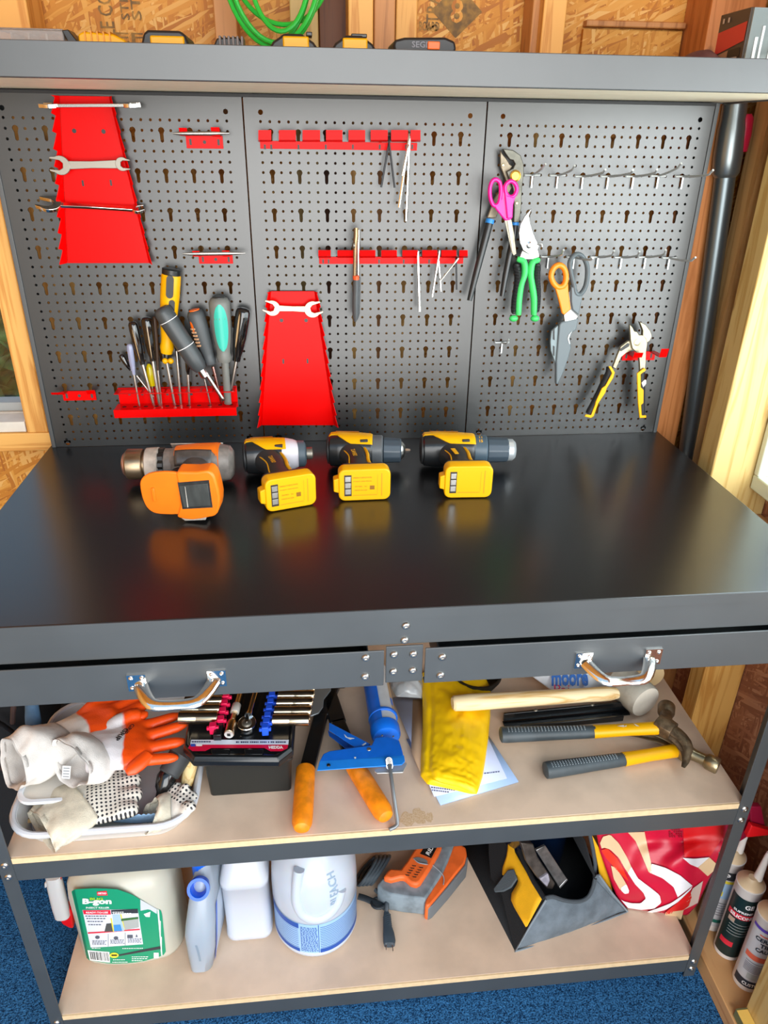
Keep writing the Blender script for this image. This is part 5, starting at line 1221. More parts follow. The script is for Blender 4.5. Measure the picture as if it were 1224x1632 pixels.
zL = ZC_+.0272
fl = lambda x, y: Zp(*kC(x, y), zL)
b = B(); put_poly(b, [(118, 545), (915, 545), (908, 575), (860, 598), (770, 598), (720, 572), (290, 572), (240, 597), (135, 597), (100, 572)], fl); lb = obj('red_label', b, mat('crimson label', '#d1103c', .35), case)
b = B(); put_poly(b, [(125, 505), (920, 505), (916, 544), (118, 544)], fl); lw = obj('white_label', b, mat('pale label strip', '#d5dcea', .35), case)
f2 = lambda x, y: Zp(*kC(x, y), zL+.0004)
b = B(); put_text(b, 'HEDDA', lambda a, c: f2(a, -c), 815, -566, width=120, height=24, bold=.04, shear=-.2); put_rect(b, 165, 541, 215, 556, f2, 2); obj('print', b, white_ink, lb)
b = B(); put_rect(b, 122, 538, 160, 560, f2, 2); obj('flag', b, mat('flag blue', '#2a4fb0', .4), lb)
b = B(); rn = random.Random(2); x = 490
while x < 880:
    w_ = rn.uniform(6, 16); put_rect(b, x, 518, x+w_, 530, f2, 2); x += w_+4+(8 if rn.random() < .2 else 0)
x = 130
while x < 270: w_ = rn.uniform(8, 20); put_rect(b, x, 516, x+w_, 526, f2, 2); x += w_+4
obj('print', b, mat('navy print', '#27305a', .5), lw)
for x0, x1 in ((285, 440), (555, 715)):
    b = B(); b.loft([[Zp(*kC(x, y), z) for x, y in ((x0, 580), (x1, 580), (x1-8, 625), (x0+8, 625))] for z in (ZC_+.024, ZC_+.0275)]); obj('latch', b, mat('glossy black plastic', '#141618'), case, bevel=.001)
zs = ZC_+.041
for nm, xs, col, lab in (('pink', (345, 440), '#e8174f', 'pink'), ('blue', (700, 815), '#1f55e0', 'blue')):
    top = (420, 125) if nm == 'pink' else (790, 100); bot = (360, 390) if nm == 'pink' else (725, 400)
    t = thing('socket_rail', 'black rail with %s socket clips in the socket case' % nm, 'rail', Zp(*kC(*bot), ZC_+.0265))
    p, q = Zp(*kC(*bot), ZC_+.034), Zp(*kC(top[0]+15, top[1]-60), ZC_+.034)
    if nm == 'pink': p = p+(p-q)*.28
    obj('rail', B().bar(p, q, .013, .013), mat('glossy black plastic', '#141618'), t, bevel=.001)
    cm = mat(nm+' clip plastic', col, .35)
    ys = (140, 200, 262, 330, 385) if nm == 'pink' else (135, 190, 240, 300, 350, 395)
    for k, y in enumerate(ys):
        f = (y-top[1])/(bot[1]-top[1]); x = top[0]+(bot[0]-top[0])*f+(-8 if nm == 'pink' else 0)
        if nm == 'pink' and k == 4: x = 300
        c = Zp(*kC(x, y), zs+.004)
        b = B().box(c.x-.0055, c.x+.0055, c.y-.006, c.y+.006, zs-.012, zs+.006)
        b.box(c.x-.010, c.x+.010, c.y-.0045, c.y+.001, zs-.004, zs+.002)
        obj('clip', b, cm, t, bevel=.001)
bronze = mat('warm chrome socket', '#cdb89a', .22, 1.0)
def socket(x0, x1, y, r, label, m=bronze, grp='deep sockets in the case'):
    a, c = Zp(*kC(x0, y), zs), Zp(*kC(x1, y-2), zs); ax = (c-a); L = ax.length
    prof = [(r*.70, .0004), (r*.78, .0), (r, .001), (r, L*.42), (r*.96, L*.45), (r*.96, L*.47), (r, L*.50), (r, L-.001), (r*.92, L), (r*.62, L), (r*.6, L-.006)]
    return tag(obj('socket', B().lathe(prof, a, ax, 22), m), label, 'socket', grp)
wd = ['topmost', 'second', 'third', 'fourth', 'lowest']
for k, (x0, x1, y, r) in enumerate(((75, 380, 190, .0095), (50, 360, 258, .0095), (25, 345, 325, .0108))):
    socket(x0, x1, y, r, 'chrome deep socket on the left of the pink clips, %s of three' % ('topmost', 'middle', 'lowest')[k])
for k, (x0, x1, y, r) in enumerate(((830, 1130, 95, .0085), (830, 1125, 145, .0095), (820, 1112, 205, .0095), (800, 1100, 275, .0095), (785, 1087, 345, .0100))):
    socket(x0, x1, y, r, 'chrome deep socket on the right of the blue clips, %s of five' % ('furthest back', 'second from back', 'middle one', 'second from front', 'nearest')[k], bronze)
p, q = Zp(*kC(432, 462), ZC_+.037), Zp(*kC(515, 150), ZC_+.037); q = q+(q-p)*.5
t = thing('extension_bar', 'chrome extension bar between the pink clips and the ratchet', 'extension bar', p-V((0, 0, .01)))
e_ = (q-p)
obj('bar', B().lathe([(.0062, 0), (.0088, .001), (.0088, .026), (.0065, .032), (.0055, .034), (.0055, e_.length)], p, e_, 18), bronze, t)
obj('drive_end', B().lathe([(.0075, -.0008), (.0075, .0006)], p, e_, 18), mat('pale satin end', '#e2e0da', .35, .6), t)
b = B().bar(p-e_.normalized()*.0012, p-e_.normalized()*.0004, .0055, .0055); obj('square_hole', b, ink, t)
obj('sleeve', B().lathe([(.0068, e_.length*.36), (.0078, e_.length*.37), (.0078, e_.length*.50), (.0068, e_.length*.51)], p, e_, 18), mat('frosted sleeve', '#cfcac2', .4, .3), t)
t = thing('ratchet', 'chrome ratchet handle lying in the socket case, round head towards the front', 'ratchet', Zp(*kC(575, 390), ZC_+.026))
hc = Zp(*kC(578, 372), ZC_+.036); hq = Zp(*kC(640, 150), ZC_+.039); hd_ = (hq-hc); hq = hc+hd_*1.5
pear = []
for k in range(28):
    a_ = 2*pi*k/28; r = .0165*(1+.22*max(0, math.cos(a_-math.atan2(hd_.y, hd_.x)))**3); pear.append(hc+V((math.cos(a_)*r, math.sin(a_)*r, 0)))
obj('head', B().loft([[p+V((0, 0, -.010)) for p in pear], pear, [hc+(p-hc)*.93+V((0, 0, .0015)) for p in pear]]), chrome, t, bevel=.0006)
obj('dial', B().lathe([(.0085, 0), (.0085, .002), (.006, .003), (.0055, .0022)], hc+V((0, 0, .0015)), (0, 0, 1), 20), dull_steel, t)
obj('dial_button', B().lathe([(.0035, 0), (.003, .003)], hc+V((0, 0, .003)), (0, 0, 1), 14), chrome, t)
obj('reverse_lever', B().bar(hc+V((0, 0, .003)), hc+hd_.normalized()*.022+V((-.003, 0, .004)), .006, .0025), black_plastic, t, bevel=.0006)
obj('handle', B().tube([hc+hd_.normalized()*.017, hc+hd_*.45, hc+hd_, hq], [.0075, .0055, .0052, .006], 12), chrome, t)

# ------------------------------------------------ bolt cutter
t = thing('bolt_cutter', 'black bolt cutter with two orange grips pointing to the front', 'bolt cutter', V((-.08, -.40, SH)))
bl_arm = mat('black painted arm', '#121416', .35)
ogr = mat('orange dipped grip', '#f28a0a', .5, var=.22, vscale=55, col2=None)
zg = SH+.0175
for pts in (((481, 1318), (487, 1228), (512, 1138), (527, 1100)), ((614, 1300), (566, 1222), (538, 1150), (522, 1100))):
    P = [Zp(*q, zg) for q in pts]; P[3] = P[3]+(P[3]-P[2])*.6
    obj('arm', B().bar(P[1]+(P[0]-P[1])*.15, P[2], .026, .014).bar(P[2]-(P[3]-P[2])*.05, P[3], .030, .014), bl_arm, t, bevel=.002)
    d = (P[1]-P[0]); pg = [P[0]-d*.05, P[0]-d*.02, P[0]+d*.06, P[0]+d*.2, P[0]+d*.6, P[0]+d*1.02, P[0]+d*1.04]
    obj('grip', B().tube(pg, [.006, .0125, .0165, .0172, .0172, .0168, .0145], 18, up=(0, 0, 1), ratio=.95), ogr, t)
J = Zp(524, 1104, zg)
obj('jaw_block', B().prism([V((J.x-.03, J.y+.02, SH+.008)), V((J.x+.035, J.y+.02, SH+.008)), V((J.x+.02, J.y+.12, SH+.008)), V((J.x-.012, J.y+.12, SH+.008))], (0, 0, .022)), bl_arm, t, bevel=.003)
o = obj('steel_bracket', B().prism([Zp(*q, SH+.034) for q in smoothpath([(V((u, v, 0))) for u, v in ((494, 1096), (528, 1092), (526, 1104), (515, 1118), (514, 1130), (506, 1140), (493, 1143), (488, 1130))], 3, True)] if False else [Zp(u, v, SH+.034) for u, v in ((494, 1096), (528, 1092), (527, 1102), (516, 1116), (515, 1128), (508, 1138), (495, 1143), (488, 1130))], (0, 0, .003)), mat('pale grey steel plate', '#8d9498', .4, .6), bevel=.001)
tag(o, 'grey steel bracket plate between the sockets and the bolt cutter arms', 'bracket')

# ------------------------------------------------ blue caulking gun
t = thing('caulking_gun', 'bright blue caulking gun lying across the bolt cutter with a cartridge in it', 'caulking gun', Zp(600, 1225, SH))
blue = mat('blue enamel', '#0f6ad8', .35, var=.12, vscale=30)
zb = SH+.034
A_, E_ = Zp(*kG(752, 600), zb), Zp(*kG(655, 60), zb); ax = (E_-A_).normalized(); E_ = E_+ax*.06; L = (E_-A_).length
sd = V((ax.y, -ax.x, 0)).normalized(); upz = V((0, 0, 1)); Rb = .0265
def arc_ring(c, r, a0, a1, n=20): return [c+sd*math.cos(a0+(a1-a0)*k/n)*r+upz*math.sin(a0+(a1-a0)*k/n)*r for k in range(n+1)]
rings = []
for x in (0, L): c = A_+ax*x; rings.append(arc_ring(c, Rb, 1.75, 5.0)+arc_ring(c, Rb-.0016, 1.75, 5.0)[::-1])
obj('cradle', B().loft(rings), blue, t, smooth=45)
obj('end_cap', B().lathe([(Rb*.3, -.010), (Rb*.9, -.006), (Rb*1.02, 0), (Rb*1.03, .018), (Rb*1.0, .019)], A_, ax, 28), blue, t)
obj('band', B().lathe([(Rb*1.0, .040), (Rb*1.04, .041), (Rb*1.04, .046), (Rb*1.0, .047)], A_, ax, 28), blue, t)
cg = thing('caulk_cartridge', 'pale caulk cartridge lying in the blue caulking gun', 'cartridge', A_+ax*.06-V((0, 0, .024)))
obj('tube', B().lathe([(.006, .0205), (.0242, .0205), (.0242, L-.02), (.022, L-.018)], A_, ax, 24), mat('pale grey cartridge', '#c9ced2', .45, var=.1, vscale=30), cg)
b = B(); b.grid(lambda i, j: A_+ax*(.05+.09*j)+sd*math.cos(.2+.55*i)*.0244+upz*math.sin(.2+.55*i)*.0244, 6, 3); obj('label', b, mat('tan label', '#b89a72', .5), cg)
b = B(); b.grid(lambda i, j: A_+ax*(.062+.02*j)+sd*math.cos(.45+.3*i)*.0247+upz*math.sin(.45+.3*i)*.0247, 6, 3); obj('blue_patch', b, blue, cg)
zh = SH+.040
def gp(pts, z0, z1): return B().loft([[Zp(*kG(*q), z0) for q in pts], [Zp(*kG(*q), z1) for q in pts]])
def plate_z(pts, z0, z1): p = [Zp(*kG(*q), z1) for q in pts]; return B().prism(p, (0, 0, z0-z1))
body = obj('frame', plate_z([(600, 700), (640, 622), (760, 610), (890, 650), (918, 740), (940, 840), (60, 868), (100, 790), (165, 760), (550, 706)], SH+.036, SH+.056), blue, t, bevel=.0015)
b = B(); P = [Zp(*kG(*q), SH+.056) for q in ((60, 868), (940, 806), (950, 870), (915, 905), (35, 965))]; b.prism(P, (0, 0, -.0016)); 
obj('handle_flange', b, mat('lighter blue enamel', '#1f86e8', .35, var=.1, vscale=30), t, bevel=.0006)
obj('trigger', plate_z([(160, 465), (590, 690), (560, 715), (430, 722), (160, 545)], SH+.048, SH+.050), blue, t, bevel=.0006)
obj('trigger', plate_z([(145, 540), (165, 560), (430, 720), (330, 732), (160, 600)], SH+.034, SH+.036), mat('darker blue enamel', '#0c55b4', .4), t, bevel=.0006)
for u, v, r in ((575, 745, .004), (155, 910, .0035)): obj('rivet', B().lathe([(r, 0), (r*.8, .0012)], Zp(*kG(u, v), SH+.0562), (0, 0, 1), 14), dull_steel if u > 200 else black_plastic, t)
for u, v in ((712, 602), (828, 612)): obj('rivet', B().lathe([(.002, 0), (.0015, .001)], Zp(*kG(u, v), SH+.0562), (0, 0, 1), 10), mat('dark rivet', '#4a5058', .5), t)
for pts in ([(315, 585), (350, 620), (430, 630), (380, 645), (330, 620)], [(500, 700), (540, 675), (550, 685), (515, 708)], [(420, 825), (440, 822), (440, 842), (425, 845)]):
    b = B(); put_poly(b, pts, lambda x, y: Zp(*kG(x, y), SH+.0566 if pts[0][0] == 420 else SH+.0503)); obj('paint_chip', b, mat('chipped primer', '#d6dde0', .6), t)
obj('thumb_release', plate_z([(632, 975), (640, 948), (960, 880), (972, 895), (930, 985), (660, 995)], SH+.048, SH+.050), mat('pale zinc plate', '#c2c4c2', .4, .6), t, bevel=.0008)
rodp = [Zp(*kG(780, 850), SH+.058), Zp(*kG(795, 960), SH+.055), Zp(*kG(835, 1250), SH+.034), Zp(*kG(868, 1480), SH+.012), Zp(*kG(868, 1530), SH+.008), Zp(*kG(840, 1555), SH+.0065), Zp(*kG(785, 1580), SH+.006)]
obj('rod', B().tube(rodp, .0034, 8), mat('grey rod', '#8b8f92', .4, .7), t)
b = B()
for k in range(4): p = rodp[0]+(rodp[1]-rodp[0])*(.15+.16*k); b.add([], []); b.tube([p+V((math.cos(q*.7)*.0055, math.sin(q*.7)*.0035+.0, math.sin(q*.7)*.0045)) for q in range(9)], .0009, 6, closed=True)
obj('spring', b, steel, t)

# ------------------------------------------------ papers, envelope, bag, roll
o = obj('booklet', B().prism([Zp(*q, SH+.0005) for q in ((702, 1284), (826, 1247), (768, 1158), (648, 1180))], (0, 0, .003)), mat('pale blue booklet', '#a9c3ea', .3, coat=.3), smooth=None); tag(o, 'pale blue booklet lying lowest under the yellow envelope', 'booklet')
o = obj('paper', B().prism([Zp(*q, SH+.0040) for q in ((692, 1270), (808, 1241), (772, 1165), (715, 1100), (625, 1113))], (0, 0, .0012)), mat('lilac white paper', '#cfd6f0', .5), smooth=None); tag(o, 'lilac white instruction sheet between the booklet and yellow envelope', 'paper')
b = B(); fp = lambda x, y: Zp(*kE(x, y), SH+.0055)
for k, (x0, x1, y) in enumerate(((355, 500, 790), (360, 460, 808), (700, 790, 700))):
    x = x0; rn = random.Random(k)
    while x < x1: w_ = rn.uniform(6, 14); put_poly(b, [(x, y+(x-x0)*.12), (x+w_, y+(x-x0+w_)*.12), (x+w_, y+9+(x-x0+w_)*.12), (x, y+9+(x-x0)*.12)] if k < 2 else [(x, y-(x-x0)*.12), (x+w_, y-(x-x0+w_)*.12), (x+w_, y+8-(x-x0+w_)*.12), (x, y+8-(x-x0)*.12)], fp); x += w_+4
obj('print', b, mat('grey blue print', '#5d6588', .6), o)
o = obj('paper', B().prism([Zp(*kE(*q), SH+.0058) for q in ((236, 225), (300, 225), (300, 720), (265, 660), (225, 560))], (0, 0, .0006)), mat('tan paper strip', '#c3a07e', .6), smooth=None); tag(o, 'tan paper strip along the left side of the yellow envelope', 'paper')
Lf = [Zp(*kE(*q), SH+.010) for q in ((292, 60), (300, 250), (300, 420), (288, 600), (286, 720), (330, 775), (480, 805), (610, 838))]
Rt = [Zp(*kE(*q), SH+.010) for q in ((700, 60), (742, 150), (740, 330), (728, 470), (708, 620), (690, 730), (668, 800), (652, 840))]
def hf(s, t_, p):
    e_ = (max(0, math.sin(pi*min(1, max(0, s)))))**.45*(max(0, math.sin(pi*min(1, .12+t_*.88))))**.4
    cr = .0022*nz((p.x*55, p.y*40, 0), 1, 3)+.0022*abs(nz((p.x*30+p.y*60, p.y*20, 0), 1, 8))*(1 if t_ > .35 else .5)+.0012*nz((p.x*140, p.y*140, 0), 1, 1)
    fold = -.005*math.exp(-((s-.12)/.03)**2)
    return (.020*e_+cr*e_*1.6+fold*e_, -.004*e_)
o = obj('padded_envelope', puff((Lf, Rt), 44, 60, hf), mat('yellow mailer paper', '#ffcc0a', .42, bump=.04, bscale=60), smooth=60); tag(o, 'bright yellow padded envelope under the mallet handle', 'envelope')
clear = mat('crumpled clear film', '#d9dde0', .12, trans=.55, var=.25, vscale=25)
o = obj('plastic_bag', puff(([Zp(*kE(*q), SH+.012) for q in ((80, 60), (95, 150), (130, 205))], [Zp(*kE(*q), SH+.012) for q in ((300, 60), (300, 150), (296, 215))]), 22, 18, lambda s, t_, p: (.026*(math.sin(pi*s)*math.sin(pi*(.1+.85*t_)))**.5+.006*nz((p.x*60, p.y*60, 0), 1, 5), 0)), clear, smooth=20); tag(o, 'crumpled clear plastic bag under the centre plate behind the booklet', 'bag')
cb = Zp(766, 1087, SH+.028)
o = obj('black_dish', B().lathe([(.020, 0), (.040, .004), (.050, .022), (.051, .030), (.047, .030), (.040, .010)], (cb.x, cb.y+.03, SH+.0005), (0, 0, 1), 32), mat('matt black rubber', '#141414', .6)); tag(o, 'round black dish behind the yellow envelope', 'dish')
# paint shop cloth
o_ = Zp(888, 1105, SH+.001)
cl = [V((o_.x-.052, o_.y+.010, SH+.03)), V((o_.x-.02, o_.y+.002, SH+.012)), V((o_.x, o_.y-.002, SH+.004))]
o = obj('paint_bag', puff(([V((o_.x-.075, o_.y+.10, SH+.062)), V((o_.x-.058, o_.y+.035, SH+.030)), V((o_.x-.002, o_.y-.004, SH+.0008))], [V((o_.x+.10, o_.y+.10, SH+.062)), V((o_.x+.10, o_.y+.035, SH+.030)), V((o_.x+.10, o_.y-.004, SH+.0008))]), 26, 16, lambda s, t_, p: (.012*math.sin(pi*s)*math.sin(pi*t_)+.0025*nz((p.x*45, p.y*45, 0), 1, 2)+.004, .001)), mat('white printed sack', '#dfe0e4', .7, var=.08, vscale=40)); tag(o, 'white paint sack with blue and pink lettering behind the mallet handle', 'sack')
plo = V((o_.x+.03, o_.y-.004, SH+.0008)); pex = V((1, 0, 0)); pey = V((0, .039, .030)).normalized(); pn_ = pex.cross(pey)
def on_sack(u, v): 
    p = Pl(u, v, plo, pn_); return p
b = B(); put_text(b, 'moore', lambda a, c: on_sack(a, -c)+V((0, -.009, .0115)), 905, -1086, width=58, height=20, bold=.035); put_text(b, "'", lambda a, c: on_sack(a, -c)+V((0, -.009, .0115)), 939, -1079, height=5); obj('lettering', b, mat('royal blue ink', '#1c5fb0', .5), o)
b = B(); put_text(b, 'Pai', lambda a, c: on_sack(a, -c)+V((0, -.009, .0115)), 892, -1101, width=24, height=15); obj('lettering', b, mat('pink red ink', '#e0285a', .5), o)
tc_ = Zp(1042, 1080, SH+.03)
o = obj('tape_roll', B().lathe([(.018, 0), (.030, 0), (.031, .004), (.031, .022), (.030, .026), (.018, .026)], (tc_.x-.006, tc_.y+.03, SH+.0325), (-.05, -1, .0), 32), mat('tan tape', '#cdb184', .6)); tag(o, 'tan roll of tape standing behind the mallet head', 'tape')

# ------------------------------------------------ mallet
t = thing('mallet', 'rubber mallet with a pale wooden handle and grey cylindrical head', 'mallet', Zp(1010, 1140, SH))
hc0, hc1 = Zp(986, 1082, SH+.037), Zp(1029, 1119, SH+.037); ax = (hc1-hc0); Lh = ax.length
obj('head', B().lathe([(.030, 0), (.0345, .003), (.0355, .02), (.0355, Lh-.02), (.0345, Lh-.003), (.0325, Lh)], hc0, ax, 40), mat('grey rubber head', '#9d988c', .6, var=.22, vscale=35, bump=.2, bscale=200), t)
obj('striking_face', B().lathe([(.001, Lh+.0006), (.0322, Lh+.0004), (.0326, Lh-.001)], hc0, ax, 40), mat('pale worn face', '#d2cbbd', .7, var=.08, vscale=40), t)
m0 = hc0+ax*.55; e0, e1 = Zp(721, 1121, SH+.052), Zp(958, 1107, SH+.038); e1 = e1+(m0-e1)*.5
wdm = wood_mat('pale ash handle', '#f0d9ac', '#d3a867', scale=(.9, 16, 16), knots=False, rough=.5)
d = e1-e0
obj('handle', B().tube([e0, e0+d*.012, e0+d*.1, e0+d*.5, e0+d*.8, e0+d*.88, e0+d*.95, e1], [.012, .0158, .0172, .0160, .0148, .0155, .0150, .0115], 20, up=(0, 0, 1), ratio=.88), wdm, t)
# ------------------------------------------------ two claw hammers
dotgrip = None
def grip_mat(name, ex, ey):
    m = split_mat(name, V((0, 0, 0)), ex, -50, '#7b858a', '#2d3134', noise=0, dots=.0062, ey=ey, rough=.55); return m
def hammer(label, pts, zg, headm, mfy, claw_dir, poll_dir, chips=False, zh=None, headscale=1.0, clawlen=.085, droop=.012):
    """pts: grip end, grip/yellow joint, yellow end (photo px)"""
    P = [Zp(*q, zg) for q in pts[:2]]+[Zp(*pts[2], zh or zg)]
    ex = (P[1]-P[0]).normalized(); ey = V((-ex.y, ex.x, 0))
    t = thing('claw_hammer', label, 'hammer', P[1]-V((0, 0, zg-SH)), 'claw hammers on the middle shelf')
    gm = mat('slate rubber grip', '#3a4348', .5, var=.2, vscale=40)
    d = P[1]-P[0]
    g = obj('grip', B().tube([P[0], P[0]+d*.012, P[0]+d*.06, P[0]+d*.3, P[0]+d*.6, P[0]+d*.9, P[1]], [.011, .0150, .0158, .0150, .0136, .0128, .0122], 18, up=(0, 0, 1), ratio=.9), gm, t)
    b = B()
    for i in range(24):
        for j in range(4):
            f = .08+.80*i/23; a_ = pi*.5+(j-1.2)*.22; r = .0152-.0022*f
            c = P[0]+d*f+ey*math.cos(a_)*r*1.0+V((0, 0, math.sin(a_)*r*.9)); b.ball(c, .00135, 5)
    nb = obj('grip_studs', b, mat('pale stud', '#7f8a90', .5), g); nb['kind'] = 'stuff'
    d2 = P[2]-P[1]
    obj('shaft', B().tube([P[1]-d2*.02, P[1]+d2*.1, P[1]+d2*.5, P[2], P[2]+d2*.12], [.0128, .0122, .0112, .0122, .0118], 16, up=(0, 0, 1), ratio=.86, sq=.8), yellow_plastic, t)
    if chips:
        b = B(); rn = random.Random(5); e_ = d2.normalized(); s_ = V((-e_.y, e_.x, 0))
        for k in range(5):
            c = P[1]+d2*(.30+.09*k)+V((0, 0, .0110))
            pts_ = [c+e_*rn.uniform(-.007, .007)*1+s_*rn.uniform(-.006, .006) for _ in range(3)]; b.add(pts_, [(0, 1, 2)])
        obj('worn_label', b, mat('torn label', '#d8cfc0', .6), t)
    H = P[2]+d2.normalized()*.012; cd_, pd = V(claw_dir).normalized(), V(poll_dir).normalized()
    sdv = cd_.cross(V((0, 0, 1))).normalized()
    hs = headscale
    obj('head', B().tube([H-cd_*.016*hs, H, H+cd_*.014*hs], [.0165*hs, .0180*hs, .0165*hs], 12, up=(0, 0, 1), ratio=.85, sq=.7), headm, t, bevel=.001)
    nk = H+pd*.014*hs
    obj('poll', B().lathe([(.012*hs, 0), (.0105*hs, .010*hs), (.0105*hs, .026*hs), (.0145*hs, .031*hs), (.0150*hs, .048*hs), (.0135*hs, .0505*hs), (.0, .0508*hs)], nk, pd, 24), mfy, t)
    for s in (-1, 1):
        pth = []
        for k in range(8):
            q = k/7; pth.append(H+cd_*(.010+clawlen*q)*hs+sdv*0+V((0, 0, -.002-droop*q*q))+(d2.normalized()*(-.060*q*q)+V((0, 0, s*(.005+.004*q)))) )
        obj('claw', B().tube(pth, [.0130*hs, .0125*hs, .0115*hs, .0105*hs, .009*hs, .0075*hs, .0055*hs, .003*hs], 10, up=(0, 0, 1), ratio=[.55, .5, .45, .4, .35, .3, .25, .2]), headm, t)
    return t
rust = mat('rusty hammer head', '#6e5b45', .5, .7, var=.5, vscale=70, bump=.3, bscale=250)
shn = mat('worn polished head', '#a09070', .3, .85, var=.35, vscale=40)
hammer('upper claw hammer with a paint-flecked grip and torn label on its yellow shaft', ((797, 1171), (948, 1166), (1050, 1160)), SH+.030, rust, rust, (.62, -.78, -.05), (.45, .88, -.1), True, headscale=1.08, clawlen=.085, droop=.002, zh=SH+.046)
hammer('lower claw hammer nearest the front with a clean bright yellow shaft', ((868, 1228), (995, 1210), (1078, 1196)), SH+.0165, shn, shn, (-.30, .95, 0), (.72, -.70, 0), False, clawlen=.06, droop=.002)
# black channel lying behind the upper hammer
t = thing('steel_channel', 'black steel channel bar lying between the mallet and the upper hammer', 'steel bar', Zp(880, 1160, SH))
ca, cb_ = Zp(*kM(80, 118), SH+.006), Zp(*kM(760, 50), SH+.006)
glb = mat('gloss black steel', '#111417', .2, coat=.3)
obj('flange', B().bar(ca+V((0, .010, .010)), cb_+V((0, .010, .010)), .005, .018), glb, t, bevel=.001)
obj('web', B().bar(ca+V((0, .004, -.0035)), cb_+V((0, .004, -.0035)), .016, .003), glb, t, bevel=.0008)
obj('flange', B().bar(ca+V((.03, -.012, .001)), cb_+V((-.02, -.016, .001)), .005, .012), glb, t, bevel=.001)
for k in (.25, .7): obj('rivet', B().lathe([(.004, 0), (.003, .0015)], ca+(cb_-ca)*k+V((0, .010, .0192)), (0, 0, 1), 12), dull_steel, t)
# ================================================================== things on the bottom shelf
SB = -.8887
kJ = crop(40, 1370, 4.708); kD = crop(570, 1340, 6.44); kB = crop(770, 1320, 5.1); kR = crop(940, 1300, 4.31)
def strip(b, A, Bc, fn, nu=12, nv=5):
    """surface between two photo polylines A and Bc, each point mapped to the world by fn"""
    def along(pl, t):
        q = t*(len(pl)-1); i = min(int(q), len(pl)-2); f = q-i
        return (pl[i][0]+(pl[i+1][0]-pl[i][0])*f, pl[i][1]+(pl[i+1][1]-pl[i][1])*f)
    def g(s, t):
        a, c = along(A, s), along(Bc, s); return fn(a[0]+(c[0]-a[0])*t, a[1]+(c[1]-a[1])*t)
    return b.grid(g, nu, nv)
# ------------------------------------------------ insect spray jug
jx0, jx1, jyf, jyb = -.592, -.397, -.463, -.350; jc = (jx0+jx1)/2; jw = (jx1-jx0)/2
def jfront(x, bulge=.017): return jyf-bulge*max(0, 1-((x-jc)/jw)**2)
def jring(z, s=1.0):
    h = (jyb-jyf)/2; base = rrect(2*jw, 2*h, .030, 7); fine = []
    for i in range(len(base)):
        p, q = base[i], base[(i+1) % len(base)]; n = max(1, int(abs(q[0]-p[0])/.008))
        fine += [(p[0]+(q[0]-p[0])*k/n, p[1]+(q[1]-p[1])*k/n) for k in range(n)]
    out = []
    for a, c in fine:
        f = max(0, 1-(a/jw)**2); c2 = c+(.017*f*(c/h) if c < 0 else .008*f*(c/h))
        out.append(V((jc+a*s, (jyf+jyb)/2+c2*s, SB+z)))
    return out
jug = thing('spray_jug', 'white insect spray jug with a green label, leftmost on the bottom shelf', 'jug', (jc, (jyf+jyb)/2, SB))
jm = mat('ivory jug plastic', '#c4c1b2', .35, sss=.1)
obj('body', B().loft([jring(.0003, .93), jring(.004, .985), jring(.012, 1), jring(.17, 1), jring(.20, .97), jring(.222, .86), jring(.235, .55), jring(.240, .2)]), jm, jug, smooth=60)
obj('cap', B().lathe([(.026, .236), (.026, .262), (.022, .266)], (jc-.02, -.40, SB), (0, 0, 1), 28), white_plastic, jug)
def J(lift=.0007):
    def f(x, y):
        p = Yp(*kJ(x, y), jyf-.010); p = Yp(*kJ(x, y), jfront(p.x)-lift); p.y = jfront(p.x)-lift; return p
    return f
gl_m = mat('green label', '#15936a', .4)
b = B(); strip(b, [(348, 240), (372, 222), (520, 213), (690, 222), (800, 262), (864, 300), (990, 372), (1020, 380), (1030, 420)], [(470, 748), (480, 756), (640, 780), (760, 778), (860, 768), (900, 760), (1000, 732), (1040, 715), (1056, 690)], J(), 30, 14); lb = obj('label', b, gl_m, jug, smooth=180)
b = B(); strip(b, [(864, 300), (925, 335), (990, 372)], [(866, 385), (930, 372), (988, 408)], J(.0011), 8, 4); obj('label_patch', b, mat('silver label patch', '#c9cdd6', .4), lb, smooth=180)
b = B(); strip(b, [(352, 238), (372, 226)], [(462, 742), (480, 750)], J(.0009), 3, 12); obj('label_stripe', b, mat('deep green', '#0c6b4d', .4), lb, smooth=180)
b = B(); strip(b, [(992, 372), (1004, 378)], [(1022, 722), (1030, 720)], J(.0011), 3, 10); obj('label_line', b, white_ink, lb, smooth=180)
b = B(); strip(b, [(430, 378), (845, 372)], [(492, 660), (885, 636)], J(.0011), 16, 8); pn1 = obj('info_panel', b, mat('label white panel', '#dfe2ec', .45), lb, smooth=180)
b = B(); strip(b, [(432, 380), (640, 378)], [(440, 410), (644, 412)], J(.0015), 8, 3); strip(b, [(470, 545), (860, 520)], [(472, 556), (862, 530)], J(.0015), 12, 2); obj('red_band', b, mat('label red', '#e0203a', .4), pn1, smooth=180)
b = B(); strip(b, [(645, 378), (845, 372)], [(648, 408), (848, 404)], J(.0015), 8, 3); obj('black_band', b, mat('label black', '#30343a', .45), pn1, smooth=180)
b = B(); strip(b, [(704, 712), (1016, 650)], [(704, 724), (1018, 672)], J(.0011), 8, 2); obj('black_band', b, mat('label black', '#30343a', .45), pn1, smooth=180)
b = B(); strip(b, [(655, 412), (715, 410)], [(668, 540), (745, 535)], J(.0015), 4, 4); obj('picture', b, mat('label pale blue', '#a8c4d2', .45), pn1, smooth=180)
b = B(); strip(b, [(640, 440), (650, 440)], [(660, 540), (668, 540)], J(.0017), 3, 5); strip(b, [(712, 410), (722, 410)], [(738, 500), (752, 535)], J(.0017), 3, 6); obj('yellow_outline', b, mat('label yellow', '#e8d838', .45), pn1, smooth=180)
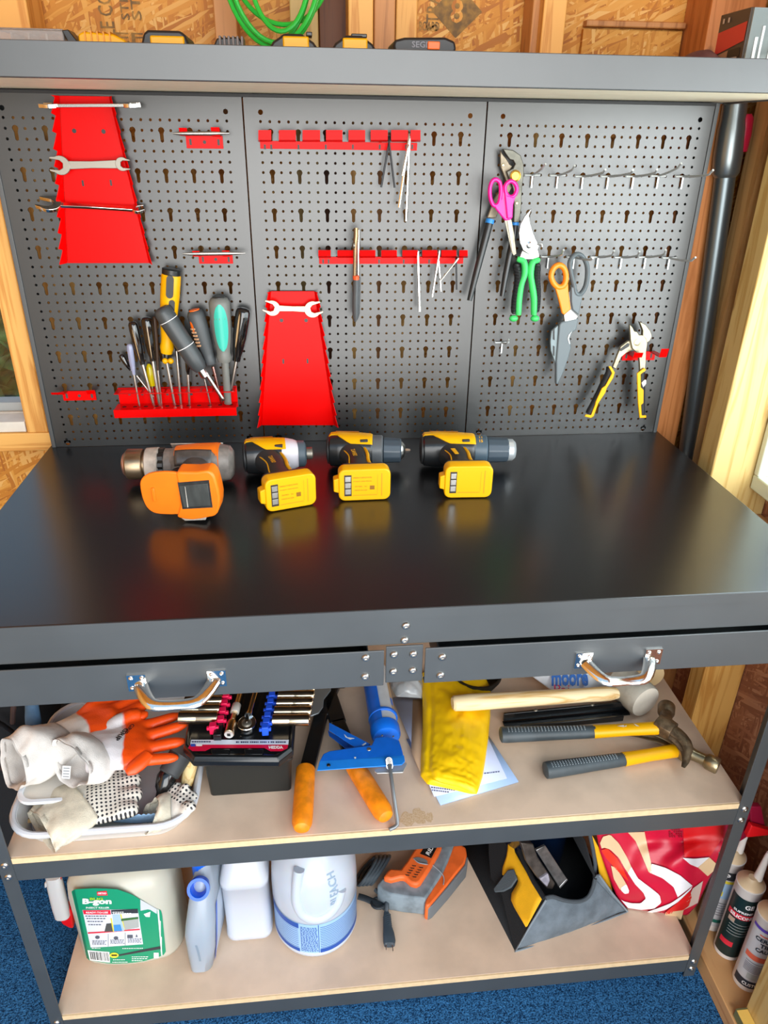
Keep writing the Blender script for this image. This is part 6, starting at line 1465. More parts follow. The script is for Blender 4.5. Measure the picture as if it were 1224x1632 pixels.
b = B(); strip(b, [(720, 455), (850, 430)], [(748, 530), (855, 510)], J(.0015), 6, 4); obj('picture', b, mat('label grey', '#a9ada9', .45), pn1, smooth=180)
b = B(); strip(b, [(610, 480), (655, 476)], [(596, 540), (660, 540)], J(.0016), 3, 3); obj('picture', b, mat('label dark grey', '#4a4d4c', .45), pn1, smooth=180)
b = B(); strip(b, [(720, 445), (848, 432)], [(722, 462), (850, 446)], J(.0018), 6, 2); obj('picture', b, mat('label hedge green', '#3a6a34', .5), pn1, smooth=180)
b = B(); strip(b, [(664, 490), (715, 488)], [(668, 538), (728, 536)], J(.0019), 3, 3); obj('picture', b, mat('label bright blue', '#3f8fd0', .45), pn1, smooth=180)
b = B(); strip(b, [(468, 680), (632, 692)], [(486, 756), (638, 772)], J(.0011), 8, 4); bc = obj('barcode', b, white_ink, lb, smooth=180)
b = B(); rn = random.Random(11); x = 484
while x < 620:
    w_ = rn.choice((2, 3, 4, 7)); f = (x-468)/164
    put_poly(b, [(x, 690+8*f), (x+w_, 690+8*f), (x+w_+10, 748+14*f), (x+10, 748+14*f)], J(.0015)); x += w_+rn.choice((3, 4, 6))
obj('bars', b, ink, bc)
b = B(); strip(b, [(538, 240), (612, 234)], [(542, 270), (620, 268)], J(.0012), 4, 3); rd = obj('badge', b, mat('label red', '#e0203a'), lb, smooth=180)
b = B(); put_text(b, 'ORTHO', lambda a, c: J(.0016)(a, -c), 578, -253, width=64, height=15, bold=.03); obj('lettering', b, white_ink, rd)
b = B(); put_text(b, 'B-gon', lambda a, c: J(.0016)(a, -c), 540, -318, width=218, height=54, bold=.045); put_text(b, 'INSECT KILLER', lambda a, c: J(.0016)(a, -c), 545, -360, width=175, height=13, bold=.02)
put_text(b, 'READY-TO-USE', lambda a, c: J(.0019)(a, -c), 540, -396, width=165, height=14, bold=.02)
for k, (x0, x1, y) in enumerate(((655, 740, 392), (660, 790, 402), (500, 560, 662), (730, 880, 664), (800, 920, 728), (800, 910, 742), (800, 880, 756), (660, 740, 748), (655, 770, 766))):
    x = x0; rn = random.Random(k)
    while x < x1: w_ = rn.uniform(8, 18); put_rect(b, x, y, x+w_, y+5, J(.0017), 2); x += w_+4
put_rect(b, 965, 700, 1002, 740, J(.0014), 3); put_rect(b, 1008, 460, 1018, 560, J(.0016), 2); put_rect(b, 1018, 580, 1026, 690, J(.0016), 2)
strip(b, [(890, 410), (940, 392)], [(905, 430), (935, 432)], J(.0014), 3, 3)
obj('lettering', b, white_ink, lb, smooth=180)
b = B(); put_text(b, 'BUG', lambda a, c: J(.0019)(a, -c), 535, -294, width=98, height=20, bold=.03); obj('lettering', b, mat('lime print', '#9fd630', .45), lb)
b = B(); el = [(668+34*math.cos(2*pi*k/20), 717+20*math.sin(2*pi*k/20)) for k in range(20)]; put_poly(b, el, J(.0016)); yl_ = obj('caution_oval', b, mat('label yellow', '#e8d838'), lb)
b = B(); put_rect(b, 648, 712, 690, 722, J(.0019), 2); obj('print', b, ink, yl_)
b = B()
for k, y in enumerate((420, 438, 460, 484)):
    x = 452+8*k; rn = random.Random(40+k)
    while x < 600-12*k: w_ = rn.uniform(10, 22); put_rect(b, x, y, x+w_, y+7, J(.0016), 2); x += w_+5
for cx, cy in ((543, 582), (682, 588)): put_poly(b, [(cx+18*math.cos(q), cy+13*math.sin(q)) for q in [2*pi*k/10 for k in range(10)]], J(.0016))
put_rect(b, 766, 565, 808, 590, J(.0016), 2); put_poly(b, [(828, 582), (836, 560), (846, 582)], J(.0016))
put_rect(b, 622, 556, 625, 652, J(.0016), 2); put_rect(b, 750, 548, 753, 645, J(.0016), 2)
for k in range(4):
    for x0 in (505, 640, 770):
        x = x0; rn = random.Random(60+k+x0)
        while x < x0+95: w_ = rn.uniform(8, 18); put_rect(b, x, 606+9*k-(x0-505)*.05, x+w_, 610+9*k-(x0-505)*.05, J(.0016), 2); x += w_+5
obj('print', b, mat('label print grey', '#555a66', .5), pn1)
# sprayer clipped on the left of the jug
t = thing('sprayer', 'white and red trigger sprayer clipped to the left side of the insect spray jug', 'sprayer', Yp(112, 1480, -.43))
sp_ = lambda x, y: Yp(*kJ(x, y), -.43)
obj('wand', B().tube([sp_(212, 120), sp_(228, 200), sp_(262, 340), sp_(282, 420)], [.0135, .0145, .015, .0140], 16, up=(0, -1, 0), ratio=.8, sq=.8), white_plastic, t)
obj('grip', B().prism([sp_(*q) for q in ((228, 418), (330, 372), (352, 395), (362, 520), (330, 516), (280, 490))], (0, .022, 0)), mat('bright red plastic', '#d80a10', .35), t, bevel=.003)
obj('trigger', B().prism([sp_(*q) for q in ((185, 120), (280, 120), (262, 190), (232, 222), (215, 170), (188, 172))], (0, -.004, 0)), mat('dark red plastic', '#a00c12', .35), t, bevel=.002)
obj('clip', B().prism([sp_(*q) for q in ((150, 160), (185, 140), (190, 172), (152, 200))], (0, -.006, 0)), white_plastic, t, bevel=.002)

# ------------------------------------------------ detergent bottle seen from its narrow side
t = thing('detergent_bottle', 'flat grey translucent detergent bottle with a blue spout, seen edge-on', 'bottle', (-.35, -.44, SB))
def drr(z, w_, y0, y1, r, cx): return [V((cx+a, (y0+y1)/2+c, SB+z)) for a, c in rrect(w_, y1-y0, min(r, w_/2-.001), 6)]
def drs(z, w_, y0, y1, r, cx): return [V((p.x-.004+(p.y+.505)*.13, p.y, p.z)) for p in drr(z, w_*.9, y0, y1, r, cx)]
gp_ = mat('grey translucent bottle', '#9ea9b5', .3, sss=.15)
obj('body', B().loft([drs(.0003, .040, -.500, -.375, .012, -.353), drs(.005, .047, -.508, -.37, .015, -.353), drs(.06, .058, -.510, -.368, .018, -.349), drs(.105, .062, -.511, -.368, .02, -.347), drs(.125, .060, -.505, -.37, .02, -.346), drs(.155, .054, -.490, -.38, .02, -.345), drs(.19, .046, -.47, -.39, .02, -.344), drs(.215, .030, -.45, -.41, .014, -.344), drs(.225, .028, -.448, -.412, .0135, -.344)]), gp_, t, smooth=55)
b = B(); b.grid(lambda i, j: V((-.3585+.003*math.sin(3*j)+.004*i, -.5106+.004*max(0, .06-.10*j)/.06*1.2-.0004, SB+.008+.085*j)), 3, 10); obj('darker_strip', b, mat('slate darker strip', '#8494a3', .35), t)  # flat strip, coloured darker where the front face is recessed
bl_ = mat('strong blue plastic', '#155fd8', .3)
b = B(); 
def rs_(d, z, lift):
    w2 = (.047+(.058-.047)*min(1, z/.06)+.004*max(0, min(1, (z-.06)/.045)))*.45 if z < .105 else (.062-.008*min(1, (z-.105)/.05))*.45
    cx = -.353+.006*min(1, z/.105)+.002*max(0, (z-.105)/.05); yf = -.495+max(0, z-.105)*.45; y = yf+d
    return V((cx+w2-.004+(y+.505)*.13+lift, y, SB+z))
xs_ = lambda y, z: -.349+.0312-(.004 if z < .03 else 0)-max(0, z-.125)*.17
b.grid(lambda i, j: rs_(.006+.094*i, .012+.138*j, .0008), 8, 14); lb = obj('side_label', b, mat('pale label', '#c2cfdf', .4), t)
b = B(); b.grid(lambda i, j: rs_(.004+.010*i, .010+.140*j, .0016), 3, 14); obj('blue_edge', b, bl_, lb)
ax_ = V((0, -.62, .38)).normalized(); so = V((-.344, -.452, SB+.190))
obj('spout', B().lathe([(.0165, 0), (.0165, .026), (.0205, .027), (.0205, .034), (.015, .034), (.0135, .031), (.012, .012), (.001, .010)], so, ax_, 28), bl_, t)
obj('cap', B().lathe([(.019, .19), (.0185, .245), (.017, .248)], (-.343, -.430, SB), (0, 0, 1), 24), bl_, t)
# ------------------------------------------------ plain white jug
t = thing('jug', 'plain white square plastic jug without a label', 'jug', (-.268, -.395, SB))
obj('body', B().loft([drr(.0003, .082, -.447, -.345, .016, -.2675), drr(.006, .091, -.452, -.341, .02, -.2675), drr(.016, .091, -.452, -.341, .02, -.2675), drr(.018, .0885, -.4505, -.343, .02, -.2675), drr(.155, .0885, -.4505, -.343, .02, -.2675), drr(.158, .092, -.453, -.341, .02, -.2675), drr(.170, .092, -.453, -.341, .02, -.2675), drr(.174, .088, -.450, -.343, .02, -.2675), drr(.215, .070, -.435, -.36, .02, -.2675), drr(.23, .03, -.41, -.385, .012, -.2675)]), mat('clean white jug', '#c6cad2', .32, sss=.1), t, smooth=50)
obj('cap', B().lathe([(.018, .228), (.018, .25)], (-.2675, -.397, SB), (0, 0, 1), 24), white_plastic, t)
# ------------------------------------------------ bleach bottle
bc_ = V((-.134, -.418, SB)); br = .0835
t = thing('bleach_bottle', 'large round white bleach bottle with a blue striped label and moulded handle', 'bottle', bc_)
wb = mat('bluish white bleach plastic', '#c3ccd8', .28, sss=.15)
obj('body', B().lathe([(br*.86, .0003), (br*.95, .004), (br, .014), (br*.985, .018), (br*.985, .110), (br, .114), (br*1.0, .15), (br*.97, .19), (br*.8, .225), (br*.45, .25), (.02, .262)], bc_, (0, 0, 1), 56), wb, t, smooth=60)
obj('cap', B().lathe([(.021, .258), (.021, .282), (.019, .285)], bc_, (0, 0, 1), 24), bl_, t)
def cyl(lift): return lambda a, z: bc_+V((math.sin(a)*(br*.985+lift), -math.cos(a)*(br*.985+lift), z))
b = B(); b.grid(lambda i, j: cyl(.0006)(-1.5+3.0*i, .021+.086*j), 40, 4); lb = obj('label', b, mat('pale blue label', '#9fc6ec', .4), t, smooth=180)
def lrect(b, a0, z0, a1, z1, l=.0011): return b.grid(lambda i, j: cyl(l)(a0+(a1-a0)*i, z0+(z1-z0)*j), max(2, int(abs(a1-a0)/.07)+1), 2)
db = mat('label blue ink', '#174fa8', .45); b = B()
for k in range(13): lrect(b, .10, .034+.0052*k, 1.45, .0352+.0052*k)
for k in range(11): lrect(b, -1.45, .034+.006*k, -.42, .0350+.006*k)
for k in range(24): 
    rn = random.Random(k); a = -.36
    while a < .02: w_ = rn.uniform(.02, .06); lrect(b, a, .026+.0031*k, min(.04, a+w_), .0274+.0031*k); a += w_+.02
lrect(b, .055, .022, .07, .106); lrect(b, .09, .021, 1.49, .032); lrect(b, -1.49, .021, -.40, .031); lrect(b, -1.49, .092, -.40, .106)
obj('print', b, db, lb, smooth=180)
b = B(); pts = []
for k in range(21):
    q = k/20; a_ = -.52+1.15*q; z_ = .148+.0*q
    pts.append((a_, z_))
U = [(-.42, .235), (-.44, .205), (-.42, .170), (-.33, .143), (-.15, .128), (.1, .124), (.36, .132), (.56, .150), (.68, .175)]
rr_ = lambda z: br*(1.0 if z < .15 else .97+.03*(1-min(1, (z-.15)/.04)) if z < .19 else .97-.17*min(1, (z-.19)/.035))
P = [bc_+V((math.sin(a)*(rr_(z)-.003), -math.cos(a)*(rr_(z)-.003), z)) for a, z in U]
obj('moulded_ridge', B().tube(smoothpath(P, 5), .0105, 14), wb, t)
b = B(); put_text(b, 'BLEACH', lambda a, c: bc_+V((math.sin(a)*(rr_(c)+.0006), -math.cos(a)*(rr_(c)+.0006), c)), .62, .175, width=None, height=None, size=1.0) if False else None
vs, fs, wd_, mx, ht_, my = text_geo('BLEACH', 1.0, .02)
for_v = []
k_ = .070/wd_
b = B(); b.add([(lambda z, a: bc_+V((math.sin(a)*(rr_(z)+.0009), -math.cos(a)*(rr_(z)+.0009), z)))(.188+(x-mx)*k_, .47-(y-my)*k_*1.3/br) for x, y, z in vs], fs)
obj('embossed_lettering', b, mat('embossed white', '#93a8bd', .35), t)

# ------------------------------------------------ corded sander
t = thing('sander', 'scuffed orange and grey corded sander lying on its side', 'sander', Zp(660, 1420, SB))
sg = mat('dusty grey housing', '#7d8a92', .55, var=.3, vscale=40); so_ = mat('dusty orange housing', '#ee6a2a', .5, var=.12, vscale=50)
def dprism(pts, z0, z1, s=1.0):
    P = [Zp(*kD(*q), SB+z1) for q in pts]; c = sum(P, V())/len(P)
    return B().loft([[c+(p-c)*s+V((0, 0, z0-z1)) for p in P], [p+V((0, 0, -.004)) for p in P], [c+(p-c)*.965 for p in P]])
obj('body', dprism([(800, 20), (990, 30), (930, 200), (870, 330), (760, 500), (690, 600), (640, 590), (480, 575), (310, 545), (240, 505), (200, 450), (250, 380), (430, 380), (560, 250), (650, 90)], .001, .052), sg, t, bevel=.004)
obj('base', dprism([(985, 40), (1060, 30), (1110, 60), (1122, 140), (1098, 225), (1010, 330), (900, 470), (800, 590), (740, 660), (712, 672), (690, 650), (700, 600), (760, 500), (870, 320)], .001, .046), so_, t, bevel=.004)
obj('sanding_pad', dprism([(1118, 150), (1100, 240), (905, 480), (745, 668), (715, 682), (735, 690), (770, 670), (930, 490), (1120, 255), (1135, 160)], .001, .040), mat('grey pad', '#6a6f73', .8), t, bevel=.002)
mh = obj('motor_housing', dprism([(600, 60), (870, 40), (830, 130), (740, 280), (645, 425), (605, 447), (545, 432), (480, 372), (440, 372), (340, 396), (262, 372), (300, 310), (330, 282), (440, 292), (510, 200), (560, 120)], .05, .066), so_, t, bevel=.005)
b = B()
dk_slot = mat('vent dark', '#24201e', .7)
for k in range(5):
    for c0 in (0, 1):
        x0, y0 = (575-17*k+c0*72, 258+24*k+c0*18)
        pts = [(x0-22, y0-10), (x0-8, y0+2), (x0+22, y0+4), (x0+26, y0-4), (x0, y0-6)]
        obj('vent', B().prism([Zp(*kD(*q), SB+.0664) for q in pts], (0, 0, -.001)), dk_slot, mh)
obj('nameplate', B().prism([Zp(*kD(*q), SB+.0666) for q in ((640, 130), (690, 50), (835, 30), (755, 178))], (0, 0, -.001)), black_plastic, mh, bevel=.0005)
b = B(); put_text(b, 'RIDGID', lambda a, c: Zp(*kD(a, -c), SB+.0672), 770, -50, width=210, height=46, bold=.02, ang=1.02); obj('lettering', b, white_ink, mh)
obj('dust_window', B().prism([Zp(*kD(650+68*math.cos(q)-12*math.sin(q), 200+24*math.sin(q)+22*math.cos(q)), SB+.0672) for q in [2*pi*k/24 for k in range(24)]], (0, 0, -.001)), mat('grey window', '#7a7d7f', .35), mh)
obj('wire', B().tube(smoothpath([Zp(*kD(*q), SB+z) for q, z in (((575, 180), .067), (620, 220) and ((620, 222), .0685), ((700, 240), .0685), ((760, 245), .058), ((850, 320), .054), ((885, 380), .050), ((880, 450), .047))], 4), .0011, 8), mat('grey wire', '#8d949a', .5), t)
cordm = mat('grey black cord', '#3b444b', .5)
for k in range(4):
    x = 262-42*k; ob = [((x+60, 170+6*k), .046), ((x+20, 240+10*k), .050), ((x-60, 360+10*k), .044), ((x-120, 440+4*k), .028), ((x-150, 400), .012), ((x-60, 260), .008), ((x+50, 165), .016)]
    obj('cord', B().tube(smoothpath([Zp(*kD(*q), SB+z) for q, z in ob], 4, True), .0042, 8, closed=True), cordm, t)
obj('strap', B().tube(smoothpath([Zp(*kD(*q), SB+z) for q, z in (((5, 570), .016), ((80, 592), .015), ((190, 640), .014), ((300, 690), .013))], 4), .0075, 10, up=(0, 0, 1), ratio=.35), mat('black strap', '#262d33', .6), t)
obj('strap_loop', B().tube([Zp(*kD(215+9*math.cos(q)*8, 640+9*math.sin(q)*6), SB+.016+.006*math.sin(q)) for q in [2*pi*k/14 for k in range(14)]], .003, 8, closed=True), mat('black strap', '#262d33'), t)
obj('cord', B().tube(smoothpath([Zp(*kD(*q), SB+z) for q, z in (((180, 500), .020), ((250, 560), .018), ((300, 540), .016), ((300, 640), .022), ((295, 730), .012))], 4), .0045, 8), cordm, t)
pl = obj('plug', B().tube([Zp(*kD(*q), SB+.012) for q in ((295, 735), (298, 800), (305, 880), (318, 960), (325, 1030), (326, 1070))], [.0055, .0075, .0088, .0118, .0125, .0110], 14, up=(0, 0, 1), ratio=.75, sq=.75), mat('slate plug', '#3a4650', .5), t)
for k in range(6): obj('ridge', B().tube([Zp(*kD(300+1.5*k-2, 770+22*k), SB+.012), Zp(*kD(300+1.5*k+2, 778+22*k), SB+.012)], .0088+.0002*k, 12, up=(0, 0, 1), ratio=.75), mat('slate plug', '#3a4650'), pl)
for q0, q1 in (((292, 1060), (292, 1125)), ((355, 1060), (362, 1140))): obj('prong', B().bar(Zp(*kD(*q0), SB+.012), Zp(*kD(*q1), SB+.010), .0016, .006, (0, 0, 1)), chrome, pl)

# ------------------------------------------------ black, yellow and grey tool bag
grey_cv = mat('grey canvas', '#67727b', .9, var=.25, vscale=30, bump=.4, bscale=500); blk_cv = mat('black canvas', '#15171a', .85, bump=.4, bscale=400); yel_cv = mat('yellow canvas', '#f2b20a', .75, var=.08, vscale=30, bump=.2, bscale=400)
FBL, FBR = Zp(*kB(255, 990), SB+.001), Zp(*kB(1165, 668), SB+.001)
t = thing('tool_bag', 'grey, black and yellow open tool bag in front of the red patterned bag', 'bag', (FBL+FBR)/2)
fe = (FBR-FBL).normalized(); back = V((-fe.y, fe.x, 0)); up_t = V((0, 0, 1))+back*.30; fn_ = fe.cross(up_t).normalized(); fn_ = fn_ if fn_.y < 0 else -fn_
FP = lambda x, y, l=0: Pl(*kB(x, y), FBL, fn_)+fn_*l
# front panel: straight top rim that dips in the middle
top = [(520, 570), (560, 548), (640, 575), (730, 588), (800, 580), (850, 548), (885, 480), (903, 400)]
bot = [(255, 990), (390, 955), (530, 915), (680, 865), (820, 805), (940, 755), (1060, 708), (1165, 668)]
L0, L1 = [(505, 575)]+top[1:], bot
def fpan(i, j):
    q = i*(len(top)-1); k = min(int(q), len(top)-2); f = q-k
    a = (top[k][0]+(top[k+1][0]-top[k][0])*f, top[k][1]+(top[k+1][1]-top[k][1])*f); c = (bot[k][0]+(bot[k+1][0]-bot[k][0])*f, bot[k][1]+(bot[k+1][1]-bot[k][1])*f)
    p = FP(a[0]+(c[0]-a[0])*j, a[1]+(c[1]-a[1])*j); return p+fn_*(.010*math.sin(pi*i)*math.sin(pi*j)+.0012*nz((p.x*70, p.y*70, p.z*70), 1, 2))
obj('front_panel', B().grid(fpan, 40, 22), grey_cv, t, solid=.003, label='grey front panel')
fr2 = B(); strip(fr2, [(903, 400), (920, 375), (940, 372)], [(903, 400), (1020, 530), (1165, 668)], lambda x, y: FP(x, y, .0), 10, 5); obj('front_panel', fr2, grey_cv, t, solid=.003)
obj('piping', B().tube(smoothpath([FP(*q, .003) for q in ((505, 575), (380, 780), (255, 990), (530, 917), (820, 807), (1060, 710), (1165, 668), (1040, 520), (935, 372))], 1), .0022, 8), mat('grey piping', '#7f8a92', .8), t)
obj('rim', B().tube(smoothpath([FP(*q, .003) for q in [(500, 560)]+top[1:]], 3), .004, 8), mat('dark grey binding', '#454d53', .85), t)
# left side panel with its yellow insert
PTL = FP(505, 575); dep = back*.30+V((0, 0, .0)); ln_ = (PTL-FBL).cross(back).normalized(); ln_ = ln_ if ln_.x < 0 else -ln_
def LP(x, y, l=0):
    p = Pl(*kB(x, y), FBL, ln_)+ln_*l; p.z = max(SB+.002, min(-.519, p.z)); return p
BBL, BBR = FBL+back*.27, FBR+back*.27
ridge = PTL+back*.05+V((0, 0, .05)); rid2 = LP(60, -20)
b = B().prism([LP(*q) for q in ((255, 990), (150, 535), (62, 400), (45, 200), (45, -40), (285, -40), (285, 120), (330, 255), (420, 440), (505, 575))], -ln_*.003); obj('side_panel', b, blk_cv, t)
yl = [(355, 805), (235, 610), (235, 540), (295, 430), (262, 350), (160, 400), (160, 340), (215, 200), (215, 60), (245, 60), (265, 190), (380, 400), (490, 565), (440, 650)]
b = B(); strip(b, [(355, 805), (235, 600), (240, 530), (295, 440), (280, 380), (230, 345), (165, 395), (165, 330), (205, 210), (215, 60)], [(365, 800), (440, 660), (490, 570), (470, 520), (440, 480), (390, 410), (330, 310), (290, 240), (262, 190), (245, 60)], lambda x, y: LP(x, y, .004), 24, 6); obj('yellow_insert', b, yel_cv, t, solid=.0015, label='yellow side insert')
obj('strap_loop', B().prism([LP(*q, .006) for q in ((108, 500), (225, 345), (270, 340), (298, 420), (250, 490), (190, 522), (118, 528))], ln_*.005), mat('charcoal webbing', '#4d565c', .85, bump=.5, bscale=500), t, bevel=.002)
obj('rim', B().tube([LP(505, 575, .003), LP(420, 440, .003), LP(330, 260, .003), LP(290, 130, .003), LP(280, 20, .003)], .005, 10), blk_cv, t)
# right side: yellow gusset, back and floor
PTR = FP(903, 400); rn_ = (PTR-FBR).cross(back).normalized(); rn_ = rn_ if rn_.x > 0 else -rn_
rid3 = PTR+back*.05+V((0, 0, .05)); rid3.z = min(rid3.z, -.52); rid4 = PTR+back*.20+V((.0, 0, .05)); rid4.z = min(rid4.z, -.52)
obj('side_panel', B().add([FBR, BBR, rid4, rid3, PTR], [(0, 1, 2, 3, 4)]), blk_cv, t, solid=.003)
RPn = fn_; RG = lambda x, y: Pl(*kB(x, y), FBR+back*.004, fn_)
b = B(); strip(b, [(878, 55), (905, 180), (930, 300), (940, 375)], [(882, 55), (960, 200), (1015, 370), (1045, 512)], lambda x, y: Pl(*kB(x, y), PTR+back*.02, fn_), 10, 4); obj('yellow_insert', b, yel_cv, t, solid=.003, label='yellow right gusset')
obj('rim', B().tube([Pl(*kB(*q), PTR+back*.016, fn_) for q in ((868, 50), (895, 180), (912, 290), (905, 400))], .004, 8), mat('dark grey binding', '#454d53'), t)
obj('back_panel', B().add([BBL, BBR, rid4, rid2], [(0, 1, 2, 3)]), blk_cv, t, solid=.003)
obj('base', B().add([FBL, FBR, BBR, BBL], [(0, 1, 2, 3)]), blk_cv, t, solid=.002)
# what is in the bag: a glossy dark blue tub and a steel bar clamp
tb = Zp(*kB(715, 500), SB+.09)+back*.150; tb.z = SB+.004
o = obj('tub', B().lathe([(.058, 0), (.066, .01), (.074, .20), (.076, .205), (.072, .205), (.064, .012)], tb, (0, 0, 1), 36), mat('glossy midnight blue', '#04142c', .18, coat=.5)); tag(o, 'glossy midnight blue tub standing inside the tool bag', 'tub')
cl = thing('bar_clamp', 'scratched steel bar clamp sticking out of the tool bag', 'clamp', tb+V((-.05, -.06, .06)))
cp_ = lambda x, y, d=0: Pl(*kB(x, y), PTL+back*.030, fn_)+fn_*d
scr = mat('scratched steel', '#8d8f8e', .35, .85, var=.3, vscale=60)
obj('bar', B().prism([cp_(*q, .012) for q in ((405, 150), (480, 112), (655, 380), (595, 452))], -fn_*.006), scr, cl, bevel=.001)
obj('bar_edge', B().prism([cp_(*q, .0122) for q in ((655, 380), (662, 392), (600, 460), (592, 448))], -fn_*.008), mat('bright edge', '#c6c8c6', .3, .9), cl, bevel=.0006)
obj('jaw', B().prism([cp_(*q, .004) for q in ((300, 110), (400, 120), (440, 230), (580, 440), (555, 490), (510, 480), (430, 390), (350, 270))], -fn_*.012), mat('brownish scuffed steel', '#5d5650', .45, .6, var=.4, vscale=50), cl, bevel=.002)
obj('pad', B().prism([cp_(*q, .010) for q in ((440, 390), (510, 345), (525, 400), (500, 455))], -fn_*.008), mat('pale scuffed pad', '#9d9aa6', .5, var=.3, vscale=60), cl, bevel=.002)

# ------------------------------------------------ red and white patterned bag
crim = mat('crimson printed film', '#d01238', .38, var=.10, vscale=12)
def rsurf(x, z):
    """front face of the bag: stands on the shelf, leans back and bellies out"""
    q = max(0, min(1, (z-SB)/.22)); s = max(0, min(1, (x-.46)/.26))
    return -.452-.24*(x-.515)+.16*max(0, z-SB)-.030*math.sin(pi*(.08+.84*s))*math.sin(pi*min(1, q*1.1))+.004*nz((x*22, 0, z*22), 1, 6)
def RB(lift=0):
    def f(x, y):
        u, v = kR(x, y); yy = -.455
        for _ in range(5):
            p = Yp(u, v, yy); yy = rsurf(p.x, p.z)-lift
        return Yp(u, v, yy)
    return f
t = thing('bag', 'red bag printed with white and cream swirls at the right end of the bottom shelf', 'bag', (Zp(*kR(470, 700), SB)))
b = B(); A = [(40, 40), (45, 120), (70, 250), (130, 420), (180, 540), (230, 620), (270, 668)]; C_ = [(1010, 30), (990, 110), (940, 220), (870, 340), (800, 480), (740, 610), (650, 712)]
def rg(i, j):
    def al(pl, q): q *= len(pl)-1; k = min(int(q), len(pl)-2); f = q-k; return (pl[k][0]+(pl[k+1][0]-pl[k][0])*f, pl[k][1]+(pl[k+1][1]-pl[k][1])*f)
    a, c = al(A, j), al(C_, j); sag = 26*math.sin(pi*i)*j**3
    p = RB()(a[0]+(c[0]-a[0])*i, a[1]+(c[1]-a[1])*i+sag); p.z = max(SB+.002, p.z); return p
fb = obj('front', b.grid(rg, 44, 34), crim, t, solid=.002, smooth=180, soff=1)
b = B(); rgp = [rg(i/20, 1) for i in range(21)]+[rg(1, 1-j/12) for j in range(1, 13)]; b.loft([rgp, [p+V((-.02 if k > 20 else 0, .05, .01)) for k, p in enumerate(rgp)], [p+V((-.03 if k > 20 else 0, .15, .02)) for k, p in enumerate(rgp)]], cap=False)
b.f = [f for f in b.f if not (abs((f[0] % len(rgp))-(f[1] % len(rgp))) > 2)]
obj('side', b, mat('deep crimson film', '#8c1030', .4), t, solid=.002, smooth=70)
wht = mat('white printed film', '#f2eef0', .38); crm = mat('cream printed film', '#e9c79b', .38, var=.06, vscale=15); orr = mat('orange red film', '#ef3212', .35)
def deco(nm, m, A_, B_, nu=20, nv=6, l=.0032):
    b = B(); strip(b, A_, B_, RB(l), nu, nv); return obj(nm, b, m, fb, smooth=180)
deco('cream_band', crm, [(70, 190), (90, 145), (140, 130), (200, 190), (255, 285), (285, 350)], [(82, 226), (100, 220), (140, 232), (200, 290), (240, 360), (262, 395)])
deco('white_band', wht, [(282, 345), (330, 430), (410, 490), (480, 545), (492, 600), (440, 640), (350, 648), (262, 634)], [(262, 395), (310, 470), (368, 530), (385, 570), (350, 602), (290, 602), (240, 590), (215, 578)], 28)
deco('orange_drop', orr, [(80, 236), (118, 226), (180, 282), (225, 355), (264, 442)], [(82, 245), (110, 290), (150, 335), (195, 385), (262, 448)])
deco('cream_drop', crm, [(146, 344), (180, 358), (225, 425), (262, 490), (268, 525)], [(150, 365), (165, 435), (205, 505), (240, 530), (266, 530)])
deco('white_drop', wht, [(215, 495), (250, 470), (270, 515)], [(216, 515), (240, 538), (266, 533)], 8, 4, .004)
deco('cream_band', crm, [(376, 112), (398, 220), (420, 320), (428, 398)], [(262, 116), (315, 175), (362, 285), (405, 388)])
deco('white_band', wht, [(426, 330), (520, 358), (620, 410), (706, 482)], [(412, 392), (500, 430), (575, 490), (604, 560)])
deco('white_band', wht, [(640, 290), (720, 296), (822, 286)], [(642, 294), (690, 335), (742, 356)], 10, 4)
deco('cream_band', crm, [(820, 286), (888, 348)], [(744, 356), (810, 416)], 8, 6)
deco('white_band', wht, [(706, 486), (640, 545), (560, 600), (470, 635), (385, 664)], [(690, 512), (610, 590), (520, 648), (450, 664), (388, 672)])
deco('red_facet', mat('bright red film', '#e3151c', .38), [(690, 515), (610, 592), (528, 655), (520, 672)], [(700, 560), (680, 620), (640, 650), (530, 680)])
deco('pale_facet', mat('pale pink film', '#d9c0b4', .4), [(708, 500), (778, 448)], [(640, 650), (742, 600)], 8, 6)
deco('cream_band', crm, [(520, 665), (645, 648)], [(512, 700), (628, 714)], 8, 5)
deco('red_panel', mat('bright red film', '#e3151c'), [(640, 80), (985, 40)], [(650, 285), (830, 275)], 14, 8, .0022)
b = B()
for i in range(6):
    for j in range(4):
        if (i*7+j*3) % 5: put_rect(b, 545+16*i, 95+15*j, 556+16*i, 104+15*j, RB(.0035), 2)
obj('print', b, mat('dark red print', '#8c0a22', .5), fb)
b = B(); b.prism([Yp(*kR(*q), -.508) for q in ((1078, 152), (1112, 70), (1235, 105), (1300, 130))], (0, .012, 0)); obj('corner_flap', b, mat('bright red film', '#e3151c'), t, bevel=.002)
b = B(); b.prism([Yp(*kR(*q), -.495) for q in ((1100, -60), (1180, -60), (1212, 95), (1110, 70))], (0, .012, 0)); obj('corner_flap', b, mat('deep crimson film', '#8c1030'), t, bevel=.002)
b = B(); b.prism([Yp(*kR(*q), -.490) for q in ((935, 60), (1110, -40), (1115, 75), (1080, 150), (930, 240))], (0, .010, 0)); obj('corner_flap', b, mat('deep crimson film', '#8c1030'), t, bevel=.002)
# ================================================================== things on top of the shelf, in the right corner and on the right wall
TB = .6207
px = lambda u, v, y: Yp(u, v, y)
def span(u0, u1, v, y): a, c = Yp(u0, v, y), Yp(u1, v, y); return a.x, c.x, a.z
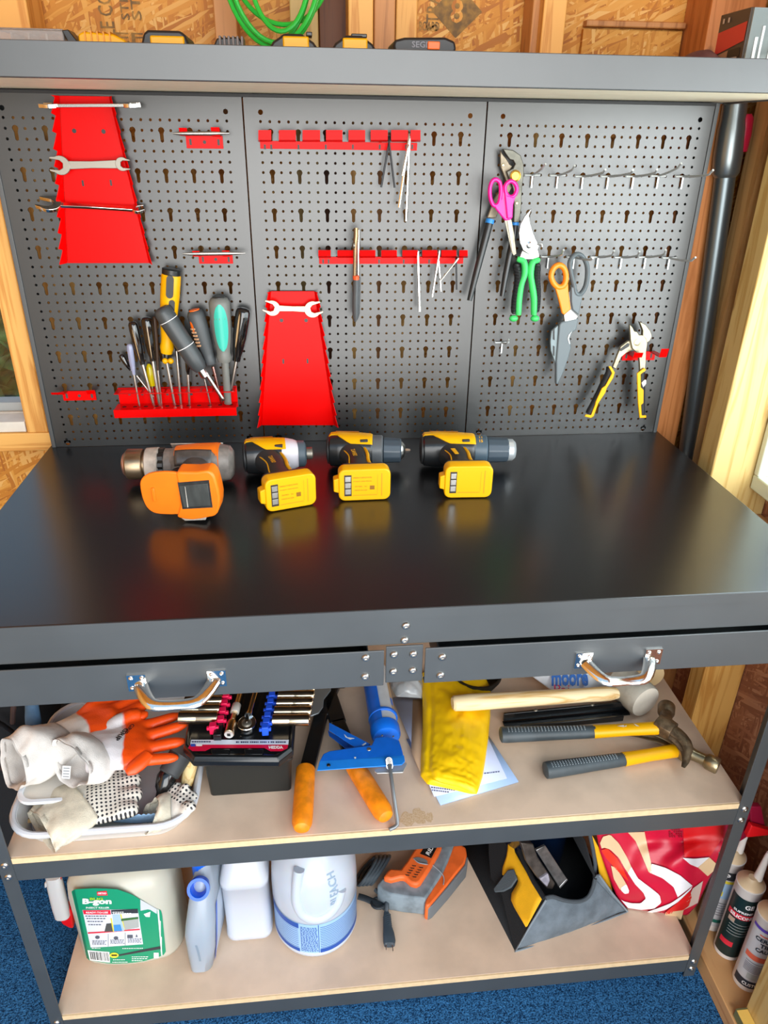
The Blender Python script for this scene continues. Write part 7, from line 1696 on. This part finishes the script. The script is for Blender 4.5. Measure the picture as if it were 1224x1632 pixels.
# clear parts box
x0, x1, zt = span(-8, 100, 46, -.25)
t = thing('parts_box', 'clear plastic parts box with a black latch at the left end of the top shelf', 'box', ((x0+x1)/2, -.21, TB))
cp2 = mat('clear polystyrene', '#e8e2dc', .08, trans=.75, spec=.5)
b = B(); b.box(x0, x1, -.25, -.247, TB, zt); b.box(x0, x1, -.16, -.157, TB, zt); b.box(x0, x0+.003, -.247, -.16, TB, zt); b.box(x1-.003, x1, -.247, -.16, TB, zt); b.box(x0, x1, -.25, -.157, zt, zt+.002)
bx = obj('shell', b, cp2, t, bevel=.001)
for k, f in enumerate((.2, .45, .72)): obj('divider', B().box(x0+(x1-x0)*f, x0+(x1-x0)*f+.002, -.246, -.161, TB+.001, zt-.003), mat('frosted divider', '#d8d2cc', .3), t)
xl0, xl1, zl = span(98, 121, 48, -.252); obj('latch', B().prism([V((x, -.252, z)) for x, z in ((xl0, zl), (xl0+.008, zl+.001), (xl1, zl-.012), (xl1+.001, TB), (xl1-.012, TB), (xl1-.012, zl-.012))], (0, .03, 0)), black_plastic, t, bevel=.001)
# yellow ribbed clamp
t = thing('spring_clamp', 'yellow ribbed plastic clamp lying on the top shelf', 'clamp', (Yp(160, 60, -.25).x, -.24, TB))
x0, x1, zt = span(122, 182, 50, -.25)
obj('body', B().prism([V((x, -.25, z)) for x, z in ((x0, TB), (x0+.001, zt-.003), (x0+.008, zt), (x1-.002, zt-.002), (x1+.012, zt-.008), (x1+.016, TB))], (0, .05, 0)), yellow_plastic, t, bevel=.002)
for k in range(5):
    xx = x0+.010+(x1-x0-.016)*k/4; obj('rib', B().box(xx-.0008, xx+.0008, -.2515, -.2, TB+.004, zt+.0008), mat('amber moulding line', '#d58a00'), t)
obj('tip', B().prism([V((x, -.25, z)) for x, z in ((x1+.012, zt-.009), (x1+.026, zt-.014), (x1+.026, TB), (x1+.012, TB))], (0, .03, 0)), mat('scuffed amber', '#c99018', .5), t, bevel=.001)
def pack(u0, u1, vt, uy0, uy1, y, label, ycol=yellow_plastic, name='battery_pack', cat='battery', front_arch=False, grp='batteries on the top shelf'):
    x0, x1, zt = span(u0, u1, vt, y); t = thing(name, label, cat, ((x0+x1)/2, y+.04, TB), grp)
    h = zt-TB; w_ = x1-x0
    prof = [(0, 0), (.02, .35), (.08, .62), (.16, .80), (.28, .92), (.34, 1), (.64, 1), (.70, .94), (.84, .80), (.93, .60), (.985, .3), (1, 0)] if not front_arch else [(0, 0), (0, .7), (.06, .92), (.16, 1), (.84, 1), (.94, .9), (1, .68), (1, 0)]
    obj('case', B().prism([V((x0+w_*a, y, TB+h*c)) for a, c in prof], (0, .085, 0)), mat('charcoal pack', '#1e2022', .45), t, bevel=.003)
    a0, a1 = Yp(uy0, vt, y-.002).x, Yp(uy1, vt, y-.002).x
    obj('yellow_panel', B().box(a0, a1, y-.002, y+.05, TB+.001, zt-.003 if not front_arch else zt-.006), ycol, t, bevel=.002)
    return t, x0, x1, zt
pack(223, 299, 47, 237, 292, -.25, 'black tool battery with a wide yellow face, standing beside the yellow clamp', front_arch=True)
t, x0, x1, zt = pack(419, 515, 52, 450, 492, -.25, 'black battery with a yellow centre strip under the green hose')
obj('catch', B().box(Yp(488, 50, -.245).x, Yp(490, 50, -.245).x+.006, -.245, -.22, zt-.002, zt+.003), black_plastic, t, bevel=.001)
t, x0, x1, zt = pack(520, 608, 55, 546, 586, -.25, 'black battery with a yellow centre strip, right of the one under the hose')
obj('catch', B().box(Yp(560, 50, -.245).x, Yp(585, 50, -.245).x, -.245, -.22, zt-.002, zt+.0025), black_plastic, t, bevel=.001)
x0, x1, zt = span(329, 393, 57, -.25)
t = thing('ribbed_pad', 'small black ribbed battery between the yellow-faced battery and the green hose', 'battery', ((x0+x1)/2, -.22, TB))
obj('body', B().prism([V((x0+(x1-x0)*a, -.25, TB+(zt-TB)*c)) for a, c in ((0, 0), (.1, .6), (.25, .95), (.8, 1), (.95, .7), (1, 0))], (0, .06, 0)), mat('charcoal pack', '#1e2022'), t, bevel=.002)
for k in range(6): xx = x0+(x1-x0)*(.3+.11*k); obj('rib', B().box(xx, xx+.003, -.2525, -.21, TB+.002, zt+.0005), mat('grey rib', '#6b625e', .5), t, bevel=.0006)
x0, x1, zt = span(627, 728, 57, -.26)
t = thing('battery_pack', 'wide black battery with grey lettering and an orange button on the top shelf', 'battery', ((x0+x1)/2, -.22, TB), 'batteries on the top shelf')
w_ = x1-x0; h = zt-TB
pc = obj('case', B().prism([V((x0+w_*a, -.26, TB+h*c)) for a, c in ((.12, 0), (.03, .55), (0, .75), (.02, .9), (.18, .97), (.82, 1), (.98, .9), (1, .72), (.96, .5), (.90, 0))], (0, .08, 0)), mat('charcoal pack', '#1e2022'), t, bevel=.003)
b = B(); fz = frame((0, -.2606, 0), (1, 0, 0), (0, 0, 1)); put_text(b, 'SEGD', fz, Yp(672, 70, -.26).x, Yp(672, 71, -.26).z, width=.026, height=.007, bold=.02); obj('lettering', b, mat('grey print', '#8d8f94', .5), pc)
p = Yp(691, 72, -.26); obj('button', B().box(p.x-.008, p.x+.008, -.263, -.255, p.z-.005, p.z+.004), mat('orange plastic', '#f26a13'), t, bevel=.001)
# cloth
zc = Yp(1120, 64, -.2).z
def chf(s, t_, p): return (max(.001, (zc-TB)*(math.sin(pi*min(1, s*.9+.05))**.8)*(.55+.45*s)*(math.sin(pi*t_)**.5)+.006*nz((p.x*40, p.y*40, 0), 1, 3)), 0)
xa_, xb_ = Yp(1072, 80, -.2).x, Yp(1150, 80, -.2).x
o = obj('cloth', puff(([V((xa_, -.26, TB)), V((xa_, -.14, TB))], [V((xb_, -.26, TB)), V((xb_, -.14, TB))]), 22, 14, chf), mat('brown plum cloth', '#7a5a52', .9, col2='#5a3a42', vscale=18, bump=.3, bscale=250)); tag(o, 'crumpled brown cloth beside the boxed item on the top shelf', 'cloth')
# boxed item with clear front
nc = Yp(1190, 60, -.30); xb0 = nc.x; far = Xp(1143, 60, xb0); zb = Yp(1190, 10, -.30).z
t = thing('retail_box', 'upright red and black printed box with clear front, right end of top shelf', 'box', (xb0+.05, -.25, TB))
yb_ = min(.0, far.y)
obj('carton', B().box(xb0, xb0+.11, -.297, yb_, TB, zb), mat('dark brown carton', '#4a4038', .5), t, bevel=.001)
b = B(); b.box(xb0+.002, xb0+.11, -.302, -.2975, TB, zb-.001); cf = obj('clear_front', b, mat('glossy clear front', '#9aa8a8', .06, trans=.5, coat=.5), t)
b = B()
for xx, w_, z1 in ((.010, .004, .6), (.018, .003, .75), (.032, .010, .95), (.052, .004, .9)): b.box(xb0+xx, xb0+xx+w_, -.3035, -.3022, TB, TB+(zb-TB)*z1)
obj('painted_highlight', b, mat('highlight white', '#d5dedd', .1), t)  # pale strips that paint highlights onto the clear front
fL = lambda a, c: V((xb0-.0008, -.297+(yb_+.297)*a, TB+(zb-TB)*c))
b = B(); put_poly(b, [(.02, .56), (.97, .42), (.97, .74), (.02, .82)], fL); rp = obj('red_panel', b, mat('print red', '#c43a34', .5), t)
b = B(); put_poly(b, [(.06, .02), (.48, .02), (.46, .46), (.10, .48)], fL); kp = obj('black_panel', b, mat('print black', '#2a2624', .5), t)
b = B(); put_poly(b, [(.50, .02), (.97, .02), (.97, .40), (.50, .46)], fL); obj('tan_panel', b, mat('print tan', '#9a7a62', .5), t)
b = B(); f2_ = lambda a, c: fL(a, c)+V((-.0006, 0, 0))
for y in (.12, .24, .32): put_poly(b, [(.14, y), (.34, y), (.34, y+.03), (.14, y+.03)], f2_)
for a in (.62, .80): put_poly(b, [(a, .86), (a+.06, .86), (a+.06, .93), (a, .93)], f2_)
obj('print', b, mat('pale print', '#b9b0a4', .5), t)
# green hose coil on the wall
t = thing('hose', 'coil of bright green hose hanging on the wall above the batteries', 'hose', Yp(430, 50, -.01))
gh_ = mat('bright green hose', '#23b83c', .35)
c0 = Yp(432, -75, -.01); rx = (Yp(520, -75, -.01)-Yp(432, -75, -.01)).length
for k, (du, dv, sx, sy, dy) in enumerate(((0, 0, .92, 1.02, 0), (3, -6, .86, 1.0, -.012), (-6, -10, .80, 1.06, .010), (10, -18, .60, .95, -.02), (14, -12, .98, .86, .016))):
    c = Yp(432+du, -75+dv, -.01+dy)
    obj('loop', B().tube([c+V((math.cos(2*pi*q/48)*rx*sx*1.0, .006*math.sin(2*pi*q/48*3+k), math.sin(2*pi*q/48)*rx*1.42*sy)) for q in range(48)], .0036, 8, closed=True), gh_, t)
# vacuum wand leaning in the right corner
A0, A1 = Yp(1093, 742, .008), Yp(1166, 205, .022); d = A1-A0; L = d.length; ax = d.normalized(); up_ = ax
t = thing('vacuum_wand', 'long black vacuum wand with a red button standing in the right corner', 'vacuum wand', (A0.x, A0.y, -.121))
A0 = A0+(A0-A1)*((A0.z+.1205)/(A1.z-A0.z)); d = A1-A0; L = d.length; ax = d.normalized()
wm = mat('satin black tube', '#6c767a', .34, .8)
obj('tube', B().lathe([(.017, .001), (.0185, .004), (.0185, L*.90)], A0, ax, 28), wm, t)
cl_ = obj('collar', B().lathe([(.0185, L*.885), (.0235, L*.895), (.0250, L*.935), (.0235, L*1.0), (.0215, L*1.02), (.021, L*1.055), (.018, L*1.06)], A0, ax, 28), mat('graphite collar', '#7d8587', .3, .8), t)
rb = A0+ax*(L*.99)+V((.0215, -.008, 0)); obj('button', B().tube([rb-ax*.030, rb-ax*.012, rb-ax*.004, rb+ax*.022, rb+ax*.030], [.007, .0085, .0095, .0095, .006], 14, ratio=1.3), mat('ruby plastic', '#b01838', .3), t)
# caulk tubes on the sole plate
kK = crop(1130, 1320, 6.043); ZP = FZ+.0432
def caulk(cx, cy, label, body, bands, texts):
    t = thing('caulk_tube', label, 'caulk tube', (cx, cy, ZP), 'caulk tubes on the sill at the right')
    r = .0255; H = .205; c = V((cx, cy, ZP))
    obj('barrel', B().lathe([(r*.92, 0), (r, .002), (r, H-.003), (r*1.03, H-.002), (r*1.03, H), (r*.9, H+.002)], c, (0, 0, 1), 36), mat('white caulk barrel', '#dcd6d0', .4), t)
    obj('shoulder', B().lathe([(r*.98, H+.001), (r*.9, H+.004), (r*.5, H+.008), (r*.30, H+.014)], c, (0, 0, 1), 32), mat('cream shoulder', '#d9c09a', .45), t)
    obj('nozzle', B().lathe([(.0085, H+.010), (.0070, H+.03), (.0045, H+.075), (.0035, H+.082)], c, V((.05, 0, 1)), 16), mat('white nozzle', '#e6e0d8', .4), t)
    S_ = lambda l: (lambda a, z: c+V((math.sin(a)*(r+l), -math.cos(a)*(r+l), z)))
    for m, a0, a1, z0, z1, l in bands: obj('label_band', B().grid(lambda i, j: S_(l)(a0+(a1-a0)*i, z0+(z1-z0)*j), max(3, int(abs(a1-a0)/.12)), 2), m, t, smooth=180)
    for s, m, a, z, wd, hh in texts:
        vs, fs, w0, mx, h0, my = text_geo(s, 1.0, .03); kx, kz = wd/w0, hh/h0
        obj('lettering', B().add([S_(.0016)(a+(x-mx)*kx/r, z+(y-my)*kz) for x, y, q in vs], fs), m, t)
lgrey = mat('label light grey', '#c4c4c6', .45); navy = mat('label navy', '#1c2734', .45); org_l = mat('label orange', '#e0684a', .45); pur = mat('label purple', '#5a3fa8', .45)
blk_l = mat('label green black', '#122a2a', .4); red_l = mat('label silicone red', '#d8283c', .45); grn_l = mat('label teal', '#0f6a5c', .45); bls = mat('label sky', '#9fc0dc', .45); yls = mat('label yellow', '#e8d838')
fine = lambda m, a0, a1, zs_: [(m, a0, a1, z, z+.0012, .0013) for z in zs_]
caulk(.700, -.604, 'white ceramic tile caulk tube with a purple ring, nearest of the three tubes', None,
      [(lgrey, -1.7, 1.7, .022, .175, .0004), (pur, -1.7, 1.7, .176, .183, .0006), (navy, -1.7, 1.7, .014, .034, .0008), (org_l, -1.5, 1.1, .094, .108, .0008)]+fine(mat('label print grey', '#555a66'), -1.3, .9, (.086, .080, .076, .072, .068, .064, .060))+[(mat('label grey', '#a9ada9'), -.9, -.2, .040, .056, .0010), (mat('label grey', '#a9ada9'), -.1, .8, .040, .056, .0010), (org_l, -1.0, .8, .164, .167, .0010)],
      [('CERAMIC', navy, -.30, .155, .046, .010), ('TILE', navy, -.35, .141, .022, .010), ('CAULK', navy, -.30, .127, .034, .010), ('CUSTOM', white_ink, -.35, .024, .034, .009)])
caulk(.694, -.541, 'dark green silicone caulk tube with red lettering, middle of the three tubes', None,
      [(blk_l, -1.8, 1.8, .012, .182, .0004), (red_l, -1.6, .6, .126, .140, .0008), (red_l, -1.5, -.5, .042, .056, .0008)]+fine(mat('label grey', '#a9ada9'), -1.2, .4, (.110, .102, .094, .086, .078))+[(mat('label tan', '#b79a86', .5), -1.4, -.9, .110, .122, .0009)],
      [('GE', white_ink, -.25, .165, .016, .012), ('SUPREME', white_ink, -.55, .147, .034, .006), ('SILICONE', white_ink, -.55, .133, .042, .009)])
caulk(.690, -.480, 'pale caulk tube with a sky blue label, half behind the right bench leg', None,
      [(lgrey, -1.8, 1.8, .018, .180, .0004), (mat('label black', '#30343a'), -1.6, .4, .160, .182, .0008), (yls, -1.6, .4, .150, .157, .0008), (bls, -1.6, .4, .105, .148, .0008), (yls, -1.2, -.5, .112, .125, .0011), (grn_l, -1.6, .4, .030, .040, .0008)]+fine(mat('label print grey', '#555a66'), -1.5, .2, (.09, .083, .076, .069, .062, .055)),
      [('DAP', white_ink, -.95, .171, .030, .014)])
# upright plank nearest on the right and the packet at its foot
trim(B().box(.662, XR-.001, -.760, -.662, FZ+.043, -.165), stud_pale, bevel=.002)
t = thing('packet', 'yellow and orange printed packet at the bottom right corner of the photo', 'packet', (.650, -.72, FZ+.043))
pk = obj('body', B().box(.640, .6615, -.80, -.664, FZ+.0432, FZ+.066), mat('olive packet', '#6f7048', .5), t, bevel=.001)
for y0, c in ((-.70, '#e8c060'), (-.74, '#e8843c')): obj('panel', B().box(.6395, .6612, y0, y0+.032, FZ+.0662, FZ+.0668), mat('packet '+c, c, .5), pk)
